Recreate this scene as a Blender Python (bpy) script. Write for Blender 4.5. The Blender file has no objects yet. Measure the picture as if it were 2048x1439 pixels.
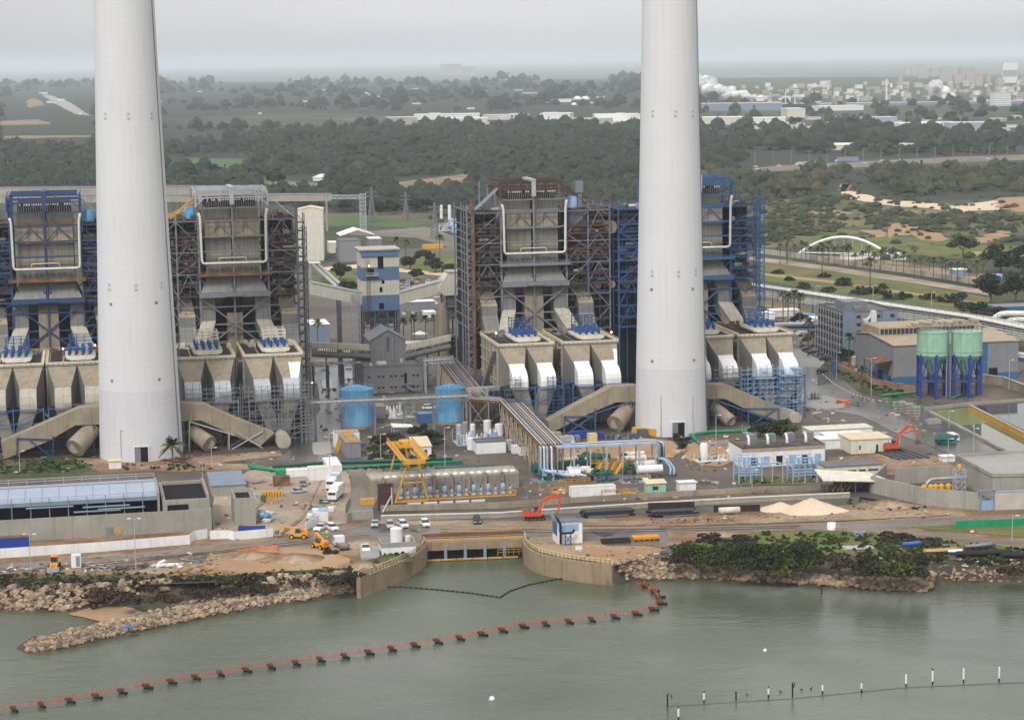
import bpy, math, random
import numpy as np
from mathutils import Matrix, Vector
random.seed(7); NR = np.random.RandomState(11)
R = math.radians
SC = bpy.context.scene
CAMH = 117.0; FPX = 4232.0; PITCH = R(8.07); ROLL = 0.0142
cd = bpy.data.cameras.new('camera'); cam = bpy.data.objects.new('camera', cd); SC.collection.objects.link(cam)
cd.sensor_width = 36; cd.lens = 36*FPX/2048; cd.clip_start = 1; cd.clip_end = 200000
MC = Matrix.Rotation(math.pi/2-PITCH, 3, 'X') @ Matrix.Rotation(-ROLL, 3, 'Z')
cam.matrix_world = Matrix.Translation((0, 0, CAMH)) @ MC.to_4x4()
SC.camera = cam
SUN_EL, SUN_AZ = R(48), R(205)     # azimuth measured from +Y clockwise: behind and to the left of the viewer
w = bpy.data.worlds.new('World'); SC.world = w; w.use_nodes = True
nt = w.node_tree; nt.nodes.clear()
sky = nt.nodes.new('ShaderNodeTexSky'); sky.sky_type = 'NISHITA'; sky.sun_disc = False
sky.sun_elevation = SUN_EL; sky.sun_rotation = SUN_AZ; sky.air_density = 1.5; sky.dust_density = 5.0; sky.ozone_density = 1.0
hs = nt.nodes.new('ShaderNodeHueSaturation'); hs.inputs['Saturation'].default_value = 0.10
tcw = nt.nodes.new('ShaderNodeTexCoord'); mpw = nt.nodes.new('ShaderNodeMapping'); mpw.inputs['Scale'].default_value = (1.5, 1.5, 5)
nzw = nt.nodes.new('ShaderNodeTexNoise'); nzw.inputs['Scale'].default_value = 1.3; nzw.inputs['Detail'].default_value = 4
mrw = nt.nodes.new('ShaderNodeMapRange'); mrw.inputs['From Min'].default_value = .3; mrw.inputs['From Max'].default_value = .7
mrw.inputs['To Min'].default_value = .74; mrw.inputs['To Max'].default_value = 1.08
mxw = nt.nodes.new('ShaderNodeMix'); mxw.data_type = 'RGBA'; mxw.inputs[0].default_value = .72
mxw.inputs[7].default_value = (7.2, 7.2, 7.25, 1)
mlw = nt.nodes.new('ShaderNodeVectorMath'); mlw.operation = 'SCALE'
bg = nt.nodes.new('ShaderNodeBackground'); bg.inputs['Strength'].default_value = 0.10
wo = nt.nodes.new('ShaderNodeOutputWorld'); L = nt.links.new
L(sky.outputs[0], hs.inputs['Color']); L(hs.outputs[0], mxw.inputs[6]); L(tcw.outputs['Generated'], mpw.inputs[0]); L(mpw.outputs[0], nzw.inputs['Vector'])
L(nzw.outputs[0], mrw.inputs[0]); L(mxw.outputs[2], mlw.inputs[0]); L(mrw.outputs[0], mlw.inputs['Scale']); 
sxw = nt.nodes.new('ShaderNodeSeparateXYZ'); L(tcw.outputs['Generated'], sxw.inputs[0])
def wr(o, a, b, c, d, st='SMOOTHSTEP'):
    r_ = nt.nodes.new('ShaderNodeMapRange'); r_.interpolation_type = st; r_.inputs[1].default_value = a; r_.inputs[2].default_value = b; r_.inputs[3].default_value = c; r_.inputs[4].default_value = d; L(o, r_.inputs[0]); return r_.outputs[0]
mth = nt.nodes.new('ShaderNodeMath'); mth.operation = 'MULTIPLY'; L(wr(sxw.outputs['Z'], -.004, .026, .80, 1.04), mth.inputs[0]); L(wr(sxw.outputs['X'], -.26, .10, .86, 1.0), mth.inputs[1])
ml2 = nt.nodes.new('ShaderNodeVectorMath'); ml2.operation = 'SCALE'; L(mlw.outputs[0], ml2.inputs[0]); L(mth.outputs[0], ml2.inputs['Scale']); L(ml2.outputs[0], bg.inputs['Color']); L(bg.outputs[0], wo.inputs[0])
sl = bpy.data.lights.new('sun', 'SUN'); sl.energy = 1.4; sl.angle = R(14); sl.color = (1, .97, .93)
so = bpy.data.objects.new('sun', sl); SC.collection.objects.link(so)
sdir = Vector((math.sin(SUN_AZ)*math.cos(SUN_EL), math.cos(SUN_AZ)*math.cos(SUN_EL), math.sin(SUN_EL)))
so.rotation_euler = sdir.to_track_quat('Z', 'Y').to_euler()
SC.view_settings.view_transform = 'Standard'; SC.view_settings.look = 'None'; SC.view_settings.exposure = 0.70; SC.view_settings.gamma = 1
SC.cycles.use_denoising = True; SC.cycles.volume_bounces = 2; SC.cycles.max_bounces = 5; SC.cycles.diffuse_bounces = 3
SC.cycles.glossy_bounces = 2; SC.cycles.transparent_max_bounces = 8; SC.cycles.use_adaptive_sampling = True; SC.cycles.adaptive_threshold = 0.02
PSI = R(11.3); CS, SN = math.cos(PSI), math.sin(PSI)
CP = Vector((0, 0, CAMH))
def ray(px, py): return (MC @ Vector((px-1024, -(py-719.5), -FPX))).normalized()
def G(px, py, z=0.0):
    d = ray(px, py); t = (z-CAMH)/d.z; return CP+d*t
def AtY(px, py, Y):
    d = ray(px, py); return CP+d*(Y/d.y)
def SB(px, py, b):                      # hit of the pixel ray with the plantwise plane b -> (a, z)
    d = ray(px, py); k = -d.x*SN+d.y*CS; p = CP+d*(b/k); return (p.x*CS+p.y*SN, p.z)
def W(a, b, z=0): return Vector((a*CS-b*SN, a*SN+b*CS, z))
def S(p): return (p.x*CS+p.y*SN, -p.x*SN+p.y*CS)
def proj(p):
    q = MC.transposed() @ (Vector(p)-CP); return (1024-FPX*q.x/q.z, 719.5+FPX*q.y/q.z)
def zat(p, py):                         # height above ground point p that shows at row py
    px = proj(p)[0]
    for _ in range(3):
        q = AtY(px, py, p.y); px = proj(Vector((p.x, p.y, q.z)))[0]
    return q.z
def endat(p, rot, px, z=0):             # length along direction rot from p until column px
    d = Vector((math.cos(rot), math.sin(rot), 0)); lo, hi = -400.0, 400.0
    f = lambda t: proj(Vector((p.x, p.y, z))+d*t)[0]-px
    if f(hi) < f(lo): lo, hi = hi, lo
    for _ in range(50):
        m = (lo+hi)/2
        if f(m) < 0: lo = m
        else: hi = m
    return (lo+hi)/2
def fb(px0, py0, px1, ptop, rot=PSI):   # front-left base pixel, right column, top row -> loc, L, H
    p = G(px0, py0); return p, endat(p, rot, px1), zat(p, ptop)
def yslope(px0, py0, px1, py1, z=0):    # rotation of a ground line through two pixels
    a, b = G(px0, py0, z), G(px1, py1, z); return math.atan2(b.y-a.y, b.x-a.x)
def mat(name, col, rough=.7, var=.18, sc=.35, metal=0.0, streak=0.0, col2=None, cov=.5, bump=0.0, fine=0.0, rib=0.0, emit=0, spec=.3, grid=None, isl=0):
    m = bpy.data.materials.new(name); m.use_nodes = True; n = m.node_tree; N = n.nodes; lk = n.links.new
    bs = N['Principled BSDF']; bs.inputs['Roughness'].default_value = rough; bs.inputs['Metallic'].default_value = metal
    bs.inputs['Specular IOR Level'].default_value = spec
    tc = N.new('ShaderNodeTexCoord'); out = tc.outputs['Object']
    c1 = N.new('ShaderNodeRGB'); c1.outputs[0].default_value = (*col, 1); cur = c1.outputs[0]
    def noise(scale, detail=4, stretch=None, rough_=.6):
        nz = N.new('ShaderNodeTexNoise'); nz.inputs['Scale'].default_value = scale; nz.inputs['Detail'].default_value = detail; nz.inputs['Roughness'].default_value = rough_
        if stretch:
            mp = N.new('ShaderNodeMapping'); mp.inputs['Scale'].default_value = stretch; lk(out, mp.inputs[0]); lk(mp.outputs[0], nz.inputs['Vector'])
        else: lk(out, nz.inputs['Vector'])
        return nz.outputs[0]
    def rng(s, a, b, c=0, d=1):
        r_ = N.new('ShaderNodeMapRange'); r_.inputs[1].default_value = a; r_.inputs[2].default_value = b; r_.inputs[3].default_value = c; r_.inputs[4].default_value = d; lk(s, r_.inputs[0]); return r_.outputs[0]
    def mixc(f, a, b, mode='MIX'):
        x = N.new('ShaderNodeMix'); x.data_type = 'RGBA'; x.blend_type = mode
        if isinstance(f, float): x.inputs[0].default_value = f
        else: lk(f, x.inputs[0])
        for s, i in ((a, 6), (b, 7)):
            if isinstance(s, tuple): x.inputs[i].default_value = (*s, 1)
            else: lk(s, x.inputs[i])
        return x.outputs[2]
    def scale(c, f):
        v = N.new('ShaderNodeVectorMath'); v.operation = 'SCALE'; lk(c, v.inputs[0]); lk(f, v.inputs['Scale']); return v.outputs[0]
    if col2: cur = mixc(rng(noise(sc*.7), cov-.08, cov+.08), cur, col2)
    if var: cur = scale(cur, rng(noise(sc), .3, .7, 1-var, 1+var))
    if isl:
        ge = N.new('ShaderNodeNewGeometry'); oi = N.new('ShaderNodeObjectInfo'); ad = N.new('ShaderNodeMath'); ad.operation = 'ADD'; lk(ge.outputs['Random Per Island'], ad.inputs[0]); lk(oi.outputs['Random'], ad.inputs[1])
        fr_ = N.new('ShaderNodeMath'); fr_.operation = 'FRACT'; lk(ad.outputs[0], fr_.inputs[0]); cur = scale(cur, rng(fr_.outputs[0], 0, 1, 1-isl, 1+isl))
    if fine: cur = scale(cur, rng(noise(sc*14, 3), .3, .7, 1-fine, 1+fine))
    if streak: cur = mixc(rng(noise(.9, 3, (1, 1, .07)), .52, .72, 0, streak), cur, (col[0]*.42+.03, col[1]*.30+.015, col[2]*.22+.01))
    if rib or grid:
        sx = N.new('ShaderNodeSeparateXYZ'); lk(out, sx.inputs[0])
        for ax, per in ((('X', rib), ('Y', rib)) if rib else (('X', grid[0]), ('Z', grid[1]))):
            mt = N.new('ShaderNodeMath'); mt.operation = 'DIVIDE'; lk(sx.outputs[ax], mt.inputs[0]); mt.inputs[1].default_value = per
            fr = N.new('ShaderNodeMath'); fr.operation = 'FRACT'; lk(mt.outputs[0], fr.inputs[0])
            cur = scale(cur, rng(fr.outputs[0], .80, .96, 1.0, .80 if rib else .955))
    lk(cur, bs.inputs['Base Color'])
    if emit: lk(cur, bs.inputs['Emission Color']); bs.inputs['Emission Strength'].default_value = emit
    if bump:
        b = N.new('ShaderNodeBump'); b.inputs['Strength'].default_value = bump; b.inputs['Distance'].default_value = .3
        lk(noise(sc*6), b.inputs['Height']); lk(b.outputs[0], bs.inputs['Normal'])
    return m
M = {}
def mk(k, *a, **kw): M[k] = mat(k, *a, **kw); return M[k]
class MB:
    def __init__(s): s.v = []; s.f = []; s.m = []; s.i = 0
    def use(s, i): s.i = i; return s
    def add(s, vs, fs):
        o = len(s.v); s.v += [tuple(p) for p in vs]
        for f in fs: s.f.append(tuple(o+k for k in f)); s.m.append(s.i)
        return s
    def hexa(s, v): return s.add(v, [(0, 3, 2, 1), (4, 5, 6, 7), (0, 1, 5, 4), (1, 2, 6, 5), (2, 3, 7, 6), (3, 0, 4, 7)])
    def box(s, x0, x1, y0, y1, z0, z1):
        return s.hexa([(x0, y0, z0), (x1, y0, z0), (x1, y1, z0), (x0, y1, z0), (x0, y0, z1), (x1, y0, z1), (x1, y1, z1), (x0, y1, z1)])
    def frus(s, b, z0, t, z1):          # b, t = (x0,x1,y0,y1)
        return s.hexa([(b[0], b[2], z0), (b[1], b[2], z0), (b[1], b[3], z0), (b[0], b[3], z0), (t[0], t[2], z1), (t[1], t[2], z1), (t[1], t[3], z1), (t[0], t[3], z1)])
    def bar(s, p, q, w=.3, h=None):
        h = h or w; p, q = Vector(p), Vector(q); d = q-p
        if d.length < 1e-6: return s
        d.normalize(); up = Vector((0, 0, 1)) if abs(d.z) < .95 else Vector((0, 1, 0))
        x = d.cross(up).normalized()*w/2; y = x.cross(d).normalized()*h/2
        return s.hexa([p-x-y, p+x-y, p+x+y, p-x+y, q-x-y, q+x-y, q+x+y, q-x+y])
    def tube(s, p, q, r, n=10, r2=None, cap=True):
        p, q = Vector(p), Vector(q); d = (q-p); r2 = r if r2 is None else r2
        if d.length < 1e-6: return s
        d.normalize(); up = Vector((0, 0, 1)) if abs(d.z) < .95 else Vector((1, 0, 0)); x = d.cross(up).normalized(); y = d.cross(x)
        vs = []
        for c, rr in ((p, r), (q, r2)): vs += [c+(x*math.cos(6.28319*i/n)+y*math.sin(6.28319*i/n))*rr for i in range(n)]
        fs = [(i, (i+1) % n, n+(i+1) % n, n+i) for i in range(n)]
        if cap: fs += [tuple(range(n))[::-1], tuple(range(n, 2*n))]
        return s.add(vs, fs)
    def path(s, pts, r, n=8):           # a pipe through points, joints rounded a little
        pts = [Vector(p) for p in pts]; P = [pts[0]]
        for i in range(1, len(pts)-1):
            a, b, c = pts[i-1], pts[i], pts[i+1]; k = min(r*2.5, (b-a).length*.45, (c-b).length*.45)
            u = b-(b-a).normalized()*k; v = b+(c-b).normalized()*k; P += [u, (u+v)/4+b/2, v]
        P.append(pts[-1]); x = None; vs = []; m = len(P)
        for i, p in enumerate(P):
            d = (P[min(i+1, m-1)]-P[max(i-1, 0)]).normalized()
            if x is None:
                up = Vector((0, 0, 1)) if abs(d.z) < .95 else Vector((1, 0, 0)); x = d.cross(up).normalized()
            x = (x-d*x.dot(d)).normalized(); y = d.cross(x)
            vs += [p+(x*math.cos(6.28319*k/n)+y*math.sin(6.28319*k/n))*r for k in range(n)]
        fs = [(i*n+k, i*n+(k+1) % n, (i+1)*n+(k+1) % n, (i+1)*n+k) for i in range(m-1) for k in range(n)]
        fs += [tuple(range(n))[::-1], tuple(range((m-1)*n, m*n))]
        return s.add(vs, fs)
    def lathe(s, prof, n=24, c=(0, 0, 0)):   # prof [(r,z)]
        vs = [(c[0]+r*math.cos(6.28319*k/n), c[1]+r*math.sin(6.28319*k/n), c[2]+z) for r, z in prof for k in range(n)]
        m = len(prof); fs = [(i*n+k, i*n+(k+1) % n, (i+1)*n+(k+1) % n, (i+1)*n+k) for i in range(m-1) for k in range(n)]
        s.add(vs, fs)
        if prof[0][0] > .01: s.add(vs[:n], [tuple(range(n))[::-1]])
        if prof[-1][0] > .01: s.add(vs[-n:], [tuple(range(n))])
        return s
    def loft(s, secs):                  # secs: list of 4-corner rings
        vs = [p for q in secs for p in q]; m = len(secs)
        fs = [(i*4+k, i*4+(k+1) % 4, i*4+4+(k+1) % 4, i*4+4+k) for i in range(m-1) for k in range(4)]+[(3, 2, 1, 0), tuple(range(4*m-4, 4*m))]
        return s.add(vs, fs)
    def prism(s, poly, z0, z1):         # poly [(x,y)] ccw
        n = len(poly); vs = [(x, y, z0) for x, y in poly]+[(x, y, z1) for x, y in poly]
        return s.add(vs, [tuple(range(n))[::-1], tuple(range(n, 2*n))]+[(i, (i+1) % n, n+(i+1) % n, n+i) for i in range(n)])
    def extr(s, poly, y0, y1):          # poly in x,z extruded along y
        n = len(poly); vs = [(x, y0, z) for x, z in poly]+[(x, y1, z) for x, z in poly]
        return s.add(vs, [tuple(range(n)), tuple(range(n, 2*n))[::-1]]+[(i, n+i, n+(i+1) % n, (i+1) % n) for i in range(n)])
    def extx(s, poly, x0, x1):          # poly in y,z extruded along x
        n = len(poly); vs = [(x0, y, z) for y, z in poly]+[(x1, y, z) for y, z in poly]
        return s.add(vs, [tuple(range(n))[::-1], tuple(range(n, 2*n))]+[(i, (i+1) % n, n+(i+1) % n, n+i) for i in range(n)])
    def poly(s, pts): return s.add(pts, [tuple(range(len(pts)))])
    def blob(s, c, r, seed=0, sq=(1, 1, 1), am=.25, rings=5, seg=8):
        rd = random.Random(seed); vs = [(c[0], c[1], c[2]-r*sq[2])]; fs = []
        for i in range(1, rings):
            th = math.pi*i/rings
            for k in range(seg):
                ph = 6.28319*(k+.5*(i % 2))/seg; rr = r*(1+am*(rd.random()-.5)*2)
                vs.append((c[0]+rr*sq[0]*math.sin(th)*math.cos(ph), c[1]+rr*sq[1]*math.sin(th)*math.sin(ph), c[2]-rr*sq[2]*math.cos(th)))
        vs.append((c[0], c[1], c[2]+r*sq[2])); t = len(vs)-1
        for k in range(seg):
            fs.append((0, 1+(k+1) % seg, 1+k)); b = 1+(rings-2)*seg; fs.append((b+k, b+(k+1) % seg, t))
            for i in range(rings-2): a = 1+i*seg; fs.append((a+k, a+(k+1) % seg, a+seg+(k+1) % seg, a+seg+k))
        return s.add(vs, fs)
    def truss(s, p, q, h, n, w=.25, wid=0, dirn=None):   # planar/box truss from p to q with height h
        p, q = Vector(p), Vector(q); up = Vector((0, 0, h)); offs = [Vector((0, 0, 0))]
        if wid: d = (q-p).normalized(); offs.append(d.cross(Vector((0, 0, 1))).normalized()*wid)
        for o in offs:
            s.bar(p+o, q+o, w); s.bar(p+o+up, q+o+up, w)
            for i in range(n+1):
                a = p.lerp(q, i/n)+o; s.bar(a, a+up, w*.8)
                if i < n: b = p.lerp(q, (i+1)/n)+o; s.bar(a, b+up, w*.7) if i % 2 else s.bar(a+up, b, w*.7)
        if wid:
            for i in range(n+1):
                a = p.lerp(q, i/n); s.bar(a, a+offs[1], w*.7); s.bar(a+up, a+up+offs[1], w*.7)
        return s
    def lattice(s, c, w0, w1, z0, z1, n, t=.2):   # four-legged lattice tower
        def ring(k): f = k/n; w = w0+(w1-w0)*f; z = z0+(z1-z0)*f; return [Vector((c[0]+a*w/2, c[1]+b*w/2, z)) for a, b in ((-1, -1), (1, -1), (1, 1), (-1, 1))]
        for k in range(n):
            A, B = ring(k), ring(k+1)
            for i in range(4): s.bar(A[i], B[i], t); s.bar(B[i], B[(i+1) % 4], t*.7); s.bar(A[i], B[(i+1) % 4], t*.6); s.bar(A[(i+1) % 4], B[i], t*.6)
        return s
    def rail(s, pts, h=1.1, step=2.0, w=.07):
        pts = [Vector(p) for p in pts]
        for a, b in zip(pts, pts[1:]):
            n = max(1, int((b-a).length/step))
            for k in range(n+1): p = a.lerp(b, k/n); s.bar(p, p+Vector((0, 0, h)), w)
            for hh in (h, h*.55): s.bar(a+Vector((0, 0, hh)), b+Vector((0, 0, hh)), w)
        return s
    def build(s, name, m, parent=None, smooth=False, loc=None, rot=0):
        me = bpy.data.meshes.new(name); me.from_pydata(s.v, [], s.f)
        for x in (m if isinstance(m, (list, tuple)) else [m]): me.materials.append(M[x] if isinstance(x, str) else x)
        if isinstance(m, (list, tuple)): me.polygons.foreach_set('material_index', s.m)
        if smooth: me.polygons.foreach_set('use_smooth', [True]*len(s.f))
        me.update(); o = bpy.data.objects.new(name, me); SC.collection.objects.link(o)
        if parent: o.parent = parent
        if loc is not None: o.location = loc
        o.rotation_euler = (0, 0, rot); return o
def npmesh(name, V, Fq, m, parent=None, k=4, mi=None):
    me = bpy.data.meshes.new(name); nv, nf = len(V), len(Fq)
    me.vertices.add(nv); me.vertices.foreach_set('co', np.asarray(V, np.float32).ravel())
    me.loops.add(nf*k); me.loops.foreach_set('vertex_index', np.asarray(Fq, np.int32).ravel())
    me.polygons.add(nf); me.polygons.foreach_set('loop_start', np.arange(0, nf*k, k, dtype=np.int32))
    for x in (m if isinstance(m, (list, tuple)) else [m]): me.materials.append(M[x])
    if mi is not None: me.polygons.foreach_set('material_index', np.asarray(mi, np.int32))
    me.update(calc_edges=True); o = bpy.data.objects.new(name, me); SC.collection.objects.link(o)
    if parent: o.parent = parent
    return o
def tag(o, label=None, cat=None, group=None, kind=None):
    if label: o['label'] = label
    if cat: o['category'] = cat
    if group: o['group'] = group
    if kind: o['kind'] = kind
    return o
def thing(name, label, cat, loc=(0, 0, 0), rot=0, group=None):
    o = bpy.data.objects.new(name, None); SC.collection.objects.link(o); o.location = loc; o.rotation_euler = (0, 0, rot)
    return tag(o, label, cat, group)
def dup(root, loc, rot, label=None, group=None, scale=None):
    r = root.copy(); SC.collection.objects.link(r); r.location = loc; r.rotation_euler = (0, 0, rot)
    if label: r['label'] = label
    if group: r['group'] = group
    if scale: r.scale = (scale,)*3 if not isinstance(scale, tuple) else scale
    for ch in list(root.children):
        c = ch.copy(); SC.collection.objects.link(c); c.parent = r
        for g in ch.children: d = g.copy(); SC.collection.objects.link(d); d.parent = c
    return r
def patch(name, pts, m, z=.03, world=False, jit=0.0, sub=0):
    P = [Vector(p) if world else G(p[0], p[1], z) for p in pts]; Q = []
    for i, a in enumerate(P):
        b = P[(i+1) % len(P)]; n = max(1, sub)
        for k in range(n):
            q = a.lerp(b, k/n)
            if k and jit: q = q+Vector((random.uniform(-jit, jit), random.uniform(-jit, jit), 0))
            Q.append((q.x, q.y, z))
    o = MB().poly(Q).build(name, m); return tag(o, kind='structure')
mk('concrete', (.30, .285, .25), .85, .16, .12, streak=.35, fine=.08)
mk('chimney', (.62, .62, .63), .8, .03, .04, streak=.09, grid=(1.9, 1.9))
mk('chimney_low', (.57, .57, .59), .8, .05, .05, streak=.12, grid=(1.9, 1.9))
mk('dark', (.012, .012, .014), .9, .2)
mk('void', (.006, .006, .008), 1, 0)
mk('white', (.72, .72, .72), .5, .08, .3, streak=.25)
mk('offwhite', (.62, .58, .48), .6, .10, .3, streak=.35)
mk('cream', (.68, .65, .56), .65, .08, .3, streak=.25, rib=1.2)
mk('creamroof', (.62, .52, .36), .7, .1, .3, streak=.1)
mk('duct', (.30, .25, .18), .75, .18, .12, streak=.6, col2=(.24, .205, .155), fine=.1)
mk('vduct', (.24, .23, .205), .75, .2, .15, streak=.6, fine=.1)
mk('sandyard', (.33, .265, .205), .8, .2, .05, col2=(.25, .19, .14), cov=.53, fine=.18)
mk('ductlight', (.40, .37, .31), .6, .12, .15, streak=.35, rib=2.4)
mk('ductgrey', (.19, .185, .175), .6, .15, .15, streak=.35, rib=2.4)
mk('casing', (.33, .29, .22), .65, .15, .15, streak=.7, rib=2.6)
mk('casinggrey', (.19, .18, .155), .65, .15, .15, streak=.45, rib=2.6)
mk('rust', (.14, .07, .04), .9, .35, .5, col2=(.20, .11, .065))
mk('maroon', (.075, .042, .038), .85, .3, .5)
mk('browngrate', (.035, .024, .021), .9, .35, .5)
mk('steelgrey', (.19, .20, .22), .55, .15, .4, streak=.3)
mk('steeldark', (.10, .105, .12), .6, .25, .4)
mk('galv', (.42, .44, .47), .45, .15, .4, metal=.2)
mk('pipewhite', (.62, .61, .57), .45, .08, .4, streak=.3)
mk('pipegrey', (.36, .36, .35), .45, .15, .4, metal=.3, streak=.3)
mk('bluesteel', (.03, .065, .17), .55, .2, .4, streak=.25)
mk('rectblue', (.025, .085, .25), .5, .3, .4)
mk('bluebright', (.04, .12, .26), .5, .2, .4)
mk('bluepale', (.26, .40, .58), .5, .12, .4, streak=.2)
mk('bluetank', (.085, .25, .44), .55, .15, .15, streak=.6, grid=(40, 2.4), col2=(.15, .36, .56))
mk('navy', (.02, .05, .28), .5, .2, .4)
mk('towerblue', (.13, .22, .36), .6, .08, .3, streak=.2, rib=1.2)
mk('sheetgrey', (.25, .255, .27), .55, .08, .2, streak=.2, rib=1.5)
mk('sheetblue', (.33, .38, .47), .5, .07, .15, streak=.12)
mk('bluegrey', (.20, .25, .32), .5, .1, .3, streak=.1)
mk('roofgrey', (.14, .14, .15), .85, .15, .2, fine=.15)
mk('rooftan', (.36, .29, .21), .8, .15, .25, streak=.1, fine=.1)
mk('mint', (.29, .49, .37), .6, .1, .25, streak=.55, grid=(40, 2.2))
mk('yellow', (.58, .30, .03), .5, .15, .5, streak=.2)
mk('yellowpale', (.60, .50, .24), .6, .15, .5)
mk('orange', (.70, .16, .02), .4, .1, .5)
mk('orangey', (.75, .30, .02), .4, .1, .5)
mk('redor', (.55, .075, .02), .4, .12, .5)
mk('red', (.45, .02, .02), .5, .1)
mk('darkgreen', (.01, .09, .075), .5, .2, .4)
mk('green', (.01, .25, .11), .5, .15, .5)
mk('rubber', (.015, .015, .016), .85, .2)
mk('glass', (.03, .04, .05), .12, 0, spec=.6)
mk('wood', (.42, .26, .12), .8, .25, .8)
mk('blackpipe', (.018, .02, .026), .4, .2)
mk('bluetarp', (.03, .13, .50), .6, .15)
mk('foam', (.55, .56, .55), .8, .1)
mk('skin', (.45, .28, .2), .6, 0)
mk('hivis', (.55, .75, .05), .6, 0)
mk('lamp', (1.0, .62, .3), .5, 0, emit=6)
mk('yellowdull', (.36, .24, .06), .6, .3, .8)
mk('asphalt', (.19, .165, .14), .8, .22, .03, col2=(.145, .125, .105), fine=.16)
mk('asphaltwet', (.058, .055, .055), .25, .25, .04, col2=(.13, .115, .10), cov=.52, fine=.1, spec=.5)
mk('puddlewet', (.09, .085, .08), .08, .1, .2, spec=.6)
mk('yard', (.105, .085, .068), .6, .3, .035, col2=(.055, .047, .04), cov=.55, fine=.15)
mk('yarddark', (.085, .07, .058), .7, .3, .05, col2=(.14, .11, .085), cov=.52, fine=.2)
mk('paving', (.30, .29, .275), .7, .15, .05, fine=.1)
mk('sand', (.33, .205, .11), .95, .14, .05, col2=(.33, .24, .16), cov=.55, fine=.10)
mk('sandpale', (.60, .47, .34), .95, .1, .1, fine=.08)
mk('dirt', (.17, .10, .052), .95, .22, .06, col2=(.30, .22, .145), cov=.50, fine=.3)
mk('grass', (.10, .125, .03), .95, .3, .05, col2=(.15, .125, .05), cov=.55, fine=.25)
mk('grassfar', (.075, .12, .035), .95, .15, .01)
mk('grassdark', (.045, .065, .02), .95, .35, .06, col2=(.11, .09, .045), cov=.52, fine=.3)
mk('shoreground', (.06, .047, .035), .9, .4, .3, col2=(.12, .085, .055), cov=.6, fine=.3)  # shade between the boulders put into a dark ground colour
mk('plain', (.20, .21, .19), 1, .25, .0016, col2=(.14, .16, .13), cov=.5)  # far fields, paled in colour to add to the haze at the horizon
mk('land', (.052, .062, .034), .95, .3, .006, col2=(.15, .12, .075), cov=.62, fine=.3)
mk('dunegrass', (.085, .095, .035), 1, .3, .02, col2=(.17, .14, .08), cov=.55, fine=.2)
mk('woodfloor', (.030, .036, .022), 1, .3, .01)
mk('seabed', (.30, .21, .13), .9, .2, .1)
mk('rock', (.28, .21, .145), .9, .2, .35, fine=.2, isl=.5)
mk('rockdark', (.10, .085, .07), .8, .3, .5)
mk('leaf', (.028, .040, .018), .9, .35, .05, fine=.2, isl=.45)
mk('leaffar', (.026, .036, .024), .95, .28, .012, col2=(.040, .044, .024), cov=.55, isl=.16)
mk('leafscrub', (.038, .048, .026), .95, .35, .03, col2=(.07, .062, .036), cov=.55, fine=.2, isl=.16)
mk('leafgreen', (.030, .050, .014), .9, .35, .12, col2=(.075, .08, .018), cov=.56, fine=.2, isl=.45)
mk('leafbrown', (.055, .036, .022), .95, .35, .2, col2=(.05, .045, .03), isl=.45)
mk('palmleaf', (.075, .085, .035), .8, .25, .5, isl=.45)
mk('trunk', (.11, .085, .06), .9, .25, .8)
mk('bark', (.11, .085, .06), .9, .25, .8)
mk('city', (.38, .36, .34), .8, .12, .02)
mk('cityroof', (.50, .48, .46), .8, .12, .02)
mk('ponddull', (.12, .13, .07), .06, .15, .03, spec=.5)
mk('pondgreen', (.17, .19, .06), .25, .15, .03, spec=.4)
mk('ponddark', (.022, .026, .025), .05, .2, .03, spec=.5)
mk('brick', (.46, .42, .36), .85, .1, .3)
def water_mat():
    m = mat('water', (.085, .102, .070), .24, .14, .014, col2=(.068, .084, .058), cov=.5, spec=.45); n = m.node_tree; N = n.nodes; lk = n.links.new
    bs = N['Principled BSDF']; tc = N.new('ShaderNodeTexCoord'); mp = N.new('ShaderNodeMapping'); mp.inputs['Scale'].default_value = (.5, 1.0, 1); mp.inputs['Rotation'].default_value = (0, 0, .5)
    lk(tc.outputs['Object'], mp.inputs[0]); prev = None
    for sc_, st, ds in ((.30, .30, .5), (1.1, .35, .12), (3.5, .5, .04)):
        nz = N.new('ShaderNodeTexNoise'); nz.inputs['Scale'].default_value = sc_; nz.inputs['Detail'].default_value = 4; nz.inputs['Distortion'].default_value = .6; lk(mp.outputs[0], nz.inputs['Vector'])
        b = N.new('ShaderNodeBump'); b.inputs['Strength'].default_value = st; b.inputs['Distance'].default_value = ds; lk(nz.outputs[0], b.inputs['Height'])
        if prev: lk(prev, b.inputs['Normal'])
        prev = b.outputs[0]
    nr = N.new('ShaderNodeTexNoise'); nr.inputs['Scale'].default_value = .022; nr.inputs['Detail'].default_value = 3; nr.inputs['Distortion'].default_value = 1.2; lk(mp.outputs[0], nr.inputs['Vector']); rr = N.new('ShaderNodeMapRange'); rr.inputs[1].default_value = .4; rr.inputs[2].default_value = .62; rr.inputs[3].default_value = .20; rr.inputs[4].default_value = .34; lk(nr.outputs[0], rr.inputs[0]); lk(rr.outputs[0], bs.inputs['Roughness'])
    lk(prev, bs.inputs['Normal']); return m
M['water'] = water_mat()
WZ = -4.5
BANK = [(-160, 1168), (0, 1160), (150, 1170), (300, 1168), (480, 1162), (600, 1150), (718, 1155), (760, 1141), (800, 1124), (832, 1106), (847, 1085),
        (1050, 1076), (1055, 1094), (1075, 1108), (1120, 1118), (1170, 1126), (1225, 1132), (1262, 1124), (1300, 1105), (1400, 1105), (1560, 1105), (1700, 1112), (1850, 1118), (2048, 1122), (2260, 1126)]
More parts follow.
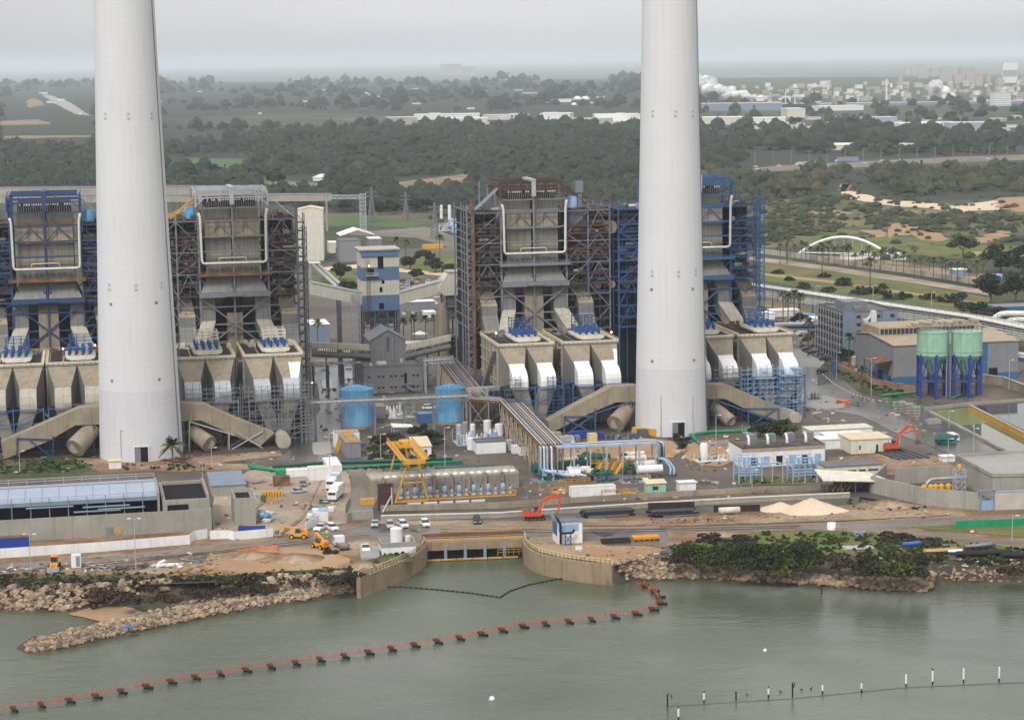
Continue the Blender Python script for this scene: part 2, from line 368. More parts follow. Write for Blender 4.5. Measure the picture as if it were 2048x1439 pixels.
SHORE = [(-160, 1232), (0, 1222), (90, 1224), (190, 1215), (300, 1205), (420, 1200), (560, 1205), (718, 1182), (760, 1178), (800, 1162), (832, 1145), (849, 1124), (1050, 1115), (1058, 1133), (1080, 1148), (1120, 1157), (1170, 1164), (1225, 1170),
         (1262, 1160), (1400, 1160), (1560, 1168), (1700, 1176), (1850, 1182), (1900, 1165), (2048, 1160), (2260, 1160)]
def land_poly():
    top = [G(x, y) for x, y in BANK]
    far = [Vector((60000, 94000, 0)), Vector((-60000, 94000, 0)), Vector((-9000, 500, 0))]
    top[-1] = Vector((60000, top[-1].y, 0)); top[0] = Vector((-60000, top[0].y, 0))
    return top+far[:2]
LP = land_poly()
def tri(name, pts, m, z):
    import mathutils
    t = mathutils.geometry.tessellate_polygon([[Vector((p.x, p.y, 0)) for p in pts]])
    b = MB(); b.add([(p.x, p.y, z) for p in pts], [tuple(x)[::-1] for x in t]); return b.build(name, m)
o = tri('ground', LP, 'land', 0.0); tag(o, kind='structure')
for p in o.data.polygons:
    pass
o = MB().poly([(-30000, -2000, WZ), (30000, -2000, WZ), (30000, 700, WZ), (-30000, 700, WZ)]).build('water', 'water'); tag(o, kind='structure')
def interp(poly, x):
    for (a, b), (c, d) in zip(poly, poly[1:]):
        if a <= x <= c: return b+(d-b)*(x-a)/(c-a) if c > a else b
    return poly[-1][1] if x > poly[-1][0] else poly[0][1]
BW = [(p.x, p.y) for p in (G(x, y) for x, y in BANK)]; SW = [(p.x, p.y) for p in (G(x, y, WZ) for x, y in SHORE)]
GROY = [G(x, y, -3.6) for x, y in ((82, 1283), (140, 1274), (260, 1246), (400, 1218), (540, 1196), (700, 1172))]
def gdist(x, y):
    best = 1e9; p = Vector((x, y))
    for a, b in zip(GROY, GROY[1:]):
        a2, b2 = a.to_2d(), b.to_2d(); t = max(0, min(1, (p-a2).dot(b2-a2)/(b2-a2).length_squared)); best = min(best, (a2.lerp(b2, t)-p).length)
    return best
def shore_z(x, y):
    yb, ys = interp(BW, x), interp(SW, x); yb = max(yb, ys+.5)
    if y >= yb: z = -.05
    elif y > ys: t = (y-ys)/(yb-ys); z = WZ+(-.05-WZ)*(t**.8)
    else: z = WZ-(ys-y)*.25
    g = gdist(x, y)
    if x < G(720, 1172, -3).x: z = max(z, -2.6-max(0, g-2.0)*.62)
    return max(z, -9)
def shore_mesh(name, px0, px1, m):
    x0, x1 = G(px0, 1200, WZ).x, G(px1, 1160, WZ).x; nx = int((x1-x0)/1.2); ys = np.arange(395, 515, 1.2); V = []; Fq = []
    for i in range(nx+1):
        x = x0+(x1-x0)*i/nx
        for y in ys: V.append((x, y, shore_z(x, y)+random.uniform(-.08, .08)))
    ny = len(ys)
    for i in range(nx):
        for j in range(ny-1):
            a = i*ny+j
            if max(V[a][2], V[a+ny+1][2], V[a+1][2]) > -8 and ys[j] < interp(BW, x0+(x1-x0)*i/nx)+3: Fq.append((a, a+ny, a+ny+1, a+1))
    return tag(npmesh(name, V, Fq, m), kind='structure')
shore_mesh('shore', -170, 738, 'shoreground'); shore_mesh('shore', 1215, 2280, 'shoreground')
bp = [G(x, y, WZ+.12) for x, y in ((135, 1226), (190, 1212), (250, 1212), (300, 1226), (262, 1240), (215, 1250), (195, 1240))]
patch('beach', [(p.x, p.y, WZ+.12) for p in bp], 'sand', WZ+.12, world=True, sub=4, jit=.4)
bk = [p for p in BANK if -160 <= p[0] <= 2260]
YP = [G(x, y) for x, y in bk]+[G(x, y) for x, y in ((2260, 760), (1960, 655), (1800, 640), (1640, 600), (1520, 575), (1200, 520), (940, 490), (760, 500), (600, 540), (-160, 600))]
tag(tri('ground_yard', YP, 'yard', .02), kind='structure')
PN = [0]
PN = [0]
PF = [G(-400, 172), G(2450, 148), Vector((59000, 93000, 0)), Vector((-59000, 93000, 0))]
tag(MB().poly([(p.x, p.y, .4) for p in PF]).build('plain', 'plain'), kind='structure')
def pt(name, pts, m, k, sub=5, jit=.6):
    PN[0] += 1; return patch(name, pts, m, .02+.02*k+.0012*PN[0], sub=sub, jit=jit)
for P in ([(-60, 262), (200, 262), (200, 400), (-60, 400)], [(200, 258), (1400, 248), (1400, 425), (930, 425), (640, 425), (310, 362)], [(-200, 170), (1300, 162), (1300, 258), (-200, 262)], [(1390, 262), (2250, 262), (2250, 312), (1760, 318), (1390, 345)], [(1400, 345), (2250, 330), (2250, 380), (1990, 396), (1830, 404), (1690, 380), (1560, 402), (1400, 402)], [(1400, 402), (1700, 396), (2250, 428), (2250, 470), (1900, 470), (1700, 452), (1560, 490), (1500, 500), (1400, 480)]):
    pt('wood_floor', P, 'woodfloor' if P[0] != (1400, 402) else 'dunegrass', 0)
pt('road_verge', [(-160, 1180-15), (-160, 1090), (425, 1060), (600, 1062), (720, 1040), (1100, 1040), (1700, 1010), (2260, 1010), (2260, 1110), (2048, 1108), (1700, 1095), (1350, 1088), (1262, 1108), (1225, 1126), (1120, 1112), (1078, 1102), (1060, 1090), (1055, 1072), (842, 1080), (825, 1100), (780, 1118), (718, 1140), (600, 1145), (400, 1158), (200, 1160)], 'dirt', 1)
pt('sand_yard', [(425, 1079), (428, 985), (497, 940), (570, 931), (690, 931), (700, 960), (692, 1046), (640, 1052), (560, 1070)], 'sandyard', 2)
pt('coast_road', [(-160, 1139), (0, 1128), (200, 1112), (400, 1092), (560, 1076), (700, 1056), (860, 1050), (1000, 1050), (1250, 1051), (1500, 1047), (1700, 1043), (1850, 1035), (2260, 1020), (2260, 1032), (1900, 1052), (1760, 1055), (1500, 1062), (1280, 1064), (1050, 1074), (848, 1080), (740, 1078), (700, 1083), (560, 1094), (400, 1110), (200, 1130), (-160, 1162)], 'asphalt', 3)
pt('coast_path', [(1640, 1047), (1760, 1055), (1900, 1068), (2048, 1081), (2260, 1098), (2260, 1110), (2048, 1091), (1900, 1077), (1760, 1063), (1600, 1058)], 'asphalt', 4)
pt('dark_asphalt', [(1165, 1057), (1330, 1057), (1342, 1080), (1330, 1088), (1215, 1091), (1200, 1080), (1165, 1080)], 'asphaltwet', 4, 3, .2)
pt('car_park', [(712, 1050), (752, 1047), (868, 1049), (862, 1062), (700, 1066)], 'asphaltwet', 4, 3, .3)
pt('intake_apron', [(1062, 1086), (1110, 1088), (1210, 1088), (1300, 1092), (1335, 1098), (1262, 1118), (1228, 1128), (1120, 1113), (1080, 1103)], 'sand', 2)
pt('grass_bank', [(1350, 1088), (1500, 1066), (1640, 1060), (1760, 1066), (1900, 1080), (2048, 1094), (2260, 1108), (2260, 1122), (2048, 1118), (1850, 1113), (1700, 1108), (1420, 1102)], 'grass', 2)
pt('grass_verge', [(1820, 1052), (1960, 1046), (2260, 1030), (2260, 1088), (2048, 1074), (1900, 1062)], 'grass', 5)
pt('grass_bank', [(-160, 1150), (0, 1146), (150, 1150), (300, 1146), (480, 1148), (600, 1140), (700, 1134), (715, 1150), (600, 1149), (480, 1160), (300, 1165), (-160, 1162)], 'grassdark', 2)
pt('sand_mound_ground', [(420, 1108), (560, 1094), (640, 1098), (700, 1115), (690, 1134), (600, 1140), (480, 1146), (400, 1132)], 'sand', 5)
pt('grass_verge', [(-160, 925), (60, 915), (150, 918), (200, 932), (150, 950), (-160, 960)], 'grassdark', 2)
pt('dirt_apron', [(150, 915), (300, 920), (560, 900), (570, 925), (480, 940), (200, 946)], 'dirt', 3)
pt('wet_road', [(628, 720), (722, 715), (732, 790), (690, 840), (668, 930), (560, 934), (590, 880), (640, 820)], 'asphaltwet', 2)
pt('puddle', [(625, 884), (660, 882), (664, 915), (634, 921), (626, 905)], 'paving', 3, 2, .1)
pt('service_road', [(440, 925), (600, 905), (720, 918), (1090, 935), (1095, 955), (1050, 998), (1040, 940), (740, 938), (560, 930)], 'asphaltwet', 3)
pt('yard_road', [(690, 938), (760, 934), (770, 960), (740, 1040), (694, 1040), (705, 965)], 'asphalt', 4)
pt('front_yard', [(1038, 940), (1320, 965), (1500, 980), (1500, 990), (1300, 1000), (1060, 1010)], 'yarddark', 3)
pt('exchanger_floor', [(1062, 925), (1110, 895), (1300, 900), (1345, 950), (1330, 972), (1100, 975)], 'yarddark', 4)
pt('sand_store', [(1112, 902), (1180, 882), (1270, 872), (1345, 882), (1368, 900), (1345, 915), (1200, 916), (1120, 912)], 'sand', 5)
pt('sand_store', [(1372, 884), (1470, 878), (1490, 890), (1480, 915), (1440, 932), (1400, 930), (1365, 912)], 'sand', 5)
pt('north_road', [(1560, 690), (1640, 705), (1730, 745), (1800, 790), (1850, 812), (1950, 870), (2030, 915), (1915, 912), (1800, 868), (1720, 830), (1650, 820), (1600, 800), (1610, 750), (1540, 715)], 'asphaltwet', 3)
pt('apron', [(1602, 797), (1650, 790), (1692, 800), (1688, 814), (1640, 818), (1606, 812)], 'paving', 4, 3, .3)
pt('parking_apron', [(1540, 712), (1600, 700), (1650, 722), (1640, 735), (1590, 732)], 'paving', 4, 3, .3)
pt('grass_verge', [(1645, 728), (1675, 730), (1760, 768), (1830, 792), (1790, 797), (1720, 785)], 'grassdark', 5)
pt('path', [(1690, 722), (1740, 742), (1830, 775), (1830, 788), (1740, 764), (1676, 730)], 'dirt', 6)
pt('dark_yard', [(1830, 778), (2000, 770), (2100, 795), (2100, 805), (1850, 818)], 'yarddark', 4)
pt('grass_verge', [(1470, 950), (1600, 950), (1640, 962), (1640, 968), (1480, 970)], 'grass', 6)
pt('work_yard', [(1650, 915), (1780, 905), (1910, 915), (1900, 940), (1780, 950), (1660, 938)], 'dirt', 5)
pt('basin_floor', [(1850, 975), (1960, 965), (1990, 1000), (1960, 1012), (1870, 1000)], 'yarddark', 5)
pt('park_grass', [(800, 512), (930, 508), (940, 545), (860, 552), (800, 540)], 'grass', 3)
pt('park_grass', [(640, 530), (700, 535), (720, 570), (660, 590), (625, 560)], 'grass', 3)
pt('rear_road', [(800, 458), (850, 452), (930, 480), (945, 512), (890, 492), (830, 475), (700, 470), (700, 462)], 'asphalt', 3)
pt('rear_path', [(640, 535), (720, 528), (930, 550), (930, 556), (720, 536), (640, 541)], 'sandpale', 5)
pt('field', [(660, 433), (740, 429), (800, 437), (850, 446), (820, 456), (730, 450), (650, 452)], 'grassfar', 3)
pt('field', [(345, 332), (372, 316), (488, 318), (496, 334), (420, 342), (370, 340)], 'grassfar', 3)
pt('field', [(330, 365), (420, 345), (560, 360), (640, 366), (650, 376), (540, 374)], 'grassfar', 2)
pt('far_road', [(520, 368), (560, 362), (640, 366), (780, 368), (905, 362), (915, 369), (780, 377), (640, 376)], 'asphalt', 4)
pt('road_bank', [(775, 366), (900, 352), (945, 345), (950, 356), (915, 378), (790, 384)], 'dirt', 3)
pt('field', [(1500, 337), (1560, 330), (1555, 336), (1500, 341)], 'grassfar', 3)
pt('highway', [(1485, 338), (1600, 328), (1750, 322), (1900, 314), (2260, 302), (2260, 312), (1900, 325), (1750, 333), (1600, 340), (1485, 345)], 'asphalt', 5)
pt('slope_grass', [(1518, 520), (1600, 530), (1800, 562), (1980, 596), (1975, 640), (1800, 612), (1518, 560)], 'grass', 3)
pt('perimeter_track', [(1500, 512), (1600, 524), (1800, 552), (1990, 583), (1988, 592), (1800, 562), (1600, 533), (1500, 520)], 'sandyard', 5)
pt('lower_track', [(1518, 545), (1700, 566), (1900, 596), (1990, 610), (1990, 613), (1900, 600), (1700, 570), (1518, 549)], 'sand', 5)
pt('promenade', [(1600, 512), (1700, 512), (1800, 524), (1960, 548), (1990, 560), (1980, 572), (1800, 545), (1640, 525)], 'dirt', 4)
for k, P in enumerate(([(1672, 378), (1715, 384), (1760, 398), (1830, 404), (1910, 412), (1990, 400), (2060, 396), (2060, 412), (2000, 420), (1910, 424), (1830, 414), (1760, 408), (1700, 396)], [(1992, 398), (2100, 386), (2100, 412), (2040, 424), (1990, 412)], [(1680, 370), (1694, 366), (1702, 380), (1690, 384)],
    [(1595, 418), (1640, 414), (1700, 424), (1690, 430), (1620, 428)], [(1790, 445), (1830, 442), (1850, 460), (1900, 478), (1870, 482), (1820, 468), (1780, 476)], [(1760, 452), (1800, 444), (1830, 448), (1800, 458)], [(1965, 470), (2010, 455), (2030, 460), (2000, 480), (1960, 486)], [(1940, 505), (2000, 500), (1980, 516), (1930, 514)], [(1720, 462), (1760, 458), (1780, 470), (1740, 476)], [(2030, 350), (2100, 340), (2100, 350)])):
    pt('sand_track', P, 'sand' if k else 'sandpale', 4, 5, 5)
pt('meadow', [(1690, 470), (1760, 470), (1830, 475), (1930, 490), (2100, 492), (2100, 530), (1960, 520), (1800, 508), (1700, 505)], 'grass', 3, 5, 4)
pt('meadow', [(1600, 470), (1680, 455), (1720, 462), (1690, 478), (1610, 492)], 'grass', 3, 5, 4)
pt('bare_field', [(0, 272), (190, 270), (190, 274), (0, 277)], 'dirt', 2, 6, 20); pt('bare_field', [(330, 238), (560, 226), (780, 230), (770, 246), (420, 254)], 'land', 2, 6, 20)
pt('far_highway', [(84, 190), (100, 190), (140, 205), (182, 232), (150, 228), (110, 208)], 'paving', 4, 4, 3)
pt('quarry', [(50, 205), (70, 196), (90, 210), (60, 216)], 'dirt', 3, 4, 12); pt('quarry', [(5, 242), (80, 238), (100, 248), (40, 250), (0, 250)], 'dirt', 3, 4, 8)
gpatch = pt
def chimney(px, pyb, w0, w1, label, door_px, holes):
    base = G(px, pyb); r0 = w0/2*(base.y*math.cos(PITCH)+16.4)/FPX; c = base+Vector((base.x, base.y, 0)).normalized()*r0
    z1 = AtY(px, 0, c.y).z; r1 = w1/2*(c.y*math.cos(PITCH))/FPX
    rt = lambda z: r0+(r1-r0)*min(1, z/z1)*(1 if z < z1 else 1) if z <= z1 else r1-(r1-7.5)*(z-z1)/(250-z1)
    t = thing('chimney', label, 'chimney', c, PSI)
    n = 64; lo = MB(); zs = [0, 3, 8, 14, 21]; lo.lathe([(rt(z), z) for z in zs], n); s1 = lo.build('base', 'chimney_low', t, True)
    hi = MB(); zs = [21, 40, 60, 90, 120, 150, 190, 250]; hi.lathe([(rt(z), z) for z in zs], n); hi.build('shaft', 'chimney', t, True)
    for me in (s1.data,):
        pass
    ang = lambda dx, z: (dx, -math.sqrt(max(.01, rt(z)**2-dx*dx)))
    for hx, hy, big in holes:
        p = AtY(hx, hy, c.y-r0*.85); z = p.z; dx = (p.x-c.x)*CS+(p.y-c.y)*SN; dx = max(-rt(z)*.93, min(rt(z)*.93, dx)); x, y = ang(dx, z); a = math.atan2(y, x); m = MB()
        hh, ww = (1.1, .55) if big else (.45, .45)
        nx, ny = math.cos(a), math.sin(a); tx, ty = -ny, nx
        q = lambda u, v, d: (x+tx*u+nx*d, y+ty*u+ny*d, z+v)
        m.hexa([q(-ww, -hh, -.3), q(ww, -hh, -.3), q(ww, -hh, .06), q(-ww, -hh, .06), q(-ww, hh, -.3), q(ww, hh, -.3), q(ww, hh, .06), q(-ww, hh, .06)])
        fr = m.build('opening' , 'chimney_low' if big else 'steelgrey', t)
        if big:
            m = MB()
            for v in (-.75, .75): m.hexa([q(-ww*.6, v-.22, 0), q(ww*.6, v-.22, 0), q(ww*.6, v-.22, .09), q(-ww*.6, v-.22, .09), q(-ww*.6, v+.22, 0), q(ww*.6, v+.22, 0), q(ww*.6, v+.22, .09), q(-ww*.6, v+.22, .09)])
            m.build('vent', 'pipegrey', fr)
    p = AtY(door_px[0], pyb, c.y-r0); q = AtY(door_px[1], pyb, c.y-r0); dx0 = (p.x-c.x)*CS+(p.y-c.y)*SN; dx1 = (q.x-c.x)*CS+(q.y-c.y)*SN
    yf = -math.sqrt(max(0, r0*r0-min(abs(dx0), abs(dx1))**2))-.05; hgt = 4.6
    m = MB(); m.box(dx0-.35, dx0, yf-.2, yf+3, 0, hgt+.35).box(dx1, dx1+.35, yf-.2, yf+3, 0, hgt+.35).box(dx0, dx1, yf-.2, yf+3, hgt, hgt+.35)
    fr = m.build('door_frame', 'chimney', t); MB().box(dx0, dx1, yf-.12, yf, 0, hgt).build('doorway', 'void', fr)
    MB().box(dx0+.05, dx0+(dx1-dx0)*.45, yf-.17, yf-.13, 0, hgt-.2).build('door', 'steelgrey', fr)
    m = MB(); a = R(-28)
    for da in (0, .035):
        m.path([((rt(z)+.12)*math.cos(a+da), (rt(z)+.12)*math.sin(a+da), z) for z in (2, 40, 90, 140, 200, 248)], .07, 4)
    m.build('cable', 'steelgrey', t)
    m = MB()
    for x in ((dx0-3.2, dx1+3) if r0 < 11.8 else ()):
        y = -math.sqrt(r0*r0-x*x)-.2; m.bar((x, y, 0), (x*.97, y+.5, 13), .3)
    if m.v: m.build('pipe', 'galv', t)
    m = MB(); a = R(-4)
    for k in range(60): z = 1+k*.6; m.bar(((rt(z)+.1)*math.cos(a), (rt(z)+.1)*math.sin(a), z), ((rt(z)+.9)*math.cos(a), (rt(z)+.9)*math.sin(a), z), .18)
    m.build('ladder', 'steelgrey', t)
    m = MB().lathe([(7.5, 0), (8.3, .2), (8.3, 1.4), (7.5, 1.6)], 48, (0, 0, 246)); m.build('gallery', 'concrete', t)
    return t, c, r0
LCH, LC, LR = chimney(284, 924, 168, 118, 'tall tapering pale grey concrete chimney with a palm at its foot, left one', (270, 297),
    [(211, 233, 1), (257, 233, 1), (304, 233, 1), (219, 575, 1), (272, 575, 1), (324, 573, 1), (222, 609, 0), (313, 607, 0), (224, 762, 0), (319, 760, 0)])
RCH, RC, RR = chimney(1342, 874, 146, 108, 'tall pale concrete chimney beside the yellow container, right one', (1344, 1370),
    [(1310, 228, 1), (1352, 228, 1), (1391, 228, 1), (1307, 548, 1), (1356, 548, 1), (1396, 546, 1), (1306, 580, 0), (1388, 579, 0), (1306, 723, 0), (1390, 721, 0)])
BB = 712.0
def ring(x0, x1, f, b): return [(x0, f[0], f[1]), (x1, f[0], f[1]), (x1, b[0], b[1]), (x0, b[0], b[1])]
def boiler(px, label, fr, fr2, plat, wl, wr, seed, top=75.7, head='browngrate', roofm=None, ductc=('duct', 'ductlight'), front=0):
    rd = random.Random(seed); a0 = SB(px, 560, BB)[0]; t = thing('boiler_house', label, 'boiler house', W(a0, BB), PSI)
    roofm = roofm or fr
    m = MB()
    for s in (-1, 1):
        x0, x1 = (-9, -.45) if s < 0 else (.45, 9)
        m.use(0).box(x0, x1, 1.6, 22, 59.6, 65.4); m.use(1).box(x0, x1, 1.8, 22, 50.3, 59.5); m.use(0).box(x0, x1, 1.5, 1.79, 52.2, 54.2)
        m.use(1).box(x0, x1, 3, 22, 65.9, 69.4)
    m.build('casing', ['casing', 'casinggrey'], t)
    m = MB(); m.box(-9.6, 9.6, .8, 23, 65.4, 65.9); m.box(-9.6, 9.6, 1.0, 1.5, 59.2, 59.6); m.build('ledge', plat, t)
    m = MB(); m.box(-8.6, 8.6, 3.4, 22, 69.4, 72.6); m.build('penthouse', head, t)
    m = MB()
    for k in range(22):
        x = -8.1+k*.77
        if rd.random() < .8: m.box(x, x+.5, 3.2, 3.38, 71.6, 72.2)
        m.bar((x, 3.1, 69.5), (x, 2.4, 71.4), .1)
    m.build('light_slots', 'offwhite', t)
    m = MB(); m.box(-.44, .44, 2.2, 22, 47, 69.4); m.box(-9, 9, 22, 44, 26, 66); m.build('core', 'dark', t)  # near-black blocks stand in for the shaded interior
    m = MB()
    for s in (-1, 1):
        a, b = (-8.4, -.5) if s < 0 else (.5, 8.4); c, d = (-11.2, -.5) if s < 0 else (.5, 11.2)
        m.hexa([(c, -1.5, 41.2), (d, -1.5, 41.2), (d, 18, 41.2), (c, 18, 41.2), (a, 2.4, 47), (b, 2.4, 47), (b, 18, 47), (a, 18, 47)])
    m.build('hopper', 'ductgrey', t)
    m = MB(); m.box(-9, 9, 1.8, 20, 47, 50.2); m.build('burner_box', 'casinggrey', t)
    m = MB()
    for k in range(9): x = -7.6+k*1.9; m.box(x-.5, x+.5, .9, 1.8, 48.6, 49.6)
    m.build('burner', 'steeldark', t)
    m = MB(); m.box(-12.3, 12.6, -2, 2, 46.9, 47.3); m.box(-12.3, 12.6, -2.2, -2, 46.7, 47.7)
    m.rail([(-12.2, -2, 47.3), (12.5, -2, 47.3)], 1.1, 1.6, .12); m.build('platform', plat, t)
    m = MB(); m.box(-11.6, 12, -2.6, 4, 39.6, 41.1); m.box(-3, 3, -3.2, -2.6, 40, 40.6); m.build('deck', fr, t)
    m = MB(); C = [-11.4, 0, 11.6]
    for x in C:
        m.bar((x, 0 if x else -.6, 8), (x, 0 if x else -.6, top-1.5), .62 if x else .5)
        for y in (10, 24, 40): m.bar((x, y, 8), (x, y, top-2), .55)
    for z in (36.2, 30.3, 27.5, 54.9, 59.9, 65.1, 69.4):
        m.bar((-11.4, 0, z), (11.6, 0, z), .38, .45)
    for a, b in (((-11.4, 39.5), (0, 30.3)), ((11.6, 39.5), (0, 30.3)), ((0, 30.3), (-11.4, 21)), ((0, 30.3), (11.6, 21))): m.bar((a[0], -.7, a[1]), (b[0], -.7, b[1]), .42)
    for s in (-1, 1):
        m.bar((s*.4, .9, 59.9), (s*4.5, .9, 64.3), .3); m.bar((s*4.5, .9, 64.3), (s*8.9, .9, 60), .3)
        m.bar((s*11.4, 0, 46), (s*8, 0, 42), .3); m.bar((0, 0, 41.2), (s*1.2, -.8, 43.6), .3)
    m.build('steel_frame', fr, t)
    m = MB(); x0, x1, y0, y1, z0, z1 = -11.9, 11.9, -1, 21, top-2.8, top
    for z in (z0, z0+.9): 
        m.bar((x0, y0, z), (x1, y0, z), .4, .5); m.bar((x0, y1, z), (x1, y1, z), .4); m.bar((x0, y0, z), (x0, y1, z), .4); m.bar((x1, y0, z), (x1, y1, z), .4)
    for k in range(9): y = y0+(y1-y0)*k/8; m.bar((x0+1, y, z1-.3), (x1-1, y, z1-.3), .28)
    for x in (x0, -8, -4, 4, 8, x1): m.bar((x, y0, z1-1), (x, y1, z1-.2), .3); m.bar((x, y0, z0-1.4), (x, y0, z1-1), .35)
    for s in (-1, 1): m.bar((s*11.9, y0, z0-3), (s*11.9, y0, z1-.8), .5); m.bar((s*9, y0, z0), (s*11.9, y0, z0-2.5), .3)
    m.build('roof_frame', roofm, t)
    m = MB().box(-.8, .8, -1.6, 14, top-.1, top+.7).box(-.7, .7, -1.7, -.9, top-5.2, top-.1); m.build('roof_girder', roofm if fr == 'bluesteel' else 'galv', t)
    m = MB().path([(-11.2, -1.2, 68), (-10.7, -1.4, 66.5), (-10.5, -1.4, 51), (10.9, -1.4, 51), (11.1, -1.4, 66.5), (11.6, -1.2, 69)], .42, 10); m.build('downcomer_pipe', 'pipewhite', t, True)
    m = MB().path([(-5, -1.2, 51.6), (-4.6, -1.3, 52.8), (4, -1.3, 52.8), (4.4, -1.2, 51.6)], .16, 6); m.build('drain_pipe', 'pipewhite', t, True)
    for k, (x0, x1, s) in enumerate(((-11.3, -6.5, -1), (6.9, 11.9, 1))):
        m = MB(); sh = s*2.6
        m.use(0).loft([ring(x0, x1, (5, 40), (11, 40)), ring(x0, x1, (.2, 35.6), (5, 31))])
        m.use(1).loft([ring(x0, x1, (.2, 35.6), (5, 31)), ring(x0, x1, (.0, 31.6), (5, 28.5))])
        m.use(0).loft([ring(x0, x1, (.0, 31.6), (5, 28.5)), ring(x0+sh, x1+sh, (-7, 25.6), (-4, 22)), ring(x0+sh, x1+sh, (-15, 20), (-14, 15))])
        m.build('flue_duct', [ductc[1], 'ductgrey'], t)  # tilted faces pale, upright face grey: light and shade put into the colours
    if front == 0: m = MB().use(0).loft([ring(-3.3, 3.2, (4, 40), (10, 40)), ring(-3.3, 3.2, (-.2, 36), (6, 34)), ring(-3.3, 3.2, (-.4, 20), (5, 20))])
    else:
        m = MB().use(0).loft([ring(-2.6, 2.6, (1, 34), (6, 34)), ring(-2.6, 2.6, (.5, 20), (5, 20))]); m.use(1).box(-2.6, 2.6, 1.4, 3, 34.2, 39.4)
    m.build('centre_duct', [ductc[0], 'void'], t)
    m = MB()
    for s in (-1, 1): m.loft([[(s*3.4, 6, 39.5), (s*6.5, 6, 39.5), (s*6.5, 14, 39.5), (s*3.4, 14, 39.5)], [(s*3.4, 5, 37), (s*6.5, 5, 37), (s*6.5, 14, 33), (s*3.4, 14, 33)]])
    m.build('cross_duct', 'ductgrey', t)
    for x0, x1, s in ((-19.6, -14.2, 1), (14.6, 19.9, 1)):
        m = MB(); m.use(0).loft([ring(x0, x1, (4, 38.6), (10, 38.6)), ring(x0+.9, x1+.9, (-1.5, 33.2), (5, 31))])
        m.use(1).loft([ring(x0+.9, x1+.9, (-1.5, 33.2), (5, 31)), ring(x0+.9, x1+.9, (-1.5, 29.8), (4, 29))])
        m.loft([ring(x0+.9, x1+.9, (-1.5, 29.8), (4, 29)), ring(x0+.9, x1+.9, (-8, 24), (-5, 20))])
        m.build('air_duct', [ductc[0], 'ductgrey'], t)
    FZ = [65.1, 59.9, 57.3, 54.7, 52, 49.8, 47.3, 43.3, 39.9, 36.2, 31.5, 27.5, 24]
    for nm, xs in (('left', wl), ('right', wr)):
        if not xs: continue
        x0, x1 = min(xs), max(xs); n = max(1, round((x1-x0)/9.5)); cols = [x0+(x1-x0)*k/n for k in range(n+1)]
        m = MB()
        for x in cols:
            if abs(abs(x)-11.5) < .8: continue
            for y in (0, 12, 24, 38): m.bar((x, y, 2), (x, y, 66.5+rd.uniform(0, 1.5)), .5)
        for i, z in enumerate(FZ):
            m.use(i % 3 > 0).bar((x0, 0, z), (x1, 0, z), .4, .7 if i % 3 else .35)
            m.use(0)
            for x in cols: m.bar((x, 0, z), (x, 38, z), .3)
        for i in range(0, len(FZ)-1, 2):
            for c0, c1 in zip(cols, cols[1:]):
                k = rd.randrange(3); za, zb = FZ[i], FZ[i+1] if i else FZ[2]
                zc = FZ[min(i+2, len(FZ)-1)]
                if k == 0: m.bar((c0, 0, za), (c1, 0, zc), .3)
                elif k == 1: m.bar((c1, 0, za), (c0, 0, zc), .3)
                else: m.bar((c0, 0, zc), ((c0+c1)/2, 0, za), .28); m.bar((c1, 0, zc), ((c0+c1)/2, 0, za), .28)
        m.build('wing_frame', [fr, fr2 if fr2 != 'browngrate' else 'bluesteel'], t)
        m = MB()
        for i, z in enumerate(FZ):
            m.use(rd.choice((0, 0, 1))).box(x0+.2, x1-.2, rd.uniform(.3, 2), 38, z-.12, z+.06)
        m.build('floor_grating', ['browngrate', fr2], t)
        m = MB()
        for i, z in enumerate(FZ[:9]):
            for c0, c1 in zip(cols, cols[1:]):
                m.use(2).rail([(c0+.3, .25, z+.06), (c1-.3, .25, z+.06)], 1.05, 2.4, .09)
                for q in range(9):
                    x = rd.uniform(c0+.5, c1-2); y = rd.uniform(.8, 8); s = rd.uniform(.4, 2.2); h = rd.uniform(.6, 2.0); m.use(rd.choice((0, 0, 0, 0, 1, 1, 3, 4, 2)))
                    if rd.random() < .4: m.tube((x, y, z+1), (min(x+s*2.5, c1), y, z+1), rd.uniform(.2, .7), 8)
                    else: m.box(x, x+s, y, y+s, z+.06, z+.06+h)
                m.use(2).tube((c0+rd.uniform(1, 6), rd.uniform(1, 8), z), (c0+rd.uniform(1, 6), rd.uniform(1, 8), z-4), .14, 6)
        m.build('equipment', ['steeldark', 'rust', fr2, 'pipegrey', 'offwhite'], t)
        m = MB()
        for x in np.arange(x0, x1, 1.9):
            for z in np.arange(22, 66, 2.45):
                if rd.random() < .55: m.bar((x, -.5, z), (x, -.5, z+2.45), .11)
                if rd.random() < .6: m.bar((x, -.5, z), (min(x+1.9, x1), -.5, z), .11)
                if rd.random() < .15: m.bar((x, -.5, z), (min(x+1.9, x1), -.5, z+2.45), .09)
                if rd.random() < .12: m.box(x, min(x+1.9, x1), -.5, .6, z, z+.1)
        m.build('fine_scaffold', 'steeldark' if fr != 'bluebright' else 'bluesteel', t)
        m = MB().box(x0+.6, x1-.6, 9, 37, 10, 64); m.build('dark_infill', 'dark', t)  # solid dark block paints the shade deep inside the wing
        m = MB()
        for z in FZ[:10]: m.box(x0+1, x1-1, 8.4, 8.9, z-1.4, z-.2)
        m.build('inner_beam', 'maroon' if fr2 in ('maroon', 'rust') else fr2, t)
    return t, a0
WLs = (-28.5, -11.6)
B1, A1 = boiler(94, 'boiler house with navy blue steelwork at the left edge of the photo', 'bluesteel', 'browngrate', 'rust', (-21, -11.4), (11.6, 26), 1, roofm='bluesteel')
